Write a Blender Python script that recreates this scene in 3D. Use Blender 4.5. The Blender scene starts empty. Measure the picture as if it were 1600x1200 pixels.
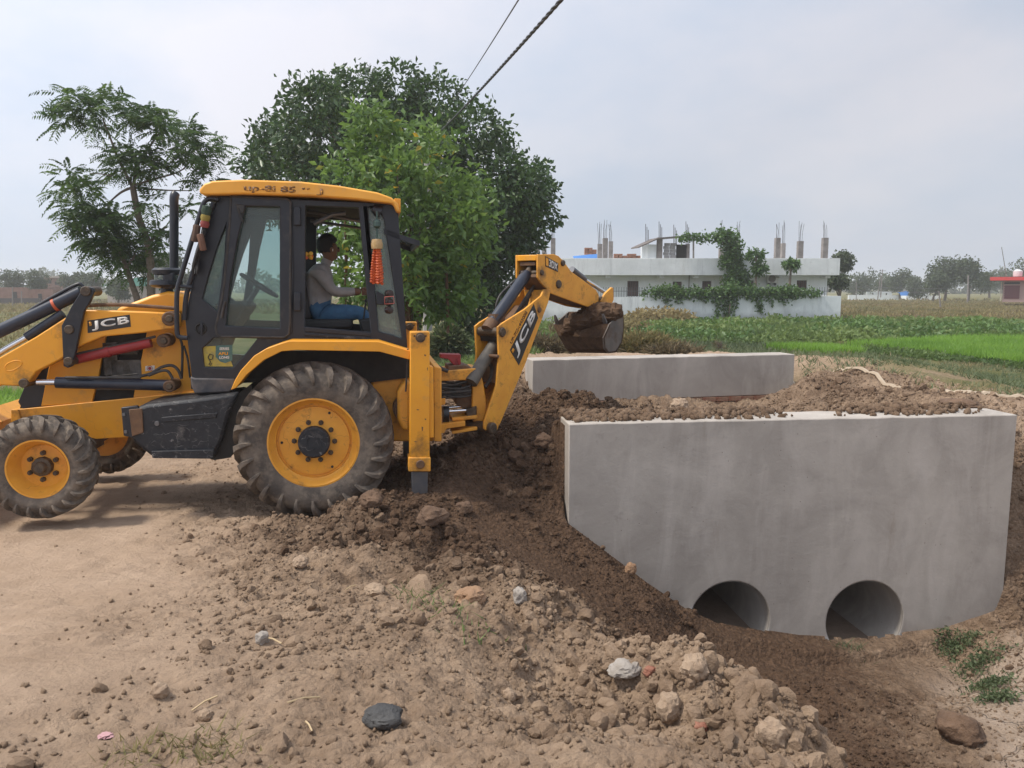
import bpy, bmesh, math, random
import numpy as np
from mathutils import Vector, Matrix, noise as mnoise
random.seed(7); RNG = np.random.default_rng(11)
S = bpy.context.scene
COL = S.collection
# ------------------------------------------------------------------ camera
CZ = 2.06; FPX = 1230.0; PITCH = math.atan(150/1230)
cam = bpy.data.cameras.new('camera'); camo = bpy.data.objects.new('camera', cam); COL.objects.link(camo)
camo.location = (0, 0, CZ); camo.rotation_euler = (math.pi/2-PITCH, 0, 0)
cam.sensor_width = 36; cam.lens = 36*FPX/1600; cam.clip_start = .05; cam.clip_end = 5000
S.cycles.volume_bounces = 1
S.camera = camo
# ------------------------------------------------------------------ sky, sun, exposure
SUN = Vector((-.56, -.12, .95)).normalized()
EL = math.asin(SUN.z); AZ = math.atan2(SUN.x, SUN.y)
S.view_settings.view_transform = 'Standard'; S.view_settings.look = 'None'
S.view_settings.exposure = 0.27; S.view_settings.gamma = 1; S.view_settings.use_curve_mapping = False
W = bpy.data.worlds.new('World'); S.world = W; W.use_nodes = True
def node(nt, t, **k):
    n = nt.nodes.new(t)
    for a, b in k.items(): setattr(n, a, b)
    return n
def world():
    nt = W.node_tree; nt.nodes.clear(); L = nt.links.new
    out = node(nt, 'ShaderNodeOutputWorld'); bg = node(nt, 'ShaderNodeBackground'); bg.inputs[1].default_value = .1
    sky = node(nt, 'ShaderNodeTexSky', sky_type='NISHITA', sun_disc=False, sun_elevation=EL, sun_rotation=AZ,
               air_density=1.2, dust_density=3.0, ozone_density=1.0)
    tc = node(nt, 'ShaderNodeTexCoord')
    # thin overcast: bright veil with soft patches, brighter towards the sun
    mp = node(nt, 'ShaderNodeMapping'); mp.inputs['Scale'].default_value = (1.2, 1.2, 2.6); L(tc.outputs['Generated'], mp.inputs[0])
    n1 = node(nt, 'ShaderNodeTexNoise'); n1.inputs['Scale'].default_value = 1.6; n1.inputs['Detail'].default_value = 6; n1.inputs['Roughness'].default_value = .55
    L(mp.outputs[0], n1.inputs[0])
    r1 = node(nt, 'ShaderNodeValToRGB'); e = r1.color_ramp.elements
    e[0].position = .36; e[0].color = (5.05, 5.8, 7.05, 1); e[1].position = .64; e[1].color = (7.1, 7.05, 7.6, 1)
    L(n1.outputs[0], r1.inputs[0])
    dot = node(nt, 'ShaderNodeVectorMath', operation='DOT_PRODUCT'); dot.inputs[1].default_value = SUN
    L(tc.outputs['Generated'], dot.inputs[0])
    mr = node(nt, 'ShaderNodeMapRange'); mr.inputs[1].default_value = -.1; mr.inputs[2].default_value = 1.0
    mr.inputs[3].default_value = .88; mr.inputs[4].default_value = 1.75; L(dot.outputs['Value'], mr.inputs[0])
    mu = node(nt, 'ShaderNodeVectorMath', operation='SCALE'); L(r1.outputs[0], mu.inputs[0]); L(mr.outputs[0], mu.inputs['Scale'])
    mx = node(nt, 'ShaderNodeMix', data_type='RGBA'); mx.inputs[0].default_value = .86
    L(sky.outputs[0], mx.inputs[6]); L(mu.outputs[0], mx.inputs[7]); L(mx.outputs[2], bg.inputs[0]); L(bg.outputs[0], out.inputs[0])
world()
sl = bpy.data.lights.new('sun', 'SUN'); sl.energy = 3.1; sl.angle = math.radians(8); sl.color = (1, .93, .82)
so = bpy.data.objects.new('sun', sl); COL.objects.link(so)
so.rotation_euler = SUN.to_track_quat('Z', 'Y').to_euler(); so.location = (0, 0, 30)
# ------------------------------------------------------------------ projection of measured points into the world
CAM = Vector((0, 0, CZ)); cp, sp = math.cos(PITCH), math.sin(PITCH)
def ray(px, py):
    xn = (px-800)/FPX; yn = (600-py)/FPX
    return Vector((xn, cp+yn*sp, -sp+yn*cp))
def P(px, py, Y):
    d = ray(px, py); return CAM + d*(Y/d.y)
class Plane:
    """vertical plane through o whose horizontal direction makes angle a with X; l = metres behind it"""
    def __init__(s, o, a):
        s.o = Vector(o); s.n = Vector((-math.sin(a), math.cos(a), 0)); s.d = Vector((math.cos(a), math.sin(a), 0))
    def __call__(s, px, py, l=0):
        d = ray(px, py); q = s.o + s.n*l
        return CAM + d*((q-CAM).dot(s.n)/d.dot(s.n))
    def pts(s, pl, l=0): return [s(x, y, l) for x, y in pl]
# ------------------------------------------------------------------ mesh helpers
def np_mesh(name, V, F, attrs=None, mats=None):
    me = bpy.data.meshes.new(name); V = np.asarray(V, np.float32); F = np.asarray(F, np.int32)
    me.vertices.add(len(V)); me.vertices.foreach_set('co', V.ravel())
    k = F.shape[1]; me.loops.add(F.size); me.loops.foreach_set('vertex_index', F.ravel())
    me.polygons.add(len(F)); me.polygons.foreach_set('loop_start', np.arange(0, F.size, k, dtype=np.int32))
    me.update(calc_edges=True)
    for a, v in (attrs or {}).items():
        at = me.attributes.new(a, 'FLOAT', 'POINT'); at.data.foreach_set('value', np.asarray(v, np.float32))
    return me
def tag(o, label=None, cat=None, group=None, kind=None):
    if label: o['label'] = label
    if cat: o['category'] = cat
    if group: o['group'] = group
    if kind: o['kind'] = kind
    return o
def link(name, me, mat=None, parent=None):
    o = bpy.data.objects.new(name, me); COL.objects.link(o)
    if mat is not None: me.materials.append(mat)
    if parent is not None: o.parent = parent
    return o
def empty(name, loc, label, cat, group=None):
    o = bpy.data.objects.new(name, None); COL.objects.link(o); o.location = loc; o.empty_display_size = .2
    return tag(o, label, cat, group)
def rootloc(o):
    v = Vector((0, 0, 0))
    while o is not None: v += o.location; o = o.parent
    return v
class MB:
    def __init__(s): s.bm = bmesh.new()
    def box(s, c, sx, sy, sz, ax=None):
        c = Vector(c); X, Y, Z = ax or (Vector((1,0,0)), Vector((0,1,0)), Vector((0,0,1)))
        v = [s.bm.verts.new(c + X*(i*sx/2) + Y*(j*sy/2) + Z*(k*sz/2)) for i in (-1,1) for j in (-1,1) for k in (-1,1)]
        for f in ((0,1,3,2),(4,6,7,5),(0,4,5,1),(2,3,7,6),(0,2,6,4),(1,5,7,3)): s.bm.faces.new([v[i] for i in f])
        return s
    def prism(s, pts, vec, holes=()):
        """closed solid: polygon (with holes) pushed along vec"""
        bm2 = bmesh.new(); vec = Vector(vec)
        loops = [list(pts)] + [list(h) for h in holes]
        if holes:
            ed = []
            for lp in loops:
                vs = [bm2.verts.new(p) for p in lp]
                ed += [bm2.edges.new((vs[i], vs[(i+1) % len(vs)])) for i in range(len(vs))]
            bmesh.ops.triangle_fill(bm2, edges=ed, use_beauty=True)
        else:
            bm2.faces.new([bm2.verts.new(p) for p in pts])
        r = bmesh.ops.extrude_face_region(bm2, geom=list(bm2.faces))
        bmesh.ops.translate(bm2, vec=vec, verts=[g for g in r['geom'] if isinstance(g, bmesh.types.BMVert)])
        bmesh.ops.recalc_face_normals(bm2, faces=bm2.faces)
        me = bpy.data.meshes.new('t'); bm2.to_mesh(me); bm2.free(); s.bm.from_mesh(me); bpy.data.meshes.remove(me)
        return s
    def tube(s, path, r, n=10, cap=True):
        path = [Vector(p) for p in path]; m = len(path)
        rr = r if isinstance(r, (list, tuple)) else [r]*m
        rings = []; up = None
        for i, p in enumerate(path):
            t = (path[min(i+1, m-1)] - path[max(i-1, 0)])
            if t.length < 1e-9: t = Vector((0, 0, 1))
            t.normalize()
            if up is None: up = t.orthogonal().normalized()
            up = (up - t*up.dot(t))
            up = t.orthogonal().normalized() if up.length < 1e-5 else up.normalized()
            w = t.cross(up)
            rings.append([s.bm.verts.new(p + (up*math.cos(2*math.pi*k/n) + w*math.sin(2*math.pi*k/n))*rr[i]) for k in range(n)])
        for a, b in zip(rings, rings[1:]):
            for k in range(n): s.bm.faces.new((a[k], a[(k+1) % n], b[(k+1) % n], b[k]))
        if cap and n > 2:
            s.bm.faces.new(rings[0][::-1]); s.bm.faces.new(rings[-1])
        return s
    def lathe(s, c, ax, prof, n=48, close=False):
        """prof = [(r, h)] about axis ax through c"""
        c = Vector(c); ax = Vector(ax).normalized(); u = ax.orthogonal().normalized(); w = ax.cross(u); rings = []
        for r, h in prof:
            if r < 1e-6: rings.append([s.bm.verts.new(c + ax*h)])
            else: rings.append([s.bm.verts.new(c + ax*h + (u*math.cos(2*math.pi*k/n)+w*math.sin(2*math.pi*k/n))*r) for k in range(n)])
        pr = list(zip(rings, rings[1:])) + ([(rings[-1], rings[0])] if close else [])
        for a, b in pr:
            for k in range(n):
                k2 = (k+1) % n
                if len(a) == 1 and len(b) == 1: continue
                if len(a) == 1: s.bm.faces.new((a[0], b[k2], b[k]))
                elif len(b) == 1: s.bm.faces.new((a[k], a[k2], b[0]))
                else: s.bm.faces.new((a[k], a[k2], b[k2], b[k]))
        return s
    def mesh(s, name, off=None, angle=35):
        bmesh.ops.recalc_face_normals(s.bm, faces=s.bm.faces)
        if off is not None: bmesh.ops.translate(s.bm, vec=-Vector(off), verts=s.bm.verts)
        me = bpy.data.meshes.new(name); s.bm.to_mesh(me); s.bm.free()
        me.polygons.foreach_set('use_smooth', [True]*len(me.polygons))
        if angle < 180: me.set_sharp_from_angle(angle=math.radians(angle))
        return me
    def build(s, name, mat, parent=None, bevel=0, angle=35, loc=None):
        off = rootloc(parent) if parent is not None else (Vector(loc) if loc is not None else None)
        o = link(name, s.mesh(name, off, angle), mat, parent)
        if parent is None and loc is not None: o.location = loc
        if bevel:
            b = o.modifiers.new('bevel', 'BEVEL'); b.width = bevel; b.segments = 2; b.limit_method = 'ANGLE'; b.angle_limit = math.radians(40)
        return o
# ------------------------------------------------------------------ materials
def mat(name, base, rough=.6, metal=0, var=None, scale=8, bump=0, bscale=40, detail=6, dirt=None, dirt_scale=3, dirt_amt=(.45, .7), spec=.5, dist=.02, rvar=0):
    m = bpy.data.materials.new(name); m.use_nodes = True; nt = m.node_tree; L = nt.links.new
    b = nt.nodes['Principled BSDF']; b.inputs['Roughness'].default_value = rough; b.inputs['Metallic'].default_value = metal
    b.inputs['Specular IOR Level'].default_value = spec
    b.inputs['Base Color'].default_value = (*base, 1)
    tc = node(nt, 'ShaderNodeTexCoord'); col = None
    if var:
        n = node(nt, 'ShaderNodeTexNoise'); n.inputs['Scale'].default_value = scale; n.inputs['Detail'].default_value = detail; n.inputs['Roughness'].default_value = .6
        L(tc.outputs['Object'], n.inputs[0])
        r = node(nt, 'ShaderNodeValToRGB'); r.color_ramp.elements[0].position = .35; r.color_ramp.elements[1].position = .66
        r.color_ramp.elements[0].color = (*base, 1); r.color_ramp.elements[1].color = (*var, 1)
        L(n.outputs[0], r.inputs[0]); col = r.outputs[0]
    if dirt:
        n = node(nt, 'ShaderNodeTexNoise'); n.inputs['Scale'].default_value = dirt_scale; n.inputs['Detail'].default_value = 9; n.inputs['Roughness'].default_value = .68
        L(tc.outputs['Object'], n.inputs[0])
        r = node(nt, 'ShaderNodeMapRange'); r.inputs[1].default_value = dirt_amt[0]; r.inputs[2].default_value = dirt_amt[1]; L(n.outputs[0], r.inputs[0])
        mx = node(nt, 'ShaderNodeMix', data_type='RGBA'); L(r.outputs[0], mx.inputs[0])
        if col is not None: L(col, mx.inputs[6])
        else: mx.inputs[6].default_value = (*base, 1)
        mx.inputs[7].default_value = (*dirt, 1); col = mx.outputs[2]
        ra = node(nt, 'ShaderNodeMapRange'); ra.inputs[3].default_value = rough; ra.inputs[4].default_value = .9; L(r.outputs[0], ra.inputs[0]); L(ra.outputs[0], b.inputs['Roughness'])
    if col is not None: L(col, b.inputs['Base Color'])
    if bump:
        n = node(nt, 'ShaderNodeTexNoise'); n.inputs['Scale'].default_value = bscale; n.inputs['Detail'].default_value = 8; n.inputs['Roughness'].default_value = .65
        L(tc.outputs['Object'], n.inputs[0]); bp = node(nt, 'ShaderNodeBump'); bp.inputs['Strength'].default_value = bump; bp.inputs['Distance'].default_value = dist
        L(n.outputs[0], bp.inputs['Height']); L(bp.outputs[0], b.inputs['Normal'])
    return m
def leafmat(name, c0, c1, c2=None, trans=.35, rough=.5):
    m = bpy.data.materials.new(name); m.use_nodes = True; nt = m.node_tree; L = nt.links.new
    b = nt.nodes['Principled BSDF']; out = nt.nodes['Material Output']
    at = node(nt, 'ShaderNodeAttribute', attribute_name='var')
    r = node(nt, 'ShaderNodeValToRGB'); e = r.color_ramp.elements; e[0].color = (*c0, 1); e[1].color = (*c1, 1); e[1].position = .9
    if c2: x = e.new(.97); x.color = (*c2, 1)
    L(at.outputs['Fac'], r.inputs[0]); L(r.outputs[0], b.inputs['Base Color']); b.inputs['Roughness'].default_value = rough
    tr = node(nt, 'ShaderNodeBsdfTranslucent'); hs = node(nt, 'ShaderNodeHueSaturation'); hs.inputs['Value'].default_value = 1.6; hs.inputs['Hue'].default_value = .485
    L(r.outputs[0], hs.inputs['Color']); L(hs.outputs[0], tr.inputs[0])
    mx = node(nt, 'ShaderNodeMixShader'); mx.inputs[0].default_value = trans
    L(b.outputs[0], mx.inputs[1]); L(tr.outputs[0], mx.inputs[2]); L(mx.outputs[0], out.inputs[0])
    return m
def glassmat(name, tint, alpha_refl=.10):
    m = bpy.data.materials.new(name); m.use_nodes = True; nt = m.node_tree; L = nt.links.new
    out = nt.nodes['Material Output']; nt.nodes.remove(nt.nodes['Principled BSDF'])
    t = node(nt, 'ShaderNodeBsdfTransparent'); t.inputs[0].default_value = (*tint, 1)
    g = node(nt, 'ShaderNodeBsdfGlossy'); g.inputs['Roughness'].default_value = .03
    d = node(nt, 'ShaderNodeBsdfDiffuse'); d.inputs[0].default_value = (.34, .40, .38, 1)
    fr = node(nt, 'ShaderNodeFresnel'); fr.inputs[0].default_value = 1.5
    m1 = node(nt, 'ShaderNodeMixShader'); L(fr.outputs[0], m1.inputs[0]); L(t.outputs[0], m1.inputs[1]); L(g.outputs[0], m1.inputs[2])
    m2 = node(nt, 'ShaderNodeMixShader'); m2.inputs[0].default_value = alpha_refl; L(m1.outputs[0], m2.inputs[1]); L(d.outputs[0], m2.inputs[2])
    L(m2.outputs[0], out.inputs[0]); return m
M = {}
def scratches(m, col, scale=5, width=.012, amount=.8):
    """thin wandering scratches let into a paint: contour lines of a noise, broken up by another"""
    nt = m.node_tree; L = nt.links.new; b = nt.nodes['Principled BSDF']; src = b.inputs['Base Color'].links[0].from_socket
    tc = node(nt, 'ShaderNodeTexCoord'); n = node(nt, 'ShaderNodeTexNoise'); n.inputs['Scale'].default_value = scale; n.inputs['Detail'].default_value = 3; L(tc.outputs['Object'], n.inputs[0])
    a = node(nt, 'ShaderNodeMath', operation='MULTIPLY'); a.inputs[1].default_value = 9; L(n.outputs[0], a.inputs[0]); f = node(nt, 'ShaderNodeMath', operation='FRACT'); L(a.outputs[0], f.inputs[0])
    r = node(nt, 'ShaderNodeMapRange'); r.inputs[1].default_value = 0; r.inputs[2].default_value = width*9; r.inputs[3].default_value = 1; r.inputs[4].default_value = 0; L(f.outputs[0], r.inputs[0])
    n2 = node(nt, 'ShaderNodeTexNoise'); n2.inputs['Scale'].default_value = scale*3.1; n2.inputs['Detail'].default_value = 4; L(tc.outputs['Object'], n2.inputs[0])
    r2 = node(nt, 'ShaderNodeMapRange'); r2.inputs[1].default_value = .46; r2.inputs[2].default_value = .62; r2.inputs[4].default_value = amount; L(n2.outputs[0], r2.inputs[0])
    mu = node(nt, 'ShaderNodeMath', operation='MULTIPLY'); L(r.outputs[0], mu.inputs[0]); L(r2.outputs[0], mu.inputs[1])
    mx = node(nt, 'ShaderNodeMix', data_type='RGBA'); L(mu.outputs[0], mx.inputs[0]); L(src, mx.inputs[6]); mx.inputs[7].default_value = (*col, 1); L(mx.outputs[2], b.inputs['Base Color'])
    return m
DUST = (.30, .215, .14)
M['yellow'] = mat('yellow_paint', (.80, .355, .022), .42, var=(.74, .315, .022), scale=3, dirt=(.40, .24, .10), dirt_scale=5, dirt_amt=(.56, .86), bump=.08, bscale=14)
M['yellow_worn'] = mat('worn_yellow_paint', (.78, .365, .04), .5, var=(.70, .305, .034), scale=6, dirt=(.16, .09, .04), dirt_scale=9, dirt_amt=(.56, .80), bump=.12, bscale=25)
M['yellow_roof'] = mat('roof_paint', (.86, .42, .06), .45, var=(.80, .36, .035), scale=2, dirt=(.5, .33, .15), dirt_scale=4, dirt_amt=(.5, .9))
M['black'] = mat('black_paint', (.0085, .011, .018), .38, var=(.014, .017, .025), scale=5, dirt=(.085, .075, .068), dirt_scale=7, dirt_amt=(.57, .95))
M['black_scratch'] = mat('scratched_black', (.008, .009, .013), .6, var=(.016, .018, .023), scale=9, dirt=(.17, .155, .14), dirt_scale=11, dirt_amt=(.56, .84), bump=.35, bscale=9, dist=.03)
scratches(M['black_scratch'], (.26, .25, .24), 4.5, .010, .9); scratches(M['yellow_worn'], (.17, .09, .03), 2.2, .004, .8); scratches(M['yellow'], (.30, .16, .05), 1.6, .003, .6)
M['navy'] = mat('cylinder_paint', (.012, .018, .035), .35, var=(.025, .03, .045), scale=6, dirt=(.12, .10, .08), dirt_scale=8, dirt_amt=(.58, .9))
M['grease'] = mat('greasy_metal', (.045, .03, .02), .5, var=(.10, .065, .035), scale=18, bump=.5, bscale=60)
M['rust'] = mat('rusty_brown', (.10, .055, .03), .75, var=(.17, .09, .045), scale=12, bump=.3)
M['dark'] = mat('dark_recess', (.015, .014, .013), .8, var=(.03, .027, .024), scale=10)
M['rubber'] = mat('dusty_rubber', (.066, .055, .047), .92, var=(.15, .122, .098), scale=6, dirt=(.25, .20, .15), dirt_scale=11, dirt_amt=(.46, .76), bump=.5, bscale=30)
M['hose'] = mat('hose_rubber', (.02, .02, .021), .6, var=(.06, .052, .045), scale=15)
M['chrome'] = mat('chrome', (.7, .7, .72), .18, metal=1)
M['steel'] = mat('worn_steel', (.12, .13, .145), .42, metal=.6, var=(.17, .16, .16), scale=12, bump=.15)
M['red'] = mat('red_paint', (.34, .022, .026), .45, var=(.25, .025, .025), scale=10, dirt=(.12, .06, .04), dirt_scale=12, dirt_amt=(.58, .85))
M['white'] = mat('white_vinyl', (.72, .70, .66), .5, dirt=(.45, .38, .28), dirt_scale=18, dirt_amt=(.5, .9))
M['decal'] = mat('black_decal', (.02, .02, .02), .5, dirt=(.12, .09, .05), dirt_scale=18, dirt_amt=(.55, .9))
M['worn_print'] = mat('worn_print', (.12, .05, .012), .6, dirt=(.6, .28, .04), dirt_scale=42, dirt_amt=(.5, .6))
M['glass'] = glassmat('cab_glass', (.82, .92, .90), .11)
M['glass_painted_sky'] = glassmat('painted_sky_cab_glass', (.66, .78, .76), .38)  # rear quarter pane: sky reflection painted in as a pale diffuse share
M['clear'] = glassmat('clear_plastic', (.75, .74, .68), .3)
M['seat'] = mat('seat_vinyl', (.025, .025, .027), .6, bump=.2)
M['skin'] = mat('skin', (.17, .085, .052), .5, spec=.35)
M['hair'] = mat('hair', (.008, .007, .007), .5, bump=.6, bscale=90)
M['shirt'] = mat('grey_shirt', (.27, .255, .25), .9, var=(.33, .31, .305), scale=9, bump=.5, bscale=7, detail=3, dist=.04)
M['jeans'] = mat('blue_jeans', (.035, .10, .20), .85, var=(.055, .15, .27), scale=11, bump=.5, bscale=9, dist=.03)
M['tassel'] = mat('red_garland', (.42, .055, .015), .6, var=(.62, .13, .03), scale=30)
M['concrete'] = None
# ------------------------------------------------------------------ concrete, soil and field materials
def concrete(name, a, b, c, scale=1.0, streak=True):
    m = bpy.data.materials.new(name); m.use_nodes = True; nt = m.node_tree; L = nt.links.new
    bs = nt.nodes['Principled BSDF']; bs.inputs['Roughness'].default_value = .8
    tc = node(nt, 'ShaderNodeTexCoord')
    n1 = node(nt, 'ShaderNodeTexNoise'); n1.inputs['Scale'].default_value = 1.3*scale; n1.inputs['Detail'].default_value = 9; n1.inputs['Roughness'].default_value = .62; n1.inputs['Distortion'].default_value = .8
    L(tc.outputs['Object'], n1.inputs[0])
    r1 = node(nt, 'ShaderNodeValToRGB'); e = r1.color_ramp.elements; e[0].position = .3; e[0].color = (*a, 1); e[1].position = .72; e[1].color = (*b, 1)
    L(n1.outputs[0], r1.inputs[0])
    # trowel sweeps: stretched noise
    mp = node(nt, 'ShaderNodeMapping'); mp.inputs['Scale'].default_value = (2.2*scale, 2.2*scale, .55*scale); mp.inputs['Rotation'].default_value = (0, .06, 0)
    L(tc.outputs['Object'], mp.inputs[0])
    n2 = node(nt, 'ShaderNodeTexNoise'); n2.inputs['Scale'].default_value = 1.5; n2.inputs['Detail'].default_value = 8; n2.inputs['Roughness'].default_value = .62; n2.inputs['Distortion'].default_value = .9; L(mp.outputs[0], n2.inputs[0])
    r2 = node(nt, 'ShaderNodeMapRange'); r2.inputs[1].default_value = .48; r2.inputs[2].default_value = .80; r2.inputs[4].default_value = .55; L(n2.outputs[0], r2.inputs[0])
    mx = node(nt, 'ShaderNodeMix', data_type='RGBA'); L(r2.outputs[0], mx.inputs[0]); L(r1.outputs[0], mx.inputs[6]); mx.inputs[7].default_value = (*c, 1)
    n3 = node(nt, 'ShaderNodeTexNoise'); n3.inputs['Scale'].default_value = 5*scale; n3.inputs['Detail'].default_value = 10; n3.inputs['Roughness'].default_value = .7; L(tc.outputs['Object'], n3.inputs[0])
    r3 = node(nt, 'ShaderNodeMapRange'); r3.inputs[1].default_value = .62; r3.inputs[2].default_value = .8; r3.inputs[4].default_value = .6; L(n3.outputs[0], r3.inputs[0])
    mx2 = node(nt, 'ShaderNodeMix', data_type='RGBA'); L(r3.outputs[0], mx2.inputs[0]); L(mx.outputs[2], mx2.inputs[6]); mx2.inputs[7].default_value = (a[0]*.62, a[1]*.6, a[2]*.58, 1)
    # air holes and small chips
    vp = node(nt, 'ShaderNodeTexVoronoi', feature='F1'); vp.inputs['Scale'].default_value = 17*scale; L(tc.outputs['Object'], vp.inputs[0])
    ph = node(nt, 'ShaderNodeMapRange'); ph.inputs[1].default_value = .05; ph.inputs[2].default_value = .09; ph.inputs[3].default_value = 1; ph.inputs[4].default_value = 0; L(vp.outputs['Distance'], ph.inputs[0])
    sx_ = node(nt, 'ShaderNodeSeparateXYZ'); L(vp.outputs['Color'], sx_.inputs[0]); gt = node(nt, 'ShaderNodeMath', operation='GREATER_THAN'); gt.inputs[1].default_value = .80; L(sx_.outputs[0], gt.inputs[0])
    pm = node(nt, 'ShaderNodeMath', operation='MULTIPLY'); L(ph.outputs[0], pm.inputs[0]); L(gt.outputs[0], pm.inputs[1])
    # rusty dribbles and mud splashes
    mp2 = node(nt, 'ShaderNodeMapping'); mp2.inputs['Scale'].default_value = (3.2*scale, 3.2*scale, .7*scale); L(tc.outputs['Object'], mp2.inputs[0]); n4 = node(nt, 'ShaderNodeTexNoise'); n4.inputs['Scale'].default_value = 1.1; n4.inputs['Detail'].default_value = 7; n4.inputs['Roughness'].default_value = .7; L(mp2.outputs[0], n4.inputs[0])
    r4 = node(nt, 'ShaderNodeMapRange'); r4.inputs[1].default_value = .63; r4.inputs[2].default_value = .82; r4.inputs[4].default_value = .65; L(n4.outputs[0], r4.inputs[0])
    mx3 = node(nt, 'ShaderNodeMix', data_type='RGBA'); L(r4.outputs[0], mx3.inputs[0]); L(mx2.outputs[2], mx3.inputs[6]); mx3.inputs[7].default_value = (a[0]*.85, a[1]*.74, a[2]*.62, 1)
    mx4 = node(nt, 'ShaderNodeMix', data_type='RGBA'); L(pm.outputs[0], mx4.inputs[0]); L(mx3.outputs[2], mx4.inputs[6]); mx4.inputs[7].default_value = (a[0]*.4, a[1]*.38, a[2]*.36, 1)
    L(mx4.outputs[2], bs.inputs['Base Color'])
    bp = node(nt, 'ShaderNodeBump'); bp.inputs['Strength'].default_value = .35; bp.inputs['Distance'].default_value = .02; L(n3.outputs[0], bp.inputs['Height']); L(bp.outputs[0], bs.inputs['Normal'])
    return m
M['concrete'] = concrete('trowelled_concrete', (.285, .256, .226), (.43, .392, .348), (.54, .495, .45))
M['brick'] = mat('red_brick', (.22, .085, .05), .9, var=(.32, .17, .11), scale=14, bump=.4, dirt=(.26, .18, .12), dirt_scale=6, dirt_amt=(.45, .75))
M['sand'] = mat('pipe_silt', (.27, .20, .15), .95, var=(.20, .145, .105), scale=6, bump=.5)
DRY = (.355, .255, .176); DRY2 = (.235, .162, .108); MOIST = (.082, .050, .032); MOIST2 = (.125, .077, .049)
def soilmat(name, clod=False):
    m = bpy.data.materials.new(name); m.use_nodes = True; nt = m.node_tree; L = nt.links.new
    bs = nt.nodes['Principled BSDF']; bs.inputs['Roughness'].default_value = .95; bs.inputs['Specular IOR Level'].default_value = .15
    tc = node(nt, 'ShaderNodeTexCoord')
    def nz(sc, det=8, ro=.65):
        n = node(nt, 'ShaderNodeTexNoise'); n.inputs['Scale'].default_value = sc; n.inputs['Detail'].default_value = det; n.inputs['Roughness'].default_value = ro
        L(tc.outputs['Object'], n.inputs[0]); return n.outputs[0]
    def ramp(src, a, b, p0=.35, p1=.65):
        r = node(nt, 'ShaderNodeValToRGB'); e = r.color_ramp.elements; e[0].position = p0; e[1].position = p1; e[0].color = (*a, 1); e[1].color = (*b, 1); L(src, r.inputs[0]); return r.outputs[0]
    def mix(f, a, b):
        x = node(nt, 'ShaderNodeMix', data_type='RGBA'); L(f, x.inputs[0]); L(a, x.inputs[6]); L(b, x.inputs[7]); return x.outputs[2]
    def attr(a):
        return node(nt, 'ShaderNodeAttribute', attribute_name=a).outputs['Fac']
    nmid = nz(3.5); nfine = nz(22, 10, .7)
    dry = ramp(nmid, DRY2, DRY, .36, .62); moist = ramp(nfine, MOIST, MOIST2, .36, .68)
    # uneven edge to the damp soil
    ad = node(nt, 'ShaderNodeMath', operation='ADD'); L(attr('moist'), ad.inputs[0])
    sb = node(nt, 'ShaderNodeMath', operation='MULTIPLY_ADD'); L(nz(5, 9, .75), sb.inputs[0]); sb.inputs[1].default_value = 1.3; sb.inputs[2].default_value = -.65; L(sb.outputs[0], ad.inputs[1])
    cl = node(nt, 'ShaderNodeMapRange'); cl.inputs[1].default_value = .2; cl.inputs[2].default_value = .85; L(ad.outputs[0], cl.inputs[0])
    c = mix(cl.outputs[0], dry, moist)
    if not clod:
        fine = node(nt, 'ShaderNodeMapRange'); fine.inputs[1].default_value = .3; fine.inputs[2].default_value = .7; fine.inputs[3].default_value = .72; fine.inputs[4].default_value = 1.2; L(nfine, fine.inputs[0])
        sc = node(nt, 'ShaderNodeVectorMath', operation='SCALE'); L(c, sc.inputs[0]); L(fine.outputs[0], sc.inputs['Scale']); c = sc.outputs[0]
        gr = ramp(nz(.35, 9, .7), (.085, .10, .03), (.21, .175, .085), .4, .6)
        c = mix(attr('grass'), c, gr)
        # pale smooth dust of the driven track
        du = ramp(nz(1.6, 7), (.40, .29, .205), (.50, .37, .27))
        c = mix(attr('dust'), c, du)
        # mud cracks at the wet end
        vo = node(nt, 'ShaderNodeTexVoronoi', feature='DISTANCE_TO_EDGE'); vo.inputs['Scale'].default_value = 2.6
        wv = node(nt, 'ShaderNodeMix', data_type='VECTOR'); 
        nn = node(nt, 'ShaderNodeTexNoise'); nn.inputs['Scale'].default_value = 2.5; nn.inputs['Detail'].default_value = 5; L(tc.outputs['Object'], nn.inputs[0])
        va = node(nt, 'ShaderNodeVectorMath', operation='MULTIPLY_ADD'); L(nn.outputs['Color'], va.inputs[0]); va.inputs[1].default_value = (.35, .35, .35); L(tc.outputs['Object'], va.inputs[2])
        L(va.outputs[0], vo.inputs[0])
        ck = node(nt, 'ShaderNodeMapRange'); ck.inputs[1].default_value = .012; ck.inputs[2].default_value = .035; ck.inputs[3].default_value = 1; ck.inputs[4].default_value = 0; L(vo.outputs['Distance'], ck.inputs[0])
        cm = node(nt, 'ShaderNodeMath', operation='MULTIPLY'); L(ck.outputs[0], cm.inputs[0]); L(attr('crack'), cm.inputs[1])
        mud = ramp(nz(2.5, 8), (.33, .25, .185), (.44, .345, .27))
        c = mix(attr('crack'), c, mud)
        hgt = node(nt, 'ShaderNodeMath', operation='MULTIPLY_ADD'); L(cm.outputs[0], hgt.inputs[0]); hgt.inputs[1].default_value = -3.0
    L(c, bs.inputs['Base Color'])
    b1 = node(nt, 'ShaderNodeBump'); b1.inputs['Strength'].default_value = .9 if clod else .8; b1.inputs['Distance'].default_value = .03 if clod else .045
    hn = nz(48 if clod else 34, 10, .72)
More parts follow.
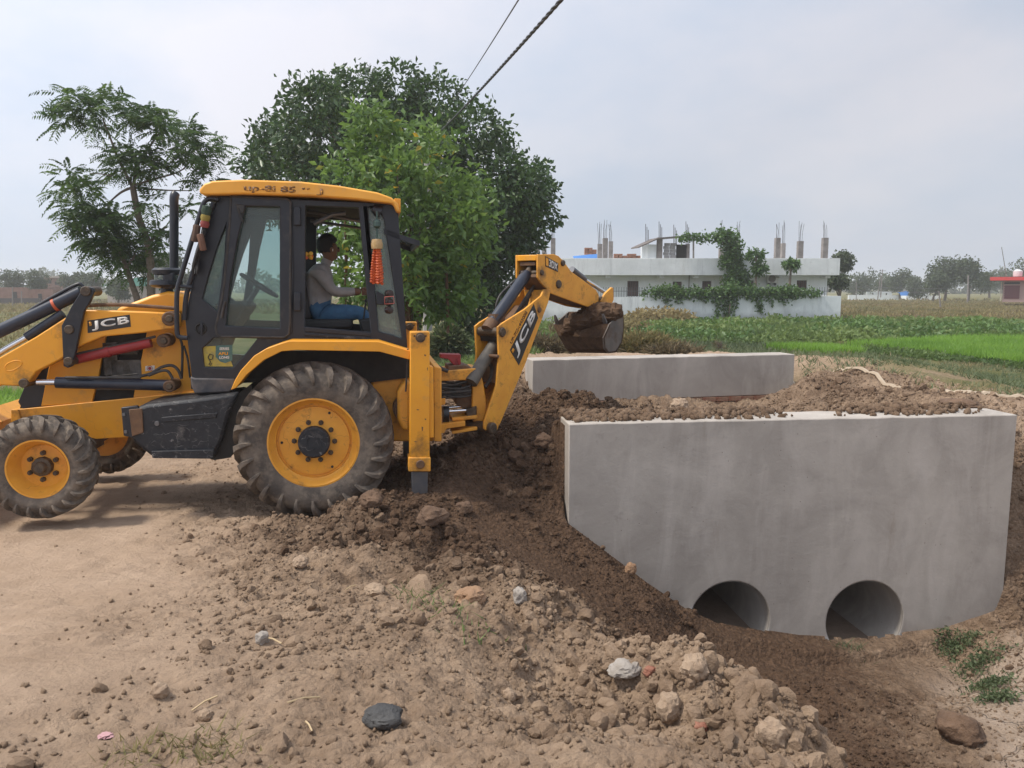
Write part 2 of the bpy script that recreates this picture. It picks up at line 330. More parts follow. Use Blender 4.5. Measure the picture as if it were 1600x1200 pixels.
    if not clod:
        vc = node(nt, 'ShaderNodeTexVoronoi', feature='F1'); vc.inputs['Scale'].default_value = 26; vc.inputs['Randomness'].default_value = 1
        nv_ = node(nt, 'ShaderNodeTexNoise'); nv_.inputs['Scale'].default_value = 30; nv_.inputs['Detail'].default_value = 4; L(tc.outputs['Object'], nv_.inputs[0])
        va_ = node(nt, 'ShaderNodeVectorMath', operation='MULTIPLY_ADD'); L(nv_.outputs['Color'], va_.inputs[0]); va_.inputs[1].default_value = (.05, .05, .05); L(tc.outputs['Object'], va_.inputs[2]); L(va_.outputs[0], vc.inputs[0])
        iv = node(nt, 'ShaderNodeMath', operation='MULTIPLY_ADD'); L(vc.outputs['Distance'], iv.inputs[0]); iv.inputs[1].default_value = -.9; iv.inputs[2].default_value = .6
        id_ = node(nt, 'ShaderNodeMapRange'); id_.inputs[1].default_value = 0; id_.inputs[2].default_value = .7; id_.inputs[3].default_value = 1; id_.inputs[4].default_value = .1; L(attr('dust'), id_.inputs[0])
        im = node(nt, 'ShaderNodeMath', operation='MULTIPLY'); L(iv.outputs[0], im.inputs[0]); L(id_.outputs[0], im.inputs[1])
        ia = node(nt, 'ShaderNodeMath', operation='ADD'); L(hn, ia.inputs[0]); L(im.outputs[0], ia.inputs[1]); hn = ia.outputs[0]
    if clod: L(hn, b1.inputs['Height'])
    else:
        L(hn, hgt.inputs[2]); L(hgt.outputs[0], b1.inputs['Height'])
    L(b1.outputs[0], bs.inputs['Normal'])
    return m
M['soil'] = soilmat('soil'); M['clod'] = soilmat('clod_soil', True)
# ------------------------------------------------------------------ value noise in numpy
def vnoise(x, y, seed=0):
    xi = np.floor(x).astype(np.int64); yi = np.floor(y).astype(np.int64); fx = x-xi; fy = y-yi
    fx = fx*fx*fx*(fx*(fx*6-15)+10); fy = fy*fy*fy*(fy*(fy*6-15)+10)
    def h(a, b):
        n = (a*374761393 + b*668265263 + seed*974634777) & 0xffffffff
        n = ((n ^ (n >> 13))*1274126177) & 0xffffffff
        n = n ^ (n >> 16); return (n & 0xffff)/65535.0
    return (h(xi, yi)*(1-fx)+h(xi+1, yi)*fx)*(1-fy) + (h(xi, yi+1)*(1-fx)+h(xi+1, yi+1)*fx)*fy - .5
def fbm(x, y, sc, octv=5, seed=0, gain=.5):
    r = 0; a = 1
    for i in range(octv): r = r + a*vnoise(x*sc+13.7*i, y*sc-7.1*i, seed+i); sc *= 2.03; a *= gain
    return r
def worley(x, y, sc, seed=0):
    """packed rounded lumps of uneven height, 0..1"""
    x = x*sc; y = y*sc; xi = np.floor(x).astype(np.int64); yi = np.floor(y).astype(np.int64); best = np.full(x.shape, 9.); hb = np.zeros(x.shape)
    def h(a, b, k):
        n = (a*374761393 + b*668265263 + (seed*7+k)*974634777) & 0xffffffff
        n = ((n ^ (n >> 13))*1274126177) & 0xffffffff
        n = n ^ (n >> 16); return (n & 0xffff)/65535.0
    for i in (-1, 0, 1):
        for j in (-1, 0, 1):
            a, b = xi+i, yi+j; ox = a+h(a, b, 1)-x; oy = b+h(a, b, 2)-y; d = np.maximum(np.sqrt(ox*ox+oy*oy), .85*np.abs(ox)+.55*np.abs(oy)); k = d < best
            best = np.where(k, d, best); hb = np.where(k, h(a, b, 3), hb)
    return np.sqrt(np.clip(1-(best/.75)**2, 0, 1))*(.15+.85*hb)
def sst(a, b, x):
    t = np.clip((x-a)/(b-a), 0, 1); return t*t*(3-2*t)
# ------------------------------------------------------------------ the culvert's two headwalls, measured corner to corner
NA = P(889, 662, 7.40); NB = P(1590, 648, 7.95); FA = P(832, 563, 12.25); FB = P(1242, 553, 13.35)
NTOP = (NA.z+NB.z)/2; FTOP = (FA.z+FB.z)/2; THK = .45
nang = math.atan2(NB.y-NA.y, NB.x-NA.x); fang = math.atan2(FB.y-FA.y, FB.x-FA.x)
NP = Plane((NA.x, NA.y, 0), nang); FP = Plane((FA.x, FA.y, 0), fang)
NLEN = (Vector((NB.x, NB.y))-Vector((NA.x, NA.y))).length
PIPES = [NP(1140, 971), NP(1351, 969)]; PR = (NP(1351, 908)-NP(1351, 969)).length
def nl(x, y):      # coordinates along / behind the near wall's face
    dx, dy = x-NA.x, y-NA.y; return dx*NP.d.x+dy*NP.d.y, dx*NP.n.x+dy*NP.n.y
# ------------------------------------------------------------------ terrain control points: x, y, z, rough, moist, dust
CT = []
def G(x, y, z, r=.3, m=0., d=0.): CT.append((x, y, z, r, m, d))
def GP(px, py, Y, r=.3, m=0., d=0.):
    p = P(px, py, Y); G(p.x, p.y, p.z, r, m, d)
for x in (-6, -3.5): G(x, 1, .46, .12, 0, .75); G(x, 3, .36, .12, 0, .85); G(x, 4.2, .22, .1, 0, .9); G(x, 5.4, .08, .1, 0, .95)
for x, y, z, d in ((-2.5, 3, .37, .8), (-2.0, 3.4, .34, .6), (-2.9, 4.2, .22, .9), (-2.5, 5, .13, .8), (-3, 5.8, .04, .85)): G(x, y, z, .12, 0, d)
for x, y, z, r, d in ((-1.6, 1, .46, .3, .3), (0, 1, .46, .35, .1), (2, 1, .40, .35, 0), (-1.6, 3, .38, .3, .3), (-.6, 2.6, .40, .3, .1), (-.5, 3.6, .32, .4, 0),
                     (-2.0, 4.2, .23, .35, .3), (-1.2, 4.6, .20, .45, .1), (-2.2, 5.6, .07, .35, .4), (-1.4, 5.6, .10, .5, .05), (.5, 2.8, .36, .4, .1), (-.1, 4.3, .24, .5, 0)): G(x, y, z, r, 0, d)
for x in (-8, -6, -4.6, -3.4): G(x, 6.6, 0, .12, 0, .9); G(x, 8, -.01, .12, .05, .6); G(x, 9.6, 0, .2, .1, .4)
G(-2.6, 6.7, 0, .3, .1, .5); G(-2.2, 7.6, 0, .3, .2, .4); G(-1.75, 7.0, -.01, .4, .3, .1); G(-1.2, 8, .02, .5, .6, 0); G(-2.2, 9.4, .02, .4, .3, .2); G(-1, 9.4, .1, .7, .7, 0)
# heap in front of the rear tyre, crest of the dig
GP(600, 775, 6.62, .9, .75); GP(520, 806, 6.62, .8, .6); GP(640, 800, 6.72, .7, .95); GP(690, 800, 6.75, .7, 1); GP(450, 820, 6.45, .8, .5)
GP(500, 868, 5.9, .8, .8); GP(600, 850, 6.0, .95, .95); GP(690, 850, 5.9, .95, .95); GP(560, 905, 5.4, .7, .4); GP(690, 900, 5.3, .7, .6); GP(760, 900, 5.35, .95, .75); GP(735, 930, 4.9, .5, .1); GP(640, 930, 4.95, .4, .05)
GP(400, 880, 5.5, .5, .25)
GP(830, 925, 5.05, .95, .35); GP(880, 970, 4.7, .95, .2); GP(780, 990, 4.45, .7, .05); GP(960, 1012, 4.25, .95, -.1); GP(1090, 1004, 3.95, 1, -.35); GP(1155, 1078, 3.65, 1, -.35); GP(1222, 1108, 3.45, 1, -.35); GP(1252, 1196, 3.02, .8, -.3)
GP(1000, 1090, 3.7, .95, -.35); GP(1060, 1160, 3.3, .8, -.3); GP(850, 1060, 3.9, .7, -.15)
# cut face and pit
GP(700, 760, 7.25, .25, 1); GP(760, 830, 6.75, .2, 1); GP(850, 885, 6.5, .2, 1); GP(950, 955, 6.2, .3, 1); GP(1030, 1005, 5.9, .5, 1); GP(780, 795, 7.3, .3, 1)
GP(865, 818, 7.28, .4, 1); GP(960, 885, 7.05, .5, 1); GP(1030, 935, 6.95, .5, 1); GP(1065, 972, 7.1, .4, 1); GP(905, 850, 7.2, .4, 1)
GP(1150, 990, 7.30, .2, .95); GP(1200, 1012, 7.3, .2, .95); GP(1290, 1022, 7.35, .2, .9); GP(1350, 1022, 7.4, .15, .6); GP(1400, 1018, 7.5, .2, .5); GP(1480, 1005, 7.65, .3, .35); GP(1100, 1050, 6.6, .3, 1); GP(1200, 1060, 6.6, .3, 1); GP(1300, 1060, 6.7, .3, .9); GP(1250, 1100, 6.2, .4, 1); GP(1300, 1180, 5.4, .5, .95)
GP(1400, 1120, 5.85, .4, .7); GP(1500, 1130, 5.7, .25, .4); G(1.3, 4.75, -.95, .6, 1); G(2.1, 4.0, -1.0, .5, 1); G(2.0, 3.0, -.8, .5, .9); G(3.4, 4.4, -1.28, .3, .6); G(4.5, 5, -1.2, .3, .3); G(3.5, 2.5, -1.1, .3, .4)
GP(1600, 1090, 5.9, .15, .1); GP(1560, 975, 7.35, .4, .35); G(6.5, 6, -1.1, .4, .2); G(8, 5, -1.0, .4, .1); G(8, 2, -.9, .4, .1)
GP(1612, 965, 7.75, .95, .6); GP(1606, 760, 8.3, .9, .45); G(6.6, 7.6, -.5, .8, .4); G(6.4, 8.6, .3, .8, .4); G(8, 8.4, .1, .6, .2)
# fill between the walls
GP(800, 705, 8.2, .95, .9); GP(735, 705, 8.1, .95, .95); GP(690, 700, 8.5, .95, .8); GP(850, 760, 7.7, .95, .95); GP(862, 622, 9.5, .95, .85); GP(820, 655, 9.1, .95, .9); GP(700, 640, 10.3, .9, .5)
GP(930, 654, 8.6, .7, .7); GP(1060, 656, 8.8, .7, .6); GP(1200, 656, 8.8, .7, .45); GP(1330, 650, 9.0, .8, .4); GP(950, 664, 7.9, .6, .85); GP(1300, 656, 8.15, .6, .4); G(1.5, 10.3, .28, .6, .6); G(3.2, 10.6, .28, .6, .5); GP(1500, 640, 8.6, .7, .3)
GP(950, 637, 12.3, .5, .5); GP(1150, 634, 12.9, .5, .4); GP(1236, 622, 13.2, .4, .2); GP(832, 618, 12.1, .8, .6); G(.8, 10.6, .42, .8, .6); G(2.5, 11, .32, .7, .5); G(4.2, 11.4, .4, .7, .4)
GP(1270, 588, 12.6, .7, .45, .0); GP(1400, 618, 10.1, .9, .6); GP(1320, 618, 10.6, .9, .65); GP(1500, 634, 9.1, .9, .6); GP(1290, 606, 11.4, .9, .6); GP(1590, 642, 9.0, .6, .1, .3); GP(1400, 612, 10.9, .5, .1); GP(1480, 580, 14, .35, 0, .1); GP(1590, 622, 11, .4, 0, .2); GP(1400, 565, 16, .3, 0); GP(1550, 600, 13, .35, 0)
G(9, 10, .45, .4); G(9, 14, .3, .3); G(10, 18, .1, .2)
GP(1000, 557, 14.0, .3, 0, .6); GP(850, 560, 13.4, .4, .1, .4); GP(1150, 553, 14.6, .3, 0, .5); G(2.6, 16, .52, .3, 0, .1); G(-1, 16.5, .25, .2); G(3, 17.5, .30, .2); G(.8, 15.4, .6, .3); G(4.8, 16, .5, .3); GP(1250, 556, 15, .3, 0, .4)
GP(700, 602, 11.2, .8, .5); GP(760, 600, 11.5, .8, .6); GP(700, 575, 14, .4, .2); G(-2.5, 11, .15, .4, .1); G(-5, 11, .0, .3); G(-8, 12, -.12, .2); G(-4, 14, -.05, .2); G(-2, 18, .2, .2); G(-8, 18, -.15, .1); G(2, 19, .4, .2); G(6, 19, .25, .2)
CT = np.array(CT, float)
def tps_fit(C):
    X = C[:, :2]; n = len(X); d = np.linalg.norm(X[:, None]-X[None], axis=2)
    K = np.where(d > 0, d*d*np.log(np.maximum(d, 1e-9)), 0) + np.eye(n)*.002
    A = np.zeros((n+3, n+3)); A[:n, :n] = K; A[:n, n] = 1; A[:n, n+1:] = X; A[n, :n] = 1; A[n+1:, :n] = X.T
    return np.linalg.solve(A, np.concatenate([C[:, 2], [0, 0, 0]]))
TW = tps_fit(CT)
def base_height(x, y):
    n = len(CT); z = TW[n] + TW[n+1]*x + TW[n+2]*y; r = np.zeros_like(x); m = np.zeros_like(x); du = np.zeros_like(x); ws = np.zeros_like(x)+1e-9
    for i in range(n):
        d2 = (x-CT[i, 0])**2 + (y-CT[i, 1])**2
        z = z + TW[i]*.5*d2*np.log(np.maximum(d2, 1e-12))
        w = 1/(d2+.02)**1.7; r += w*CT[i, 3]; m += w*CT[i, 4]; du += w*CT[i, 5]; ws += w
    return np.clip(z, -1.6, 1.4), r/ws, m/ws, du/ws
def terrain(x, y):
    """height and surface attributes at points (numpy arrays)"""
    xc = np.clip(x, -10, 11); yc = np.clip(y, .2, 20.5)
    z, r, m, du = base_height(xc, yc)
    # the wall is a step: keep the pit low in front of it, the fill high behind it
    u, l = nl(x, y); inside = (u > -.02) & (u < NLEN+.05)
    zf = np.minimum(z, np.interp(u, [0, .8, 1.2, 1.45, 1.9, 2.4, 3, 4, 4.8], [-.2, -.83, -1.12, -1.27, -1.36, -1.46, -1.52, -1.47, -1.25]) + .0)
    wl = np.where(inside & (l > -.75) & (l <= .2), sst(-.75, -.2, l), 0)*(1-sst(NLEN-.10, NLEN+.08, u)); z = z*(1-wl)+zf*wl
    back = inside & (l > .2); wb = np.where(back, 1-sst(.45, 1.3, l), 0)*(1-sst(NLEN-.15, NLEN+.04, u)); z = z*(1-wb) + (NTOP-.05+.03*fbm(x, y, 1.4, 3, 5))*wb
    # field beyond
    wfar = np.maximum(sst(16.5, 24, y), np.maximum(sst(8.5, 12.5, x)*sst(7, 12, y), sst(7, 12, -x)*sst(8, 12, y)))
    z = z*(1-wfar) + (-.15)*wfar; r = r*(1-wfar)+.12*wfar; m = m*(1-wfar); du = du*(1-wfar)
    grass = np.clip(np.maximum(sst(12.5, 17, y + 2*fbm(x, y, .6, 4, 31)), sst(9.2, 11.5, y+1.0*fbm(x, y, .9, 3, 41))*sst(4.5, 6.5, -x)), 0, 1)
    gr2 = sst(11.6, 13.8, y + 3*fbm(x, y, .8, 4, 33))*sst(5.6, 7.2, x); grass = np.maximum(grass, gr2)
    grass = grass*(1-sst(.1, .5, du*(y > 11)))
    crack = sst(3.2, 3.8, x + .5*fbm(x, y, 1.2, 3, 77) - .35*(y-6.0)) * (1-sst(6.7, 7.5, y)) * (z < -.75)
    near = 1-sst(20, 34, y)
    big = fbm(x, y, .9, 3, 1)*.10*r*near
    wx = x+.10*fbm(x, y, 4, 3, 51); wy = y+.10*fbm(x, y, 4, 3, 52)
    rr = np.clip(r+.5*fbm(x, y, 1.1, 3, 55), 0, 1)*sst(.12, .35, r)
    lump = (worley(wx, wy, 3.6, 1)*.11*sst(.55, .9, rr)+worley(wx, wy, 8, 2)*.075+worley(wx, wy, 17, 3)*.038)*rr*near + np.abs(fbm(x, y, 3.2, 4, 9, .55))*.10*r*near
    fine = fbm(x, y, 9, 4, 21)*.05*(r+.10)*near*(1-.7*crack) + worley(wx, wy, 34, 4)*.010*(.25+r)*(1-du)*near
    ridge = np.abs(fbm(x*.7, y*3.2, 6, 2, 61))*.055*near*(1-r)*sst(-.1, .3, fbm(x, y, .8, 2, 71))
    keep = np.where(inside & (l > -.02) & (l < .46), .08, 1.0)
    z = z + (big+lump+fine+ridge-.11*r*near)*keep
    # field swell far off
    z = z + np.clip(fbm(x, y, .05, 3, 3)*.25*sst(30, 60, y), -.05, .3)
    return z, r, m, du, grass, crack
def axis(parts):
    out = [parts[0][0]]
    for a, b, st0, st1 in parts:
        n = max(1, int(abs(b-a)/((st0+st1)/2))); t = np.linspace(0, 1, n+1)[1:]
        if st1/st0 < 1.5 and st0/st1 < 1.5: out += list(a+(b-a)*t)
        else:
            g = st1/st0; s = (np.power(g, t)-1)/(g-1); out += list(a+(b-a)*s)
    return np.array(out)
gx = axis([(-2600, -60, 400, 8), (-60, -8, 8, .12), (-8, -4.2, .1, .026), (-4.2, 5.4, .0185, .0185), (5.4, 9, .024, .1), (9, 60, .12, 8), (60, 2600, 8, 400)])
gy = axis([(-60, 1.9, 20, .03), (1.9, 5.2, .0155, .0155), (5.2, 9.2, .022, .022), (9.2, 16, .026, .09), (16, 40, .1, .8), (40, 200, .8, 12), (200, 3200, 12, 400)])
def build_ground():
    X, Y = np.meshgrid(gx, gy); x = X.ravel(); y = Y.ravel()
    z, r, m, du, g, c = terrain(x, y)
    nx, ny = len(gx), len(gy); i = np.arange(nx*ny).reshape(ny, nx)
    F = np.stack([i[:-1, :-1].ravel(), i[:-1, 1:].ravel(), i[1:, 1:].ravel(), i[1:, :-1].ravel()], 1)
    cx = x[F].mean(1); cy = y[F].mean(1); u, l = nl(cx, cy); kill = np.zeros(len(F), bool)
    zmin = z[F].min(1)
    for p in PIPES:
        pu = nl(p.x, p.y)[0]; kill |= (np.abs(u-pu) < PR*1.02) & (l > -.02) & (l < .46) & (zmin < p.z+PR+.05)
    F = F[~kill]
    me = np_mesh('ground', np.stack([x, y, z], 1), F, dict(moist=m, dust=du, grass=g, crack=c))
    me.polygons.foreach_set('use_smooth', [True]*len(me.polygons))
    tag(link('ground', me, M['soil']), kind='structure')
build_ground()
# ------------------------------------------------------------------ headwalls
def headwall(pl, A, length, top, bottom, label, holes=()):
    root = empty('culvert_headwall', (A.x, A.y, bottom), label, 'concrete wall', 'culvert headwalls')
    d, n = pl.d, pl.n; Z = Vector((0, 0, 1)); o = Vector((A.x, A.y, 0))
    nseg = 24; rn = random.Random(3)
    tp = [o + d*(length*i/nseg) + Z*(top+rn.uniform(-.004, .004)) for i in range(nseg, -1, -1)]
    pts = [o+Z*bottom, o+d*length+Z*bottom] + tp
    hl = []
    for c, r in holes:
        hl.append([c + d*(r*math.cos(a)) + Z*(r*math.sin(a)) for a in [2*math.pi*k/56 for k in range(56)]])
    mb = MB(); mb.prism(pts, n*THK, hl); mb.build('wall', M['concrete'], root, bevel=.012)
    return root
near = headwall(NP, NA, NLEN, NTOP, -1.9, 'tall trowelled grey concrete headwall with two round pipe mouths near its foot', [(c, PR) for c in PIPES])
FLEN = (Vector((FB.x, FB.y))-Vector((FA.x, FA.y))).length
fbot = FP(1000, 624).z
far = headwall(FP, FA, FLEN, FTOP, fbot, 'low blank concrete headwall on red brick courses, beyond the soil fill')
bm0 = MB(); bm0.box((0, 0, 0), .222, .11, .068); bme = bm0.mesh('brick'); bme.materials.append(M['brick'])
for row in range(3):
    off = .0 if row % 2 else .117
    for k in range(int(FLEN/.234)):
        b = bpy.data.objects.new('brick', bme); COL.objects.link(b); b.parent = far
        p = FA + FP.d*(off+.117+k*.234) + FP.n*(.03+random.uniform(-.012, .012) + .0)
        b.location = Vector((p.x, p.y, fbot-.042-row*.08)) - rootloc(far); b.rotation_euler = (0, 0, fang+random.uniform(-.03, .03))
mb = MB(); o = Vector((FA.x, FA.y, 0)) + FP.n*.06
mb.prism([o+Vector((0, 0, fbot-.003)), o+FP.d*FLEN+Vector((0, 0, fbot-.003)), o+FP.d*FLEN+Vector((0, 0, fbot-.5)), o+Vector((0, 0, fbot-.5))], FP.n*(THK-.06))
mb.build('brick_footing', M['brick'], far)
# pipes run through the fill between the walls
for c, lab in zip(PIPES, ('round concrete culvert pipe half choked with dark soil, closer to the digger', 'round concrete culvert pipe with a clear silty floor, farther from the digger')):
    root = empty('culvert_pipe', c+NP.n*.02, lab, 'pipe', 'culvert pipes')
    d = (FP.n*.35 + NP.n*.65).normalized(); ln = 5.2; ax = NP.n
    mb = MB(); mb.lathe(c+ax*.004, ax, [(PR-.003, 0), (PR-.003, ln), (PR+.07, ln), (PR+.07, .46), (PR-.0015, .455)], 56, close=False)
    mb.build('pipe_wall', M['concrete'], root)
    # silt lying in the pipe
    mb = MB(); lev = -.34 if lab.endswith('from the digger') else -.22
    q = [c + NP.d*(-math.sqrt(PR*PR-lev*lev)) , c + NP.d*(math.sqrt(PR*PR-lev*lev))]
    arc = [c + NP.d*(PR*math.cos(a)*.98) + Vector((0, 0, PR*math.sin(a)*.98)) for a in np.linspace(math.asin(lev/PR), -math.pi-math.asin(lev/PR), 14)]
    mb.prism([a + NP.n*.05 for a in arc], NP.n*(ln-.1)); mb.build('silt', M['sand'], root)
# ================================================================== the backhoe loader
TH = math.radians(10); R0 = P(490, 692, 6.95)
ML = Plane((R0.x, R0.y, 0), TH); Dm, Nm = ML.d, ML.n; ZZ = Vector((0, 0, 1))
JC = empty('backhoe_loader', (R0.x+Nm.x*1.1, R0.y+Nm.y*1.1, 0), 'yellow backhoe loader with black cab, its boom lifting a bucket of soil', 'digger')
WID = 2.2
def poly(pl, l0, l1, name, mat, parent=JC, bevel=.006, holes=(), plane=ML):
    mb = MB(); mb.prism(plane.pts(pl, l0), plane.n*(l1-l0), [plane.pts(h, l0) for h in holes]); return mb.build(name, mat, parent, bevel)
def tubepx(pts, l, r, name, mat, parent=JC, plane=ML, n=10, smooth_path=False):
    w = [plane(p[0], p[1], p[2] if len(p) > 2 else l) for p in pts]
    if smooth_path: w = catmull(w)
    mb = MB(); mb.tube(w, r, n); return mb.build(name, mat, parent)
def catmull(p, k=6):
    p = [p[0]]+list(p)+[p[-1]]; o = []
    for i in range(1, len(p)-2):
        for j in range(k):
            t = j/k; a, b, c, d = p[i-1], p[i], p[i+1], p[i+2]
            o.append(.5*((2*b)+(c-a)*t+(2*a-5*b+4*c-d)*t*t+(-a+3*b-3*c+d)*t**3))
    o.append(p[-2]); return o
def boss(px, py, l0, l1, r, name='pin', mat='grease', parent=JC, plane=ML, n=20):
    c = plane(px, py, l0); mb = MB(); mb.lathe(c, plane.n, [(0, 0), (r*.85, 0), (r, .008), (r, l1-l0), (0, l1-l0)], n); return mb.build(name, M[mat], parent)
def shift(o, vec, name=None):
    """copy of a part (and its own children) pushed sideways"""
    c = o.copy(); COL.objects.link(c); c.location = o.location + Vector(vec)
    for ch in list(o.children):
        g = ch.copy(); COL.objects.link(g); g.parent = c
    return c
def shade(o): return o
# ---- lettering: font outlines fitted into a quad measured on the plate
def lettering(txt, quad, plane, l, mat, parent, name='lettering', bold=.03, shear=0, spacing=1.0):
    cu = bpy.data.curves.new('lettering', 'FONT'); cu.body = txt; cu.offset = bold; cu.resolution_u = 4; cu.space_character = spacing; cu.shear = shear
    ob = bpy.data.objects.new('lettering', cu); COL.objects.link(ob); bpy.context.view_layer.update()
    dg = bpy.context.evaluated_depsgraph_get(); me = bpy.data.meshes.new_from_object(ob.evaluated_get(dg))
    bpy.data.objects.remove(ob); bpy.data.curves.remove(cu)
    co = np.empty(len(me.vertices)*3); me.vertices.foreach_get('co', co); co = co.reshape(-1, 3)
    mn, mx = co[:, :2].min(0), co[:, :2].max(0); uv = (co[:, :2]-mn)/(mx-mn)
    q = [plane(x, y, l) for x, y in quad]      # bottom-left, bottom-right, top-right, top-left
    off = rootloc(parent)
    w = [(q[0]*(1-u)+q[1]*u)*(1-v) + (q[3]*(1-u)+q[2]*u)*v - off for u, v in uv]
    me.vertices.foreach_set('co', np.array([list(p) for p in w], np.float32).ravel()); me.update()
    o = link(name, me, mat, parent)
    sm = o.modifiers.new('depth', 'SOLIDIFY'); sm.thickness = .002; sm.offset = 0
    return o
def quadplate(quad, plane, l, th, mat, parent, name):
    mb = MB(); mb.prism([plane(x, y, l) for x, y in quad], plane.n*th); return mb.build(name, mat, parent)
# ---- wheels
def wheel(name, c, R, width, rim, nlug, lughalf, rear, ax, parent=JC):
    k = R/.725
    wl = MB(); ax = Vector(ax)
    if rear:
        prof = [(rim+.012, .035), (rim+.02, .022), (rim, .02), (rim-.02, .05), (rim-.045, .10), (rim-.055, .105), (rim-.06, .145), (rim-.075, .145), (rim-.08, .132), (.24, .128), (.16, .12), (0, .12)]
    else:
        prof = [(rim+.010, .03), (rim+.014, .018), (rim, .018), (rim-.012, .05), (rim-.04, .10), (rim-.05, .15), (rim-.06, .16), (.10, .15), (0, .15)]
    wl.lathe(c, ax, prof, 64); wl.lathe(c, ax, [(rim+.012, .035), (rim+.012, width-.04), (rim-.05, width-.05), (0, width-.1)], 48)
    w = wl.build(name, M['yellow_worn'], parent, angle=40)
    t = MB()
    b = .5*width
    sw = [(rim+.003, .028), (rim+.03, .012), (rim+.09*k, -.012), (R-.19*k, -.016), (R-.13*k, .0), (R-.085*k, .035*k), (R-.06*k, .09*k), (R-.052*k, b)]
    full = sw + [(r, width-h) for r, h in sw[::-1][1:]]
    t.lathe(c, ax, full, 72)
    u = ax.orthogonal().normalized(); v = ax.cross(u)
    def pt(r, h, a): return Vector(c) + ax*h + (u*math.cos(a)+v*math.sin(a))*r
    rn = random.Random(5)
    for side in (0, 1):
        for i in range(nlug):
            a0 = 2*math.pi*(i+.5*side)/nlug + rn.uniform(-.01, .01); wd = lughalf
            # lug: from tread centre sweeping over the shoulder and down the sidewall
            st = [(R, b*1.02, .0), (R-.004, b*.6, .10/k**.3), (R-.015*k, .06*k, .2), (R-.060*k, -.022, .25), (R-.125*k, -.042, .28), (R-.185*k, -.030, .295)]
            lo = [(R-.075*k, b*1.02), (R-.08*k, b*.6), (R-.10*k, .075*k), (R-.11*k, .03), (R-.15*k, .0), (R-.20*k, -.008)]
            rows = []
            for j, ((r, h, da), (r2, h2)) in enumerate(zip(st, lo)):
                hh = h if side == 0 else width-h; hh2 = h2 if side == 0 else width-h2
                wj = wd*(1 if j < 3 else (.85, .6, .35)[j-3]); wob = rn.uniform(-.006, .006)
                aa = a0 + da
                rows.append([t.bm.verts.new(pt(r2, hh2, aa-wj*1.25)), t.bm.verts.new(pt(r+wob*.5, hh, aa-wj*.8)), t.bm.verts.new(pt(r+wob*.5, hh, aa+wj*.8)), t.bm.verts.new(pt(r2, hh2, aa+wj*1.25))])
            for p, q in zip(rows, rows[1:]):
                for e in range(3): t.bm.faces.new((p[e], p[e+1], q[e+1], q[e]))
            t.bm.faces.new(rows[0]); t.bm.faces.new(rows[-1][::-1])
    t.build('tyre', M['rubber'], w, angle=60)
    h = MB()
    if rear:
        h.lathe(c, ax, [(0, .03), (.06, .03), (.062, .026), (.128, .026), (.142, .04), (.142, .125)], 40)
        h.build('hub', M['black_scratch'], w)
        n, rr, nr = 10, .18, .021
        for k2 in range(3):
            a = 1.8+k2*2*math.pi/3; q = MB(); q.lathe(pt(.29, .123, a), ax, [(0, 0), (.012, 0), (.012, .02)], 10); q.build('hole', M['dark'], w)
    else:
        h.lathe(c, ax, [(0, .045), (.04, .045), (.05, .055), (.055, .085), (.082, .095), (.086, .15)], 10)
        h.build('hub', M['grease'], w)
        n, rr, nr = 6, .118, .019
    for i in range(n):
        a = 2*math.pi*(i+.3)/n; q = MB(); cc = pt(rr, .10 if rear else .115, a)
        q.lathe(cc, ax, [(0, -.012), (nr*.6, -.012), (nr*.7, .004), (nr*1.1, .006), (nr*1.15, .02), (nr*1.15, .045)], 8); q.build('wheel_nut', M['grease'], w)
    return w
rc = ML(490, 693, .02); wheel('rear_wheel', rc, .722, .43, .395, 24, .052, True, Nm)
wheel('rear_wheel', rc+Nm*(WID-.04), .722, .43, .395, 24, .052, True, -Nm)
fc = ML(57, 734, .04); wheel('front_wheel', fc, .452, .27, .243, 22, .06, False, Nm)
wheel('front_wheel', fc+Nm*(WID-.24), .452, .27, .243, 22, .06, False, -Nm)
# axle
mb = MB(); mb.tube([fc+Nm*.2, fc+Nm*(WID-.4)], .075, 12); mb.box(fc+Nm*1.0+ZZ*.12, .3, .5, .3, (Dm, Nm, ZZ)); mb.build('front_axle', M['rust'], JC)
mb = MB(); mb.tube([rc+Nm*.3, rc+Nm*(WID-.3)], .15, 14); mb.build('rear_axle', M['rust'], JC)
# ---- chassis
poly([(17, 640), (34, 639), (208, 622), (300, 612), (640, 600), (660, 640), (560, 700), (350, 680), (202, 683), (150, 686), (34, 659), (17, 660)], .74, .80, 'chassis_rail', M['yellow'])
poly([(17, 640), (34, 639), (208, 622), (300, 612), (640, 600), (660, 640), (560, 700), (350, 680), (202, 683), (150, 686), (34, 659), (17, 660)], 1.42, 1.48, 'chassis_rail', M['yellow'])
poly([(60, 640), (640, 610), (640, 660), (330, 690), (160, 680)], .81, 1.41, 'underside', M['dark'])
poly([(28, 640), (17, 640), (17, 660), (34, 660)], .72, 1.5, 'nose_plate', M['yellow'])
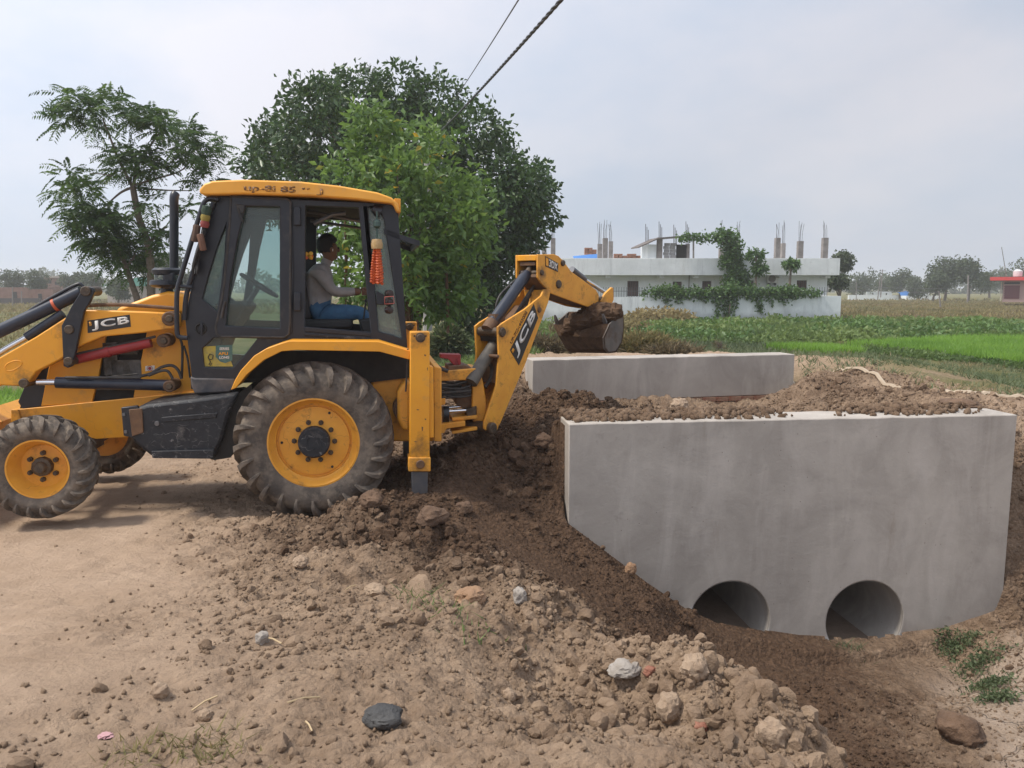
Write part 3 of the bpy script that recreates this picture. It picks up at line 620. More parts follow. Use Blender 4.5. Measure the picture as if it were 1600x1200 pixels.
# bonnet body: dark core, yellow side panels with the black grilles let in
poly([(30, 640), (48, 580), (75, 560), (150, 505), (205, 477), (250, 470), (290, 470), (300, 620), (210, 628), (60, 642)], .80, 1.40, 'engine_block', M['dark'])
for l0, l1 in ((.755, .80), (1.40, 1.445)):
    poly([(77, 570), (120, 540), (166, 520), (154, 587), (143.5, 629), (64, 634.5)], l0, l1, 'bonnet_side_panel', M['yellow'])
    poly([(231, 512), (262, 490), (296, 478), (304, 622), (208, 623), (212, 600)], l0, l1, 'bonnet_side_panel', M['yellow'])
    poly([(77, 571), (66, 634.5), (35, 639), (28, 628), (49, 579)], l0+.004, l1, 'grille', M['black'])
poly([(182, 482), (200, 475), (237, 461), (262, 455), (282, 458), (297, 462), (297, 490), (180, 492)], .74, 1.46, 'bonnet', M['yellow'], bevel=.03)
# engine seen in the gap
mb = MB()
for (x, y, sx, sz) in ((190, 545, .3, .10), (200, 575, .26, .16), (180, 600, .3, .10), (175, 560, .12, .3)):
    mb.box(ML(x, y, .80), sx, .10, sz, (Dm, Nm, ZZ))
for k in range(6): mb.tube([ML(165+k*9, 570, .76), ML(168+k*9, 595, .76)], .012, 6)
for k in range(3): mb.tube([ML(160, 590+k*7, .755), ML(215, 584+k*9, .755)], .01, 6)
mb.build('engine', mat('engine_metal', (.07, .068, .065), .5, metal=.3, var=(.13, .12, .11), scale=14, dirt=(.05, .035, .02), dirt_scale=9), JC)
# ---- loader arms
arm = [(-150, 760), (-175, 735), (-60, 590), (0, 558), (56, 526), (101, 497), (131, 484), (225, 487), (277, 489.5), (279, 512), (225, 520), (161, 526), (124, 541), (94, 562), (56, 581), (41, 604), (0, 602), (-50, 625)]
l1 = poly(arm, .50, .64, 'loader_arm', M['yellow'], bevel=.012); FARL = .98
q = [(137, 520.5), (204.5, 510.5), (202.5, 491.5), (136.5, 501)]
quadplate(q, ML, .497, .004, M['decal'], l1, 'logo_panel')
lettering('JCB', [(144, 517.5), (202.5, 508.5), (201, 493.8), (143, 502)], ML, .4955, M['white'], l1, 'logo_lettering', bold=.028, spacing=1.08)
lettering('B', [(139.5, 509.5), (143.5, 509), (143, 502.5), (139, 503)], ML, .4955, M['yellow'], l1, 'logo_emblem', bold=.05)
l2 = poly(arm, .50+FARL-.14, .64+FARL-.14, 'loader_arm', M['yellow'], bevel=.012)

for (x_, y_, l_, r_) in ((264, 498, .485, .066), (255, 532.5, .535, .062), (264, 604, .50, .055)):
    boss(x_, y_, l_, .74, r_, 'pivot_boss', 'rust'); boss(x_, y_, l_-.02, l_+.02, r_*.5)
boss(36, 599, .48, .66, .042)
poly([(110, 494), (132, 486), (131, 489), (108, 499)], .498, .502, 'arm_rib', M['yellow_worn'], bevel=0)
# embossed oval stiffener on the arm
tubepx([(8, 573), (12, 568), (22, 564), (31, 564), (34, 568), (29, 574), (19, 579), (11, 579), (8, 575)], .50, .006, 'arm_stiffener', M['yellow'], smooth_path=True, n=6)
bell = [(96, 509), (112, 478), (126, 456), (131, 450), (137, 448), (145, 450), (148, 456), (139, 474), (131, 487), (120, 540), (112.5, 572), (106, 575), (99, 572)]
b1 = poly(bell, .43, .48, 'bellcrank', M['black']); b1b = poly(bell, .66, .71, 'bellcrank', M['black'])
b2 = poly(bell, .43+FARL-.14, .48+FARL-.14, 'bellcrank', M['rust']); poly(bell, .66+FARL-.14, .71+FARL-.14, 'bellcrank', M['rust'])
for dl in (0, FARL-.14):
    boss(133, 455, .41+dl, .73+dl, .045, parent=JC); boss(107, 515, .41+dl, .73+dl, .04, parent=JC); boss(106, 565, .41+dl, .73+dl, .04, parent=JC)
    m = 'navy'
    tubepx([(-60, 545), (60, 489), (128, 456)], .57+dl, .058, 'tilt_cylinder', M[m], n=16)
    tubepx([(-60, 590), (10, 545), (44, 526)], .57+dl, .026, 'tilt_rod', M['chrome'], n=12); tubepx([(42, 527), (98, 490)], .57+dl, .042, 'link_cylinder', M['navy'], n=14)
    tubepx([(40, 507), (42, 492), (52, 482), (90, 460), (120, 444.5), (128, 446), (131, 453)], .56+dl, .016, 'guard_rail', M['black'], smooth_path=True)
    tubepx([(48, 500), (92, 472), (104, 463)], .54+dl, .011, 'hydraulic_line', M['hose'])
    boss(89, 478, .50+dl, .63+dl, .061, 'red_band', 'red') if False else None
c0, c1 = ML(85, 477.5, .57), ML(89, 475.6, .57); mb = MB(); mb.tube([c0, c1], .0615, 16); mb.build('orange_band', mat('orange_band', (.5, .09, .03), .5), JC)
mb = MB(); mb.tube([ML(118, 561.5, .60), ML(166, 550, .60)], .046, 16); mb.tube([ML(166, 550, .60), ML(172, 548.5, .60)], .052, 16); mb.tube([ML(172, 548.5, .60), ML(236, 535, .60)], .046, 16); mb.build('red_safety_strut', M['red'], JC)
tubepx([(118, 553.5), (180, 540), (243, 526)], .58, .012, 'hydraulic_line', M['hose'])
tubepx([(58, 597.3), (92, 597.6)], .56, .027, 'lift_rod', M['chrome'], n=14); tubepx([(88, 597.6), (266, 602)], .56, .052, 'lift_cylinder', M['navy'], n=18); tubepx([(102, 590), (220, 590)], .50, .012, 'hydraulic_line', M['hose'])
tubepx([(218, 588), (235, 584), (252, 574), (268, 571), (278, 578), (284, 592)], .58, .014, 'hydraulic_hose', M['hose'], smooth_path=True); tubepx([(232, 587), (250, 580), (262, 580), (270, 592)], .56, .013, 'hydraulic_hose', M['hose'], smooth_path=True)
tubepx([(134, 477.5), (180, 476), (230, 478.5), (277, 482)], .56, .017, 'hydraulic_line', M['rust'], smooth_path=True)
tubepx([(282, 530), (285, 545), (284, 590)], .66, .012, 'hydraulic_line', M['hose'], smooth_path=True); tubepx([(287, 540), (293, 560), (297, 590)], .64, .01, 'hydraulic_line', M['hose'], smooth_path=True)
quadplate([(227, 580), (241.5, 578.5), (241.5, 571), (227, 572)], ML, .752, .003, M['white'], JC, 'warning_sticker')
q2 = MB(); q2.lathe(ML(234, 575.5, .750), Nm, [(0, 0), (.016, 0), (.016, .002)], 14); q2.lathe(ML(234, 575.5, .7485), Nm, [(.022, 0), (.026, 0), (.026, .003), (.022, .003)], 16, close=True); q2.build('sticker_print', M['red'], JC)
# loader bucket out in front
mb = MB(); bk = [(-130, 800), (-260, 812), (-262, 806), (-150, 790), (-128, 770), (-120, 720), (-150, 690), (-150, 680), (-112, 700), (-108, 775)]
mb.prism(ML.pts(bk, .0), Nm*2.2); mb.build('loader_bucket', M['yellow_worn'], JC)
# ---- fuel tank and step under the door
poly([(206, 640), (230, 632), (300, 624), (372, 615), (360, 640), (346, 690), (333, 717), (238, 715), (210, 692), (204, 682)], .16, .72, 'fuel_tank', M['black_scratch'], bevel=.03)
poly([(189, 637), (214, 634), (222, 650), (222, 676), (206, 684), (193, 681)], .15, .2, 'tank_bracket', M['black'])
poly([(201, 640), (222, 638), (224, 676), (206, 682)], .142, .155, 'tank_guard', M['rust'])
for (x, y) in ((193, 648), (196, 675)): boss(x, y, .135, .17, .016, 'bolt', 'steel', n=8)
poly([(252, 652), (340, 645), (338, 653), (252, 660)], .150, .175, 'step_ledge', M['black_scratch']); poly([(236, 705), (334, 703), (333, 717), (238, 716)], .13, .18, 'step', M['black_scratch'])
boss(245, 662, .14, .17, .022, 'cap', 'steel', n=12)
poly([(250, 690), (330, 686), (352, 640), (372, 616), (392, 600), (400, 640), (360, 715), (335, 719)], .24, .72, 'mudguard', M['dark'], bevel=0)
# ---- cab
CL = .36; CW = 1.48
outer = [(341, 306), (620, 318), (622, 330), (637, 549), (594, 536), (452, 536), (437, 541), (398, 561), (376, 590), (364, 613), (303, 611), (297, 570), (289, 497), (300, 440), (322, 352)]
h_quarter = [(353, 352), (350.5, 400), (346, 440), (339, 486), (316, 467), (326, 430), (340, 385)]
h_door = [(384, 322), (437, 323), (437, 513), (352, 509), (359.5, 440), (371, 375)]
h_low = [(334, 528), (346, 527.5), (402, 529), (380, 557), (362, 576), (319, 573.5), (316.5, 544)]
h_open = [(477.5, 321.5), (560, 324.5), (579, 519), (476, 510.5)]
h_rear = [(575, 324), (596, 335), (600, 345), (628, 529), (612, 523), (592, 518)]
cabf = poly(outer, CL, CL+.07, 'cab_frame', M['black'], holes=[h_quarter, h_door, h_low, h_open, h_rear], bevel=.008)
def grow(h, k=1.0):
    cx = sum(p[0] for p in h)/len(h); cy = sum(p[1] for p in h)/len(h); return [(cx+(x-cx)*k, cy+(y-cy)*k) for x, y in h]
for h in (h_quarter, h_door, h_low, h_rear):
    poly(grow(h, 1.03), CL+.03, CL+.036, 'window_pane', M['glass_painted_sky'] if h is h_rear else M['glass'], bevel=0)
# far side of the cab (same frame, windows)
cabf2 = shift(cabf, Nm*(CW-.07))
for h in (h_door, h_rear):
    mb = MB(); mb.prism([p+Nm*(CW-.07) for p in ML.pts(grow(h, 1.03), CL+.03)], Nm*.006); mb.build('window_pane', M['glass'], JC)
def cross(px, py, r, name='cab_crossbar', mat='black', sx=.08, sz=.08):
    c = ML(px, py, CL); mb = MB(); mb.box(c+Nm*(CW/2), sx, CW-.16, sz, (Dm, Nm, ZZ)); return mb.build(name, M[mat], JC, .01)
cross(344, 312, 0); cross(300, 600, 0, sx=.06, sz=.12); cross(615, 325, 0); cross(630, 540, 0, sx=.08, sz=.12); cross(294, 505, 0, sx=.05)
# windscreen and front panel
mb = MB(); a, b_ = ML(341, 315, CL+.07), ML(294, 505, CL+.07); mb.prism([a, b_, b_+Nm*(CW-.14), a+Nm*(CW-.14)], Dm*.006); mb.build('windscreen', M['glass'], JC)
mb = MB(); a, b_ = ML(294, 510, CL+.07), ML(300, 600, CL+.07); mb.prism([a, b_, b_+Nm*(CW-.14), a+Nm*(CW-.14)], Dm*.02); mb.build('cab_front_panel', M['black'], JC)
mb = MB(); a, b_ = ML(305, 602, CL+.07), ML(560, 590, CL+.07); mb.prism([a, b_, b_+Nm*(CW-.14), a+Nm*(CW-.14)], ZZ*.03); mb.build('cab_floor', M['dark'], JC)
# door leaf with rubber edge, handle, hinges
dro = [(361, 307), (449, 311), (454, 316), (453, 505), (451, 522), (444, 527), (372, 526), (346, 526), (339, 521), (337, 512), (345, 478), (351, 440), (359, 350)]
poly(dro, CL-.035, CL, 'door_frame', M['black'], holes=[h_door], bevel=.01)
w = ML.pts([(x, y) for x, y in dro]+[dro[0]], CL-.03); mb = MB(); mb.tube(w, .012, 8); mb.build('door_seal', M['hose'], JC)
poly([(368, 318), (382, 320), (381, 333), (372, 333)], CL-.05, CL-.03, 'door_latch', M['hose'], bevel=.008)
tubepx([(372, 326), (379, 346)], CL-.05, .011, 'door_latch_lever', M['hose'])
mb = MB(); c = ML(314, 513.5, CL-.006); mb.lathe(c, Nm, [(.055, .012), (.05, -.004), (.043, -.008), (.036, .004), (0, .01)], 28); me = mb.build('handle_recess', M['dark'], JC); me.scale = (1, 1, 1)
poly([(312.5, 503), (316.5, 503), (317, 524), (313, 524)], CL-.02, CL, 'door_handle', M['black'], bevel=.005)
for y in (337, 471):
    poly([(459, y-14), (469, y-14), (470, y+15), (459, y+15)], CL-.05, CL, 'door_hinge', M['black'], bevel=.008)
tubepx([(346, 497), (349, 480), (352, 471)], CL-.05, .012, 'grab_handle', M['hose']); tubepx([(453, 318), (457, 420), (455, 520)], CL-.01, .012, 'pillar_trim', M['black'])
# sill rails of the open window
poly([(476, 510.5), (579, 519.5), (580, 526), (476, 518)], CL-.012, CL, 'window_rail', M['black']); poly([(476, 520), (582, 528), (583, 532), (476, 525)], CL-.018, CL, 'window_rail', M['black_scratch'])
# sticker on the lower window
quadplate([(318, 572.5), (364, 572.5), (360, 562), (338, 540.5), (317.5, 541.5)], ML, CL+.026, .002, mat('yellow_sticker', (.42, .33, .05), .5, dirt=(.25, .22, .1), dirt_scale=14), JC, 'sticker')
quadplate([(337, 540), (363, 539), (363, 563), (352, 567.5), (344, 565), (337, 558)], ML, CL+.022, .002, mat('green_sticker', (.045, .12, .11), .5, dirt=(.12, .2, .18), dirt_scale=20), JC, 'sticker')
for t_, q in (('LOADALL', [(341, 546.5), (359, 546), (359, 541.5), (341, 542)]), ('AALCO', [(340, 554.5), (360, 554), (360, 549.5), (340, 550)]), ('LONG', [(343, 561), (359, 560.5), (359, 556), (343, 556.5)])):
    pass
lettering('SERIES', [(343, 547), (358, 547), (358, 542.8), (343, 542.8)], ML, CL+.020, M['white'], JC, 'sticker_lettering')
lettering('APLI', [(341, 555), (356, 554.5), (356, 550), (341, 550.5)], ML, CL+.020, M['yellow'], JC, 'sticker_lettering')
lettering('LONG', [(343, 561), (358, 560.5), (358, 556.2), (343, 556.7)], ML, CL+.020, M['white'], JC, 'sticker_lettering')
tubepx([(325, 558), (328, 553), (333, 555), (332, 561), (327, 562), (325, 558), (329, 566), (326, 569), (329, 571), (331, 567)], CL+.02, .004, 'sticker_emblem', M['decal'], n=5)
# lower sill of the cab
poly([(297, 589), (304, 591), (366, 592), (366, 607), (357, 613), (304, 615), (299, 604)], CL-.03, CL+.2, 'cab_sill', mat('dusty_step', (.035, .04, .05), .6, var=(.08, .078, .08), scale=7, dirt=(.15, .13, .12), dirt_scale=6), bevel=.012)
# roof
roof = [(311, 301), (312, 295), (319, 287), (332, 282.5), (380, 280.5), (470, 283.5), (530, 290), (590, 300.5), (612, 308.5), (622, 318), (625, 331), (620, 331), (614, 318), (560, 311.5), (485, 306), (380, 303), (317, 304)]
mb = MB(); RL0, RL1 = .24, 1.96
cxy = (470, 318)
rows = []
for l, k, dz in ((RL0, 1.0, 0), (RL0+.01, 1.0, 0)): pass
mb.prism(ML.pts(roof, RL0), Nm*(RL1-RL0)); ro = mb.build('cab_roof', M['yellow_roof'], JC, bevel=.035)
poly([(616, 310), (626, 310.5), (626, 332), (621, 332)], RL0+.05, RL1-.05, 'roof_edge', M['yellow'], bevel=.004)
lettering('up-8i 85', [(381, 300.5), (462, 304.3), (462, 291.3), (381, 288)], ML, RL0-.004, M['worn_print'], ro, 'worn_lettering', bold=.035)
lettering('" J', [(472, 303.8), (505, 305.5), (505, 294.5), (472, 293.2)], ML, RL0-.004, M['worn_print'], ro, 'worn_lettering', bold=.01)
poly([(325, 304), (610, 318), (612, 324), (322, 312)], CL+.01, CL+CW-.02, 'headlining', M['dark'], bevel=0)
# work lights under the roof tail, tail flap
for dl in (.38, 1.5):
    c = ML(591, 329, dl); mb = MB(); mb.lathe(c, (Dm*.8-ZZ*.35), [(0, -.06), (.035, -.055), (.06, -.01), (.065, .03), (.058, .032), (0, .03)], 20); mb.build('work_light', M['black'], JC)
c = ML(613, 337, .46); mb = MB(); mb.lathe(c, (Dm*.8-ZZ*.35), [(0, -.06), (.04, -.055), (.062, -.01), (.066, .03), (.058, .032), (0, .03)], 20); mb.build('work_light', M['black'], JC)
# opened rear window pushed out under the roof
mb = MB(); a = ML(600, 357, CL+.0); b_ = ML(651, 375, CL+.0); mb.prism([a, b_, b_-ZZ*.05, a-ZZ*.05], Nm*.03); mb.prism([a+Nm*1.25, b_+Nm*1.25, b_+Nm*1.25-ZZ*.05, a+Nm*1.25-ZZ*.05], Nm*.03)
mb.prism([b_+Nm*.03, b_+Nm*1.25, b_+Nm*1.25-ZZ*.05, b_+Nm*.03-ZZ*.05], Dm*.03); rw = mb.build('rear_window_frame', M['black'], JC)
mb = MB(); mb.prism([a+Nm*.03, b_+Nm*.03, b_+Nm*1.25, a+Nm*1.25], -ZZ*.006); mb.build('window_pane', M['glass'], rw)
mb = MB(); mb.tube([ML(480, 330, CL+.5), ML(560, 345, CL+.5), ML(600, 357, CL+.5)], .018, 8); mb.tube([ML(490, 350, CL+.2), ML(520, 335, CL+.2), ML(540, 333, CL+.2)], .02, 8); mb.tube([ML(485, 345, CL+.9), ML(575, 358, CL+.9)], .015, 8); mb.build('roof_rails', M['steel'], JC)
# rear lamp cluster on its bracket
poly([(588, 454), (601, 461), (601, 477), (588, 476)], CL-.03, CL+.0, 'lamp_bracket', M['black'])
for i, y in enumerate((459, 472, 484.5)):
    c = ML(608, y, CL-.10); mb = MB(); mb.lathe(c, (-Nm+Dm*.35).normalized(), [(0, .05), (.025, .045), (.036, .02), (.036, -.03), (0, -.04)], 16); mb.build('tail_lamp', mat('smoked_lamp', (.03, .02, .02), .25) if i == 0 else bpy.data.materials['smoked_lamp'], JC)
tubepx([(601, 464), (615, 463), (616, 474), (601, 475), (601, 464)], CL-.15, .004, 'lamp_guard', mat('pink_wire', (.4, .1, .08), .5), n=5)
# handrail / mirror bar in front of the door
tubepx([(342, 312), (330, 310), (320, 315), (313, 333), (300, 375), (284, 428), (277, 455), (276, 490), (277, 521), (282, 527), (293, 528)], CL-.06, .021, 'handrail', M['black'], smooth_path=True, n=12)
tubepx([(334, 316), (322, 350), (308, 405), (292, 458), (288, 500)], CL-.03, .022, 'front_pillar_tube', M['black'], smooth_path=True, n=12)
tubepx([(280, 447), (300, 449)], CL-.06, .016, 'handrail_bracket', M['black'])
# exhaust stack, pre-cleaner
mb = MB(); mb.tube(catmull([ML(272, 425, .95), ML(272, 380, .95), ML(272, 330, .95), ML(272, 309, .95), ML(274, 303, .97)]), .041, 18); mb.build('exhaust_stack', M['black'], JC)
pc = ML(261, 440, .86); mb = MB(); mb.lathe(ML(261, 460, .86), ZZ, [(.06, 0), (.055, .06), (.13, .07), (.15, .09), (.145, .13), (.10, .14)], 28); mb.lathe(ML(261, 427, .86), ZZ, [(.10, -.02), (.13, -.01), (.135, .03), (.11, .05), (0, .055)], 28); p0 = mb.build('air_precleaner', M['black'], JC)
mb = MB(); mb.lathe(ML(261, 441, .86), ZZ, [(.105, -.02), (.112, .02), (.11, .075), (.1, .08)], 24); mb.build('bowl', M['clear'], p0)
poly([(253, 424), (273, 426), (272, 452), (254, 452)], .74, .80, 'headlight', M['black'], bevel=.02)
# ---- inside the cab
st = MB(); st.box(ML(512, 505, 1.1), .50, .5, .10, (Dm, Nm, ZZ)); st.build('seat', M['seat'], JC, .03)
mb = MB(); a = ML(486, 500, .88); b_ = ML(474, 420, .88); mb.prism([a, a-Dm*.10, b_-Dm*.10, b_], Nm*.46); mb.build('seat_backrest', M['seat'], JC, .04)
mb = MB(); mb.box(ML(512, 528, 1.1), .35, .4, .18, (Dm, Nm, ZZ)); mb.build('seat_base', M['dark'], JC)
mb = MB(); a = ML(385, 470, .95); mb.prism([ML(300, 520, .75), ML(335, 475, .75), ML(375, 470, .75), ML(385, 480, .75), ML(350, 530, .75), ML(330, 580, .75), ML(300, 590, .75)], Nm*.75); mb.build('dashboard', M['seat'], JC, .02)
mb = MB(); axw = (Dm*.55+ZZ*.84).normalized(); cw = ML(405, 446, 1.1); uu = axw.orthogonal().normalized(); vv = axw.cross(uu)
mb.tube([cw+(uu*math.cos(t)+vv*math.sin(t))*.20 for t in np.linspace(0, 2*math.pi, 33)], .016, 8, cap=False)
for k in range(3): mb.tube([cw, cw+(uu*math.cos(k*2.1+.4)+vv*math.sin(k*2.1+.4))*.2], .013, 6)
mb.tube([cw, cw-axw*.45], .03, 8); mb.build('steering_wheel', M['seat'], JC)
mb = MB()
for k in range(4): mb.tube([ML(565+k*6, 520, .85+.15*k), ML(572+k*5, 470, .85+.15*k)], .009, 6); mb.lathe(ML(572+k*5, 470, .85+.15*k), ZZ, [(0, -.02), (.022, 0), (0, .025)], 10)
mb.build('control_levers', M['seat'], JC)
poly([(575, 545), (560, 500), (590, 495), (606, 540)], .8, 1.5, 'lever_console', M['seat'], bevel=.02)
# ---- rear fenders
fen = [(360.5, 609.5), (367, 594), (376, 579), (397, 556), (415, 545), (437, 537), (452, 532.5), (520, 533), (592, 533.5), (641, 548.5), (640, 562), (593, 549.5), (464, 547), (440, 549), (412, 563), (385, 586), (369, 606)]
poly(fen, .04, .40, 'rear_fender', M['yellow'], bevel=.006); poly(fen, WID-.40, WID-.04, 'rear_fender', M['yellow'], bevel=.006)
poly([(380, 590), (412, 562), (440, 548.5), (592, 549), (640, 561), (640, 590), (560, 600), (420, 600)], .46, .54, 'inner_wheel_arch', M['dark'], bevel=0)
# ---- rear frame, stabilisers
poly([(578, 586), (600, 582), (641, 575), (678, 575), (678, 690), (640, 690), (600, 690), (585, 640)], .50, 1.75, 'rear_frame', M['yellow_worn'], bevel=.02)
mb = MB(); mb.lathe(ML(634, 640, .30), Nm, [(0, 0), (.10, 0), (.12, .02), (.12, .3), (0, .3)], 28); mb.build('rear_light_housing', M['rust'], JC)
poly([(621, 612), (630, 598), (641, 595), (641, 675), (628, 672), (621, 655)], .22, .5, 'side_frame_casting', M['yellow_worn'], bevel=.03)
def stabiliser(l, up=0.):
    s = poly([(641, 518.5), (671.5, 518.5), (671.5, 720), (640, 720)], l, l+.17, 'stabiliser_leg', M['yellow'], bevel=.008)
    if up: pass
    poly([(638, 715), (673, 715), (673, 737), (638, 737)], l-.012, l+.182, 'stabiliser_collar', M['yellow_worn'], s, bevel=.008)
    poly([(643, 737), (668.5, 737), (667.5, 800), (644, 800)], l+.02, l+.15, 'inner_leg', M['steel'], s, bevel=.006)
    mb = MB(); mb.lathe(ML(657, 527.5, l-.014), Nm, [(0, 0), (.028, 0), (.032, .006), (.045, .008), (.045, .02)], 18); mb.build('pin', M['grease'], s)
    mb = MB(); mb.lathe(ML(657, 726, l-.03), Nm, [(0, 0), (.034, 0), (.04, .008), (.04, .03)], 18); mb.build('pin', M['rust'], s)
    for x in (647.5, 665.5):
        mb = MB(); mb.lathe(ML(x, 525, l-.003), Nm, [(0, 0), (.008, 0), (.008, .01)], 8); mb.build('hole', M['dark'], s)
    for (x, y, a, b) in ((664.5, 555, 3.5, 3), (668, 577, 1.5, 6), (660, 670, 2.5, 7), (653, 640, 4, 2), (665, 655, 3, 2.5), (650, 690, 5, 1.5)):
        poly([(x-a/2, y-b/2), (x+a/2, y-b/2+1), (x+a/2-1, y+b/2), (x-a/2+.5, y+b/2)], l-.0015, l+.002, 'paint_chip', M['rust'], s, bevel=0)
    return s
s1 = stabiliser(-.02)
s2 = stabiliser(-.02)
def movetree(o, v):
    o.location = o.location + Vector(v)
movetree(s2, Nm*(WID-.13))
poly([(670, 571), (677, 574), (678, 640), (678, 684), (671, 684)], .0, .16, 'stabiliser_guide', M['yellow'], bevel=.005)
tubepx([(637, 545), (636, 580), (634, 612)], .1, .008, 'hydraulic_line', M['hose'])
poly([(690, 575), (678, 572), (678, 690), (690, 690)], .3, 1.9, 'slide_frame', M['yellow_worn'], bevel=.01)
# ---- backhoe: slewing kingpost on the rear frame
k0, k1 = .92, 1.28
poly([(741, 580), (750, 577), (755, 598), (760, 626), (760, 644), (755, 658), (748, 666), (741, 664), (737, 650), (738, 600)], k0+.0, k1, 'kingpost', M['yellow_worn'], bevel=.012)
poly([(678, 581), (742, 575.5), (748, 577), (748, 596), (741, 598), (728, 594), (679, 596)], k0-.06, k1+.06, 'kingpost_bracket', M['yellow_worn'], bevel=.01)
poly([(700, 572), (725, 570), (738, 575), (738, 580), (700, 583)], k0-.02, k1, 'kingpost_cap', M['rust'], bevel=.01)
poly([(706, 653), (746, 649), (746, 654.5), (707, 658)], k0-.08, k1, 'kingpost_bracket', M['yellow_worn'], bevel=.006)
poly([(685, 664), (727, 658), (727, 666), (698, 670), (694, 677), (685, 677)], k0-.14, k1, 'kingpost_bracket', M['yellow_worn'], bevel=.006)
poly([(706, 674), (746, 667), (746, 672), (707, 678.5)], k0-.10, k1, 'kingpost_bracket', M['yellow_worn'], bevel=.006)
poly([(728, 640), (745, 635), (745, 648), (730, 652)], k0-.05, k1, 'slew_clevis', M['grease'], bevel=.006)
poly([(722, 596), (742, 598), (742, 640), (730, 640), (712, 632), (712, 622), (722, 615)], k0+.06, k1-.05, 'swing_post', M['rust'], bevel=.01)
poly([(683, 624), (696, 622), (696, 632), (683, 634)], k0-.1, k0+.05, 'valve_bracket', M['yellow_worn'])
mb = MB(); mb.tube([ML(692, 647, k0), ML(701, 647, k0)], .085, 18); mb.build('slew_cylinder', M['black'], JC)
tubepx([(700, 643), (731, 641)], k0-.03, .018, 'slew_rod', M['chrome'], n=12); tubepx([(700, 637), (722, 635)], k0+.10, .016, 'slew_rod', M['chrome'], n=12)
rn = random.Random(4)
for i in range(11):
    y = 597+i*2.3
    tubepx([(678, y+rn.uniform(-2, 2)), (692, y+rn.uniform(-1, 3)), (708, y+rn.uniform(-1, 3)), (724, y+rn.uniform(-3, 2)), (736, y-4+rn.uniform(-4, 2))], k0-.04+rn.uniform(-.06, .2), .013, 'hydraulic_hose', M['hose'], smooth_path=True, n=7)
tubepx([(684, 660), (684, 620), (685, 600), (684, 585), (680, 574)], k0-.12, .007, 'steel_line', M['steel'], smooth_path=True, n=6)
tubepx([(678, 568), (688, 575), (700, 580)], k0-.1, .02, 'hydraulic_hose', M['hose'], smooth_path=True)
poly([(688, 553), (720, 554), (720, 570), (711, 573), (700, 561), (688, 559)], .96, 1.12, 'boom_lock', M['red'], bevel=.006)
tubepx([(711, 574), (714, 560), (718, 572)], .95, .006, 'red_strut', M['red'])
# ---- boom, dipper and bucket: the backhoe is swung away to the right
PHI = math.radians(50); BO = ML(762, 660, 1.02); BP = Plane((BO.x, BO.y, 0), PHI); BW = .34
boom = [(778, 511), (785, 505), (820, 483), (846, 462), (850, 452), (861, 453), (857, 472), (822, 566), (783, 659), (777, 672), (766, 678), (757, 670), (757, 659), (776, 602), (780, 556)]
bn = poly(boom, -BW/2, -BW/2+.025, 'boom_plate', M['yellow_worn'], bevel=.006, plane=BP)
bf = poly(boom, BW/2-.025, BW/2, 'boom_plate', M['yellow_worn'], bevel=.006, plane=BP) if False else None
mb = MB(); mb.prism([p+BP.n*(BW-.025) for p in BP.pts(boom, -BW/2)], BP.n*.025); bf = mb.build('boom_plate', M['yellow_worn'], JC, .006)
def solidB(pl, l0, l1, name, m, bevel=.006, base=-BW/2):
    """profile measured on the near plate, set at depth l0..l1"""
    mb = MB(); mb.prism([p+BP.n*(l0-base) for p in BP.pts(pl, base)], BP.n*(l1-l0)); return mb.build(name, M[m], JC, bevel)
solidB([(861, 453), (857, 472), (822, 566), (783, 659), (777, 672), (772, 668), (779, 655), (817, 564), (852, 470), (853, 453)], -BW/2+.026, BW/2-.026, 'boom_web', 'yellow_worn')
solidB([(800, 520), (838, 478), (846, 478), (790, 600), (784, 600)], -BW/2+.026, BW/2-.026, 'boom_inner_web', 'rust')
solidB([(782, 515), (792, 508), (795, 530), (786, 535)], -BW/2+.026, BW/2-.026, 'boom_crossbar', 'dark')
def bossB(px, py, l0, l1, r, m='grease', base=-BW/2):
    c = BP(px, py, base) + BP.n*(l0-base); mb = MB(); mb.lathe(c, BP.n, [(0, 0), (r*.8, 0), (r, .01), (r, l1-l0), (0, l1-l0)], 18); return mb.build('pin', M[m], JC)
bossB(784.5, 519, -BW/2-.02, BW/2+.02, .05); bossB(842.5, 484, -BW/2-.015, BW/2, .032, 'rust'); bossB(766, 669, -BW/2-.05, BW/2+.05, .062); bossB(778, 557, -BW/2-.005, 0, .02, 'rust')
# logo and number on the boom
q = [(811, 572), (797, 548), (834.5, 474.5), (841, 495)]
qq = [(809.5, 567.5), (840.3, 497), (834.0, 476.5), (798.5, 546.5)]
quadplate([(811, 571), (841, 497), (834.2, 475), (797, 547)], BP, -BW/2-.004, .004, M['decal'], bn, 'logo_panel')
lettering('JCB', [(808.8, 561.5), (838.6, 497), (833.0, 480.5), (802.3, 542.5)], BP, -BW/2-.0065, M['white'], bn, 'logo_lettering', bold=.028, spacing=1.08)
lettering('B', [(801.3, 552), (804.3, 546.5), (801.9, 542.5), (799.2, 548)], BP, -BW/2-.0065, M['yellow'], bn, 'logo_emblem', bold=.05)
lettering('UP-7054442008', [(799.5, 538), (824.5, 488.5), (821.2, 485.2), (796.8, 534.5)], BP, -BW/2-.003, M['worn_print'], bn, 'worn_lettering', bold=.02)
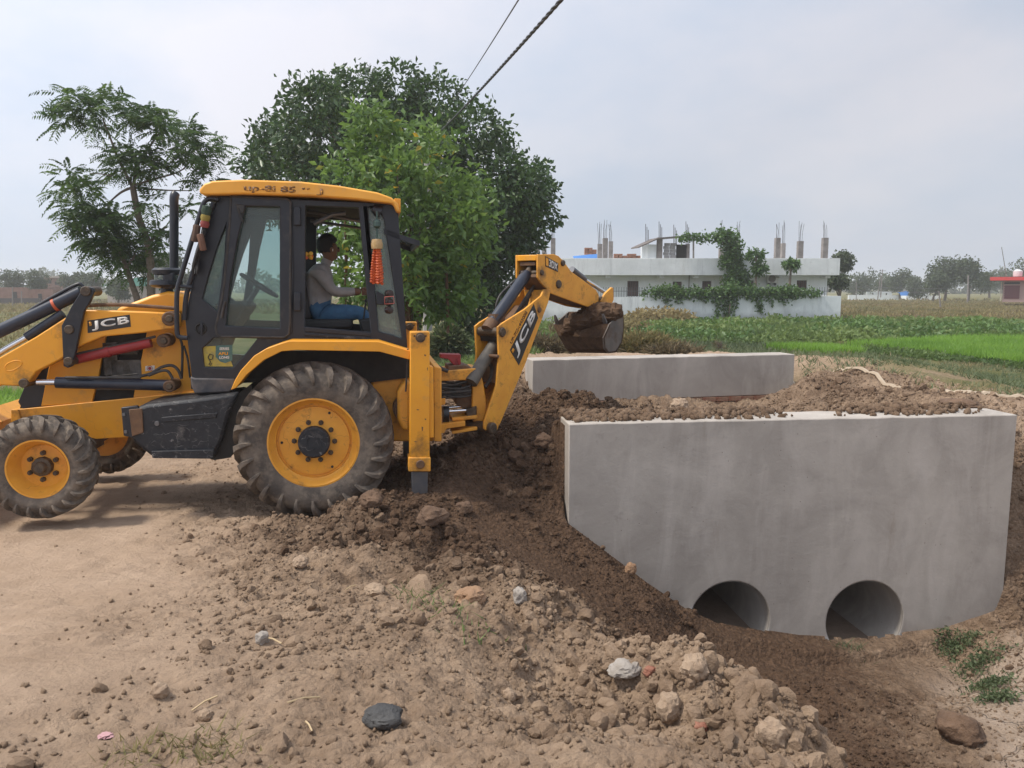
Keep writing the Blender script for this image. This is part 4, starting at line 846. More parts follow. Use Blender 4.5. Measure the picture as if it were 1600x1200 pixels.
# dipper
dip = [(840.5, 397.5), (866, 397), (873, 400), (880, 407), (892.5, 424), (912, 438), (931.5, 453), (936, 461), (935, 477), (941, 483), (917, 479), (900, 473), (860, 458), (845, 441), (840.5, 434)]
DW = .32; dbase = -DW/2
mb = MB(); mb.prism(BP.pts(dip, dbase), BP.n*.025); dn = mb.build('dipper_plate', M['yellow_worn'], JC, .006)
mb = MB(); mb.prism([p+BP.n*(DW-.025) for p in BP.pts(dip, dbase)], BP.n*.025); mb.build('dipper_plate', M['yellow_worn'], JC, .006)
solidB([(840.5, 398), (866, 397.6), (873, 401), (880, 408), (892, 424), (890, 428), (876, 412), (866, 405), (840.5, 407)], dbase+.026, DW/2-.026, 'dipper_top_plate', 'yellow', base=dbase)
solidB([(840.5, 433), (845, 440.5), (860, 457.5), (900, 472.5), (936, 480.5), (936, 477), (900, 466), (864, 452), (848, 437), (842, 428)], dbase+.026, DW/2-.026, 'dipper_bottom_plate', 'rust', base=dbase)
solidB([(890, 428), (912, 440), (931, 455), (934, 476), (900, 466), (868, 452), (866, 407)], dbase+.026, DW/2-.026, 'dipper_core', 'dark', base=dbase)
solidB([(842, 409), (853, 408), (853, 414), (842, 415)], dbase+.05, DW/2-.05, 'cylinder_clevis', 'rust', base=dbase)
for (x, y, r) in ((846, 426, .03), (872.5, 444, .048), (879, 411, .036), (939, 468, .04), (954, 469, .035)): bossB(x, y, dbase-.02, DW/2+.02, r, 'grease', base=dbase)
solidB([(936, 470), (943, 458), (953, 449), (955.5, 450), (956, 468), (950, 481), (941, 482)], dbase-.03, dbase, 'tipping_link', 'yellow_worn', base=dbase); solidB([(936, 470), (943, 458), (953, 449), (955.5, 450), (956, 468), (950, 481), (941, 482)], DW/2, DW/2+.03, 'tipping_link', 'yellow_worn', base=dbase)
quadplate([(852.5, 416), (872, 425), (872.5, 411.5), (852, 400)], BP, dbase-.004, .004, M['decal'], dn, 'logo_panel')
quadplate([(853.2, 414.5), (857, 416.2), (857, 404.5), (852.9, 402)], BP, dbase-.0055, .0015, M['yellow'], dn, 'logo_panel_tile')
lettering('3DX', [(858.3, 417.2), (871.3, 423.2), (871.6, 412.2), (858.2, 404.8)], BP, dbase-.0065, M['white'], dn, 'model_lettering', bold=.03)
def midB(px, py): return BP(px, py, 0)
mb = MB(); mb.tube([midB(893, 421), midB(913, 437)], .042, 14); mb.build('bucket_cylinder', M['steel'], JC)
mb = MB(); mb.tube([midB(912, 436), midB(945, 457)], .026, 12); mb.build('bucket_rod', M['chrome'], JC)
mb = MB(); mb.tube([midB(769, 504), midB(778, 492), midB(818, 435), midB(824, 427)], [.06, .062, .062, .05], 20); mb.build('dipper_cylinder', M['navy'], JC)
mb = MB(); mb.tube([midB(824, 428), midB(829, 418), midB(831, 410)], [.045, .035, .04], 14); mb.build('dipper_rod', M['grease'], JC)
mb = MB(); mb.tube([midB(762, 516), midB(770, 503)], .075, 14); mb.box(midB(776, 497), .16, .10, .09, (BP.d, BP.n, ZZ)); mb.build('cylinder_foot', M['rust'], JC)
mb = MB(); mb.tube([midB(736, 598), midB(752, 570), midB(772, 540)], .07, 16); mb.build('boom_cylinder', mat('dusty_cylinder', (.08, .075, .065), .6, var=(.15, .13, .105), scale=9), JC)
mb = MB(); mb.tube([midB(741, 585), midB(770, 536)], .012, 8); mb.build('hydraulic_line', M['hose'], JC)
for i in range(5):
    tubepx([(794+i*2, 512-i), (806+i*2.4, 490), (822+i*2.4, 464), (836+i*2, 444), (845+i, 432)], -.02+i*.03, .014, 'hydraulic_hose', M['hose'], plane=BP, smooth_path=True, n=8)
tubepx([(777, 500), (775, 480), (781, 462), (795, 447), (806, 437)], .10, .012, 'hydraulic_hose', M['hose'], plane=BP, smooth_path=True)
tubepx([(781, 497), (781, 482), (788, 466), (801, 447), (810, 437)], .08, .010, 'hydraulic_hose', M['hose'], plane=BP, smooth_path=True)
tubepx([(748, 574), (753, 566), (760, 563), (768, 573), (767, 590), (758, 605)], .0, .022, 'hydraulic_hose', M['hose'], plane=BP, smooth_path=True)
# bucket: cheek nearest the camera on the right, shell running away to the left
CB = -.46; BKW = .92
near_px = [(974, 486), (975, 512), (972, 535), (962, 551), (951, 552), (945, 545), (943, 528), (953, 506)]
far_px = [(887, 487), (889, 512), (890, 535), (896, 550), (891, 551), (885, 546), (872, 524), (864, 507)]
nn_ = BP.pts(near_px, CB); ff_ = BP.pts(far_px, CB+BKW); cn_ = sum(nn_, Vector())/8; cf_ = sum(ff_, Vector())/8
mb = MB()
for i in range(7):
    q = [nn_[i], nn_[i+1], ff_[i+1], ff_[i]]; q2_ = [p+((cn_ if k in (0, 1) else cf_)-p).normalized()*.022 for k, p in enumerate(q)]
    v = [mb.bm.verts.new(p) for p in q+q2_]
    for f in ((0, 1, 2, 3), (7, 6, 5, 4), (0, 4, 5, 1), (1, 5, 6, 2), (2, 6, 7, 3), (3, 7, 4, 0)): mb.bm.faces.new([v[k] for k in f])
soil_caked = mat('soil_caked_steel', (.060, .036, .023), .95, var=(.12, .075, .047), scale=9, bump=1, bscale=26, spec=.2)
shell = mb.build('bucket_shell', soil_caked, JC, .0)
for pts_, nm_ in ((nn_, -.022), (ff_, .0)):
    mb = MB(); mb.prism(pts_, BP.n*(.02 if nm_ else -.02)); mb.build('bucket_cheek', mat('bucket_steel', (.085, .078, .072), .55, var=(.15, .125, .105), scale=7, dirt=(.09, .058, .038), dirt_scale=5, dirt_amt=(.5, .7)), JC, .003)
for k in range(5):
    t_ = .08+k*.21; p = nn_[7]*(1-t_)+ff_[7]*t_; mb = MB(); mb.prism([p-BP.n*.03, p+BP.n*.03, p+BP.n*.015-BP.d*.05+ZZ*.09, p-BP.n*.015-BP.d*.05+ZZ*.09], ZZ*.03); mb.build('bucket_tooth', M['steel'], shell)
def blob(name, loc, rx, ry, rz, seed, amp, material, ax=None, sub=4, freq=1.6, floor=None, cubic=False):
    bm = bmesh.new(); bmesh.ops.create_icosphere(bm, subdivisions=sub, radius=1)
    for v in bm.verts:
        n = v.co.normalized(); f = 1+amp*(mnoise.noise(n*freq+Vector((seed, 0, 0)))+.6*mnoise.noise(n*freq*2.3+Vector((0, seed, 0)))+.35*mnoise.noise(n*freq*5+Vector((0, 0, seed))))
        if cubic: f *= 1/max(abs(n.x), abs(n.y), abs(n.z))**.55
        v.co = n*f
        v.co = Vector((v.co.x*rx, v.co.y*ry, v.co.z*rz))
        if floor is not None and v.co.z < floor: v.co.z = floor+(v.co.z-floor)*.2
        if ax: v.co = ax[0]*v.co.x+ax[1]*v.co.y+ax[2]*v.co.z
    me = bpy.data.meshes.new(name); bm.to_mesh(me); bm.free(); me.polygons.foreach_set('use_smooth', [True]*len(me.polygons))
    me.set_sharp_from_angle(angle=math.radians(38))
    o = link(name, me, material); o.location = loc; return o
hc = cn_*.56+cf_*.44+ZZ*.08-BP.d*.03
def heap():
    bm = bmesh.new(); bmesh.ops.create_icosphere(bm, subdivisions=5, radius=1); u_ = (ff_[7]-nn_[7])*.5; d_ = BP.d
    for v in bm.verts:
        n = v.co.normalized(); c = Vector((n.x/max(abs(n.x), abs(n.y))**.35 if max(abs(n.x), abs(n.y)) > .3 else n.x, n.y, n.z)); c = n
        w = u_*(c.x*.98) + d_*(c.y*.25) + ZZ*(c.z*(.23 if c.z > 0 else .14)+.10-.10*c.x)
        q = w*6; w += w.normalized()*(.05*mnoise.noise(q)+.035*mnoise.noise(q*2.2)+.025*mnoise.noise(q*4.5)+.012*mnoise.noise(q*9)); v.co = w
    me = bpy.data.meshes.new('soil_heap'); bm.to_mesh(me); bm.free(); me.polygons.foreach_set('use_smooth', [True]*len(me.polygons)); me.set_sharp_from_angle(angle=math.radians(35)); o = link('soil_heap', me, soil_caked); o.location = hc; return o
soilh = heap()
tag(soilh, 'dark damp soil heaped above the rim of the raised digger bucket', 'soil heap')
# lumps of clay stuck to the front of the bucket, dribble below the lip
# ---- driver
def person():
    J = {}
    def j(n, px, py, l, r): J[n] = (ML(px, py, l), r)
    j('pelvis', 498, 488, 1.10, .165); j('waist', 495, 465, 1.10, .152); j('chest', 498, 441, 1.10, .172); j('upper', 502, 426, 1.10, .13); j('neck0', 507.5, 415, 1.10, .062); j('neck', 511, 407, 1.10, .052)
    j('jaw', 515, 400, 1.10, .074); j('head', 514, 388, 1.10, .102); j('top', 512.5, 377, 1.10, .080)
    for s, k in (('n', -1), ('f', 1)):
        j('sh'+s, 499, 424, 1.10+.185*k, .082); j('el'+s, 521, 457, 1.10+.22*k, .060); j('wr'+s, 556, 455.5, 1.10+.16*k, .042)
        j('hip'+s, 503, 492, 1.10+.10*k, .115); j('knee'+s, 567, 489, 1.10+.13*k, .078); j('an'+s, 582, 541, 1.10+.12*k, .05); j('toe'+s, 601, 549, 1.10+.13*k, .035)
        j('mid'+s, 536, 489, 1.10+.12*k, .098); j('calf'+s, 574, 512, 1.10+.13*k, .068); j('pa'+s, 565, 456, 1.10+.15*k, .036)
    E = [('pelvis', 'waist'), ('waist', 'chest'), ('chest', 'upper'), ('upper', 'neck0'), ('neck0', 'neck'), ('neck', 'jaw'), ('jaw', 'head'), ('head', 'top')]
    for s in 'nf': E += [('upper', 'sh'+s), ('sh'+s, 'el'+s), ('el'+s, 'wr'+s), ('wr'+s, 'pa'+s), ('pelvis', 'hip'+s), ('hip'+s, 'mid'+s), ('mid'+s, 'knee'+s), ('knee'+s, 'calf'+s), ('calf'+s, 'an'+s), ('an'+s, 'toe'+s)]
    names = list(J); org = ML(500, 505, 1.1)
    me = bpy.data.meshes.new('person'); me.from_pydata([J[n][0]-org for n in names], [(names.index(a), names.index(b)) for a, b in E], [])
    o = bpy.data.objects.new('person', me); COL.objects.link(o)
    sk = o.modifiers.new('skin', 'SKIN'); sk.use_smooth_shade = True; sv = me.skin_vertices[0].data
    for i, n in enumerate(names): sv[i].radius = (J[n][1],)*2; sv[i].use_root = (n == 'pelvis')
    ss = o.modifiers.new('subdivision', 'SUBSURF'); ss.levels = 2; ss.render_levels = 2
    bpy.context.view_layer.update(); dg = bpy.context.evaluated_depsgraph_get()
    m2 = bpy.data.meshes.new_from_object(o.evaluated_get(dg)); o.modifiers.clear(); o.data = m2; o.location = org
    shoe = mat('dark_shoe', (.02, .018, .016), .7)
    for m_ in (M['shirt'], M['jeans'], M['skin'], shoe): m2.materials.append(m_)
    segs = []
    for a, b in E:
        s = 0
        if a.startswith(('hip', 'mid', 'knee', 'calf')) or (a == 'pelvis' and b.startswith('hip')): s = 1
        if a.startswith('an'): s = 3
        if a in ('neck0', 'neck', 'jaw', 'head') or a.startswith('wr'): s = 2
        segs.append((J[a][0]-org, J[b][0]-org, s, a, b))
    mi = []
    for p in m2.polygons:
        best = 9; bs = 0
        for a, b, s, na, nb in segs:
            ab = b-a; t = max(0, min(1, (p.center-a).dot(ab)/ab.length_squared)); d = (p.center-(a+ab*t)).length - .5*J[na][1] + (.05 if na == 'pelvis' and s == 1 else 0)
            if d < best: best = d; bs = s
            if d <= best and na == 'el'+na[-1] and t > .93: bs = 2
        mi.append(bs)
    m2.polygons.foreach_set('material_index', mi); m2.polygons.foreach_set('use_smooth', [True]*len(mi))
    tag(o, 'person in grey long sleeved shirt and blue jeans seated in the digger cab', 'person')
    hd = J['head'][0]; f = (Dm*.93+Nm*.36).normalized(); sd = ZZ.cross(f)
    # hair cap
    bm = bmesh.new(); bmesh.ops.create_icosphere(bm, subdivisions=4, radius=1)
    for v in list(bm.verts):
        c = v.co.copy(); q = f*(c.x*.112-.014) + sd*(c.y*.096) + ZZ*(c.z*.122+.028)
        q *= 1+.05*mnoise.noise(c*6)
        if c.x > .25 and c.z < .28+.15*c.x: q = f*.0 + q*.55
        if c.z < -.62: q = q*.75
        v.co = q+hd-org
    me3 = bpy.data.meshes.new('hair'); bm.to_mesh(me3); bm.free(); me3.polygons.foreach_set('use_smooth', [True]*len(me3.polygons)); link('hair', me3, M['hair'], o)
    def small(name, off, r, m, sx=1, sz=1):
        bm = bmesh.new(); bmesh.ops.create_icosphere(bm, subdivisions=2, radius=1)
        for v in bm.verts: v.co = hd-org+off + f*(v.co.x*r*sx) + sd*(v.co.y*r) + ZZ*(v.co.z*r*sz)
        me4 = bpy.data.meshes.new(name); bm.to_mesh(me4); bm.free(); me4.polygons.foreach_set('use_smooth', [True]*len(me4.polygons)); link(name, me4, m, o)
    small('nose', f*.097-ZZ*.015, .014, M['skin'], 1.3, 1.7); small('chin', f*.058-ZZ*.085, .028, M['skin'])
    for k in (-1, 1):
        small('ear', sd*(.087*k)-ZZ*.012-f*.005, .012, M['skin'], 1.5, 2.4); small('eye', f*.088+sd*(.033*k)+ZZ*.006, .010, M['dark'])
    small('earphone', sd*-.092-ZZ*.02+f*.006, .009, M['white'], .8, 1.6); small('mouth', f*.085-ZZ*.052, .012, M['rust'], .6, .4)
    # fingers closed on the lever
    for k, s in ((-1, 'n'), (1, 'f')):
        pa = J['pa'+s][0]
        for i in range(4):
            b = pa + Dm*.02 + ZZ*(.03-.018*i) + Nm*(.012*k); L = (.055, .062, .058, .045)[i]
            mb = MB(); mb.tube([b-Dm*.02, b+Dm*L*.5, b+Dm*L*.75-Nm*.02*k, b+Dm*L*.55-Nm*.045*k], [.0105, .010, .009, .007], 8); mb.build('finger', M['skin'], o)
        mb = MB(); mb.tube([pa+ZZ*.02-Nm*.01*k, pa+ZZ*.04+Dm*.03-Nm*.03*k, pa+ZZ*.03+Dm*.055-Nm*.045*k], [.013, .011, .008], 8); mb.build('thumb', M['skin'], o)
person()
# ---- hanging decorations
g0 = ML(589, 382, CL-.09); gr = empty('garland', g0, 'orange red tassel garland hanging at the rear corner of the digger cab', 'garland')
rn = random.Random(9)
for i in range(11):
    x = 581+rn.uniform(0, 1)+i*1.3; l = CL-.09+rn.uniform(-.02, .02); y1 = 443+rn.uniform(-2, 3)
    mb = MB(); pth = []
    for k in range(29):
        t = k/28; px = 589+(x-588+3*(i/10-.5))*(.45+.6*min(1, t*1.4)) + rn.uniform(-.5, .5); pth.append(ML(px, 385+(y1-385)*t, l))
    mb.tube(pth, [.008+.009*(k % 2) for k in range(29)], 7); mb.build('strand', M['tassel'], gr)
mb = MB(); mb.lathe(ML(589, 387, CL-.09), ZZ, [(0, -.02), (.05, -.01), (.055, .03), (.045, .075), (0, .08)], 14); mb.build('cap', mat('straw_cap', (.40, .26, .10), .8, var=(.5, .36, .2), scale=40), gr)
mb = MB(); mb.tube([ML(589, 377, CL-.09), ML(589, 330, CL-.09)], .01, 6); mb.lathe(ML(589, 350, CL-.09), ZZ, [(0, -.05), (.035, -.02), (.035, .02), (0, .05)], 10); mb.build('cord', mat('green_cord', (.05, .09, .08), .7), gr)
t0 = ML(318, 345, CL-.10); ta = empty('tassel_charm', t0, 'black hair tassel with green, yellow and red wraps hanging before the cab door', 'tassel')
for nm, px, py, r, h, c in (('wrap', 322.5, 329, .045, .045, (.03, .055, .035)), ('wrap', 321, 340, .042, .035, (.26, .20, .04)), ('wrap', 320, 350, .04, .035, (.24, .05, .045))):
    mb = MB(); mb.lathe(ML(px, py, CL-.10), ZZ+Dm*.15, [(0, -h), (r*.8, -h*.9), (r, 0), (r*.8, h*.9), (0, h)], 14); mb.build(nm, mat('wrap_%d' % py, c, .8, bump=.6, bscale=50), ta)
for i in range(14):
    a = rn.uniform(-4, 4); mb = MB(); mb.tube(catmull([ML(319+a*.3, 354, CL-.1), ML(316+a*.5, 372, CL-.1+rn.uniform(-.03, .03)), ML(308+a*.7, 400, CL-.1+rn.uniform(-.04, .04)), ML(304+a, 424+rn.uniform(-6, 5), CL-.1+rn.uniform(-.04, .04))], 3), [.014]*6+[.012]*3+[.006], 6); mb.build('hair_strand', M['hair'], ta)
mb = MB(); mb.tube(catmull([ML(312, 366, CL-.13), ML(315, 378, CL-.14), ML(318, 392, CL-.13)]), [.02]+[.03]*11+[.012], 8); mb.build('ribbon', mat('orange_ribbon', (.14, .07, .045), .8), ta)
mb = MB(); mb.tube(catmull([ML(308, 352, CL-.06), ML(306, 366, CL-.07), ML(304, 378, CL-.06)]), [.03]+[.035]*11+[.01], 8); mb.build('rag', mat('brown_rag', (.09, .055, .04), .9), ta)
c = ML(481, 399, CL+.12); fl = empty('flower_offering', c, 'small orange and yellow flower bunch hung beside the cab seat', 'flowers')
for i in range(9):
    mb = MB(); mb.lathe(c+Dm*rn.uniform(-.04, .04)+ZZ*rn.uniform(-.04, .04)+Nm*rn.uniform(-.03, .03), Vector((rn.uniform(-1, 1), -1, rn.uniform(-1, 1))), [(0, -.015), (.022, 0), (0, .015)], 8); mb.build('flower', mat('flower_%d' % i, ((.5, .10, .02), (.55, .3, .03))[i % 2], .7), fl)

# ---- grease and rust bled out round the pivots
def bleed(m, pts, col, rad):
    nt = m.node_tree; L = nt.links.new; b = nt.nodes['Principled BSDF']; src = b.inputs['Base Color'].links[0].from_socket; tc = node(nt, 'ShaderNodeTexCoord'); n = node(nt, 'ShaderNodeTexNoise'); n.inputs['Scale'].default_value = 11; n.inputs['Detail'].default_value = 7; n.inputs['Roughness'].default_value = .7; L(tc.outputs['Object'], n.inputs[0]); cur = None
    for p in pts:
        d = node(nt, 'ShaderNodeVectorMath', operation='DISTANCE'); d.inputs[1].default_value = Vector(p)-JC.location; L(tc.outputs['Object'], d.inputs[0])
        if cur is None: cur = d.outputs['Value']
        else: q = node(nt, 'ShaderNodeMath', operation='MINIMUM'); L(cur, q.inputs[0]); L(d.outputs['Value'], q.inputs[1]); cur = q.outputs[0]
    ad = node(nt, 'ShaderNodeMath', operation='MULTIPLY_ADD'); L(n.outputs[0], ad.inputs[0]); ad.inputs[1].default_value = .42; L(cur, ad.inputs[2])
    r = node(nt, 'ShaderNodeMapRange'); r.inputs[1].default_value = rad+.12; r.inputs[2].default_value = rad+.28; r.inputs[3].default_value = .85; r.inputs[4].default_value = 0; L(ad.outputs[0], r.inputs[0])
    mx = node(nt, 'ShaderNodeMix', data_type='RGBA'); L(r.outputs[0], mx.inputs[0]); L(src, mx.inputs[6]); mx.inputs[7].default_value = (*col, 1); L(mx.outputs[2], b.inputs['Base Color'])
bleed(M['yellow'], [ML(264, 498, .5), ML(255, 533, .6), ML(264, 604, .7), ML(36, 599, .5), ML(107, 515, .5), ML(657, 528, -.02), ML(240, 545, .75), ML(40, 650, .74), ML(657, 700, -.02)], (.075, .045, .022), .05)
bleed(M['yellow_worn'], [BP(784, 519, -.17), BP(766, 669, -.17), BP(842, 484, -.17), BP(872, 444, -.16), BP(939, 468, -.16), BP(846, 426, -.16), ML(700, 585, .9), ML(740, 590, .92), ML(735, 650, .92), ML(657, 726, -.03), BP(852, 452, -.17)], (.07, .042, .022), .05)
# ================================================================== trees and plants
M['bark'] = mat('bark', (.11, .085, .065), .9, var=(.17, .135, .105), scale=14, bump=.8, bscale=25)
M['leaf_dark'] = leafmat('broad_leaf', (.017, .044, .013), (.068, .128, .036), None, .25, .36)
M['leaf_light'] = leafmat('light_leaf', (.058, .125, .028), (.145, .24, .055), (.46, .33, .03), .40, .42)
M['leaf_feather'] = leafmat('feather_leaf', (.024, .062, .016), (.072, .135, .028), None, .35, .5)
M['leaf_far'] = leafmat('far_leaf', (.035, .060, .028), (.075, .10, .045), None, .2, .7)
M['leaf_creeper'] = leafmat('creeper_leaf', (.030, .085, .020), (.09, .17, .035), None, .3, .5)
M['weed'] = leafmat('weed_leaf', (.05, .10, .022), (.15, .215, .06), None, .35, .6)
M['paddy'] = leafmat('paddy_blade', (.095, .21, .024), (.19, .34, .05), None, .45, .5)
M['grass'] = leafmat('grass_blade', (.055, .085, .035), (.13, .16, .075), (.24, .20, .10), .3, .7)
M['tan'] = leafmat('dry_grass', (.12, .12, .045), (.25, .20, .085), (.16, .12, .07), .3, .8)
M['dry'] = leafmat('dry_stems', (.10, .085, .045), (.22, .175, .10), (.10, .07, .045), .2, .9)
def unit(v): return v/np.maximum(np.linalg.norm(v, axis=-1, keepdims=True), 1e-9)
def leaf_geo(C, D, L, Wd, rng, fold=.25):
    """leaves as folded diamonds: base C, direction D, length L, width Wd"""
    n = len(C); D = unit(D); R = unit(np.cross(D, unit(rng.normal(size=(n, 3))))); N = np.cross(D, R)
    L = L[:, None]; Wd = Wd[:, None]
    b = C; t = C+D*L-np.array([0, 0, 1])*L*.12; mid = C+D*L*.45
    l = mid+R*Wd*.5+N*Wd*fold; r = mid-R*Wd*.5+N*Wd*fold
    V = np.stack([b, r, t, l], 1).reshape(-1, 3); i = np.arange(n)[:, None]*4
    F = np.concatenate([i+[[0, 1, 2]], i+[[0, 2, 3]]])
    return V, F
def sprigs(blobs, n, per, rng, shell=.62, spread=.28):
    """leaf bases and directions, gathered in sprigs near the skin of overlapping lobes"""
    vol = np.array([b[3]**2 for b in blobs]); pick = rng.choice(len(blobs), n, p=vol/vol.sum()); B = np.array(blobs, float)[pick]
    d = unit(rng.normal(size=(n, 3))); rad = (shell+(1.03-shell)*rng.random(n)**.6)*B[:, 3]*(1+.05*rng.normal(size=n))
    c = B[:, :3]+d*rad[:, None]*np.array([1, 1, .92]); out = unit(d+np.array([0, 0, .15]))
    C = np.repeat(c, per, 0)+rng.normal(size=(n*per, 3))*spread; D = np.repeat(out, per, 0)*.7+rng.normal(size=(n*per, 3))*.8
    var = np.clip(np.repeat(rng.random(n)*.55, per)+rng.random(n*per)*.45, 0, 1)
    return C, D, var
def crown(name, blobs, n, per, L, asp, material, parent, rng, shell=.62, spread=.28, gate=None, yellow=.0):
    C, D, var = sprigs(blobs, n, per, rng, shell, spread)
    if yellow == 0: var = np.minimum(var, .9)
    if gate is not None: k = gate(C); C, D, var = C[k], D[k], var[k]
    ln = L*(.7+.6*rng.random(len(C))); V, F = leaf_geo(C, D, ln, ln*asp, rng)
    off = np.array(rootloc(parent)); me = np_mesh(name, V-off, F, dict(var=np.repeat(var, 4))); return link(name, me, material, parent)
def limbs(parent, paths, mname='bark', name='trunk'):
    mb = MB()
    for p, r0, r1 in paths:
        w = catmull([Vector(q) for q in p], 5); n = len(w)
        mb.tube(w, [r0+(r1-r0)*(i/(n-1)) for i in range(n)], 8)
    return mb.build(name, M[mname], parent)
def tree(name, base, label, blobs, n, per, L, asp, material, seed, r0, group=None, shell=.62, spread=.28, yellow=0, cat='tree', nl_=9, top=.55):
    rng = np.random.default_rng(seed); root = empty(name, base, label, cat, group); b = Vector(base)
    hs = sorted(blobs, key=lambda q: -q[3])[:nl_]; cx = Vector((sum(q[0] for q in blobs)/len(blobs), sum(q[1] for q in blobs)/len(blobs), sum(q[2] for q in blobs)/len(blobs)))
    fork = b+(cx-b)*top+Vector((rng.normal()*.1, 0, 0)); paths = [((b-Vector((0, 0, .3)), b+(fork-b)*.5+Vector((rng.normal()*.12, 0, 0)), fork), r0, r0*.65)]
    for q in hs:
        e = Vector(q[:3]); paths.append(((fork-Vector((0, 0, .1)), fork*.5+e*.5+Vector((0, 0, -.15)), e+Vector((0, 0, q[3]*.5))), r0*.45, r0*.08))
    limbs(root, paths); crown('crown', blobs, n, per, L, asp, material, root, rng, shell, spread, yellow=yellow); return root
def pxblobs(lst, Y, dy=1.0, seed=0):
    rn = random.Random(seed); o = []
    for px, py, r in lst:
        y = Y+rn.uniform(-dy, dy); p = P(px, py, y); o.append((p.x, p.y, p.z, r*y/FPX))
    return o
def ground_z(x, y): return float(terrain(np.array([x]), np.array([y]))[0][0])
# the big dark tree behind the digger
db = [(445, 262, 52), (430, 225, 42), (500, 205, 66), (490, 160, 42), (560, 165, 58), (620, 150, 48), (680, 165, 46), (735, 215, 56), (640, 230, 80), (560, 260, 80), (760, 270, 62), (800, 300, 58), (830, 290, 40), (790, 360, 62), (740, 350, 85), (770, 420, 62), (735, 460, 62), (820, 340, 45), (700, 420, 80), (470, 300, 60), (520, 320, 70), (400, 265, 28), (650, 320, 90)]
pt = P(640, 480, 28); tree('broadleaf_tree', (pt.x, pt.y, -.15), 'large dark green broadleaf tree spreading behind the digger cab', pxblobs(db, 28, 1.6, 2), 4800, 9, .225, .48, M['leaf_dark'], 21, .30, shell=.6, spread=.15)
lb = [(575, 180, 32), (580, 225, 38), (560, 280, 42), (535, 275, 26), (640, 235, 48), (690, 215, 28), (620, 290, 60), (690, 290, 55), (715, 340, 52), (660, 360, 70), (720, 400, 50), (680, 440, 62), (720, 460, 40), (560, 350, 50), (560, 420, 60), (620, 420, 70), (600, 470, 50), (745, 350, 26), (660, 480, 50), (735, 300, 24)]
pt = P(660, 500, 17.5); tz = ground_z(pt.x, pt.y); tree('young_tree', (pt.x, pt.y, tz), 'young bright green tree with a few yellow leaves, close behind the digger cab', pxblobs(lb, 17.5, .9, 3), 1000, 9, .20, .46, M['leaf_light'], 22, .10, shell=.45, spread=.11, yellow=1)
mb = MB()
pp = bpy.data.objects['young_tree']
for x0, x1 in ((640, 632), (648, 652), (540, 535), (628, 640), (690, 700)): mb.tube(catmull([P(x1, 520, 17.4), P((x0+x1)/2+3, 440, 17.4), P(x0, 340, 17.5)]), .035, 7)
mb.build('stem', mat('red_stem', (.16, .085, .05), .85), pp)
# feathery trees left of the cab
def fronds(name, blobs, n, parent, rng, L=.46, off_dir=(0, 0, -.25)):
    vol = np.array([b[3]**2 for b in blobs]); pick = rng.choice(len(blobs), n, p=vol/vol.sum()); B = np.array(blobs, float)[pick]
    d = unit(rng.normal(size=(n, 3))); c = B[:, :3]+d*(B[:, 3]*(.25+.65*rng.random(n)))[:, None]*np.array([1, 1, .62])
    D = unit(d*np.array([1, 1, .5])+np.array([0, 0, .12])+rng.normal(size=(n, 3))*.35); ln = L*(.6+.7*rng.random(n)); k = 9
    S_ = unit(np.cross(D, np.array([0, 0, 1.])+rng.normal(size=(n, 3))*.3)); Vs = []; Fs = []; va = []; base = 0; vr = rng.random(n)*.9
    for i in range(k):
        t = (i+.6)/k; q = c+D*(ln*t)[:, None]-np.array([0, 0, 1])*(ln*t*t*.38)[:, None]
        for s in (-1, 1):
            ll = ln*.34*(1-.55*abs(t-.4)); dirn = unit(S_*s+D*.45-np.array([0, 0, .35])); V, F = leaf_geo(q, dirn, ll, ll*.30, rng, .1)
            Vs.append(V); Fs.append(F+base); base += len(V); va.append(np.repeat(vr, 4))
    off = np.array(rootloc(parent)); return link(name, np_mesh(name, np.concatenate(Vs)-off, np.concatenate(Fs), dict(var=np.concatenate(va))), M['leaf_feather'], parent)
FY = 21.0
def feather(base_px, label, fb, trunk, n, seed, extra=()):
    b = P(*base_px, FY); b.z = -.2; root = empty('feathery_tree', b, label, 'tree', 'feathery trees beside the digger'); rng = np.random.default_rng(seed)
    limbs(root, [([P(x, y, FY) for x, y in pl], r0, r1) for pl, r0, r1 in trunk]); fronds('crown', pxblobs(fb, FY, .7, seed), n, root, rng); return root
f1 = [(112, 152, 26), (100, 185, 24), (135, 170, 28), (165, 152, 28), (190, 165, 26), (205, 185, 26), (235, 180, 30), (262, 195, 32), (290, 210, 32), (318, 228, 30), (330, 245, 22), (300, 240, 26), (185, 238, 22), (215, 248, 32), (235, 262, 26), (190, 265, 22), (110, 272, 28), (100, 300, 24), (130, 292, 24), (322, 280, 22), (295, 325, 16), (232, 318, 22), (250, 235, 22), (150, 195, 20)]
feather((236, 472), 'tall thin feathery leaved tree with a bent trunk, left of the digger cab', f1, [([(236, 480), (236, 430), (231, 380), (217, 340), (209, 300), (208, 292)], .115, .075), ([(208, 294), (186, 250), (172, 215), (160, 185)], .05, .015), ([(209, 294), (214, 262), (240, 220), (255, 200)], .05, .015), ([(209, 290), (240, 280), (280, 268), (300, 250)], .035, .012), ([(209, 292), (190, 300), (172, 315), (156, 330)], .04, .012), ([(207, 293), (255, 297), (300, 298)], .028, .01), ([(175, 275), (160, 272), (140, 271)], .02, .01), ([(231, 380), (250, 365), (262, 350)], .03, .01)], 840, 31)
f2 = [(125, 322, 26), (140, 345, 28), (165, 345, 28), (185, 352, 28), (165, 378, 28), (195, 385, 30), (150, 375, 22), (200, 410, 24), (175, 405, 20), (245, 365, 24), (240, 400, 20), (225, 420, 18), (255, 385, 16), (120, 345, 18)]
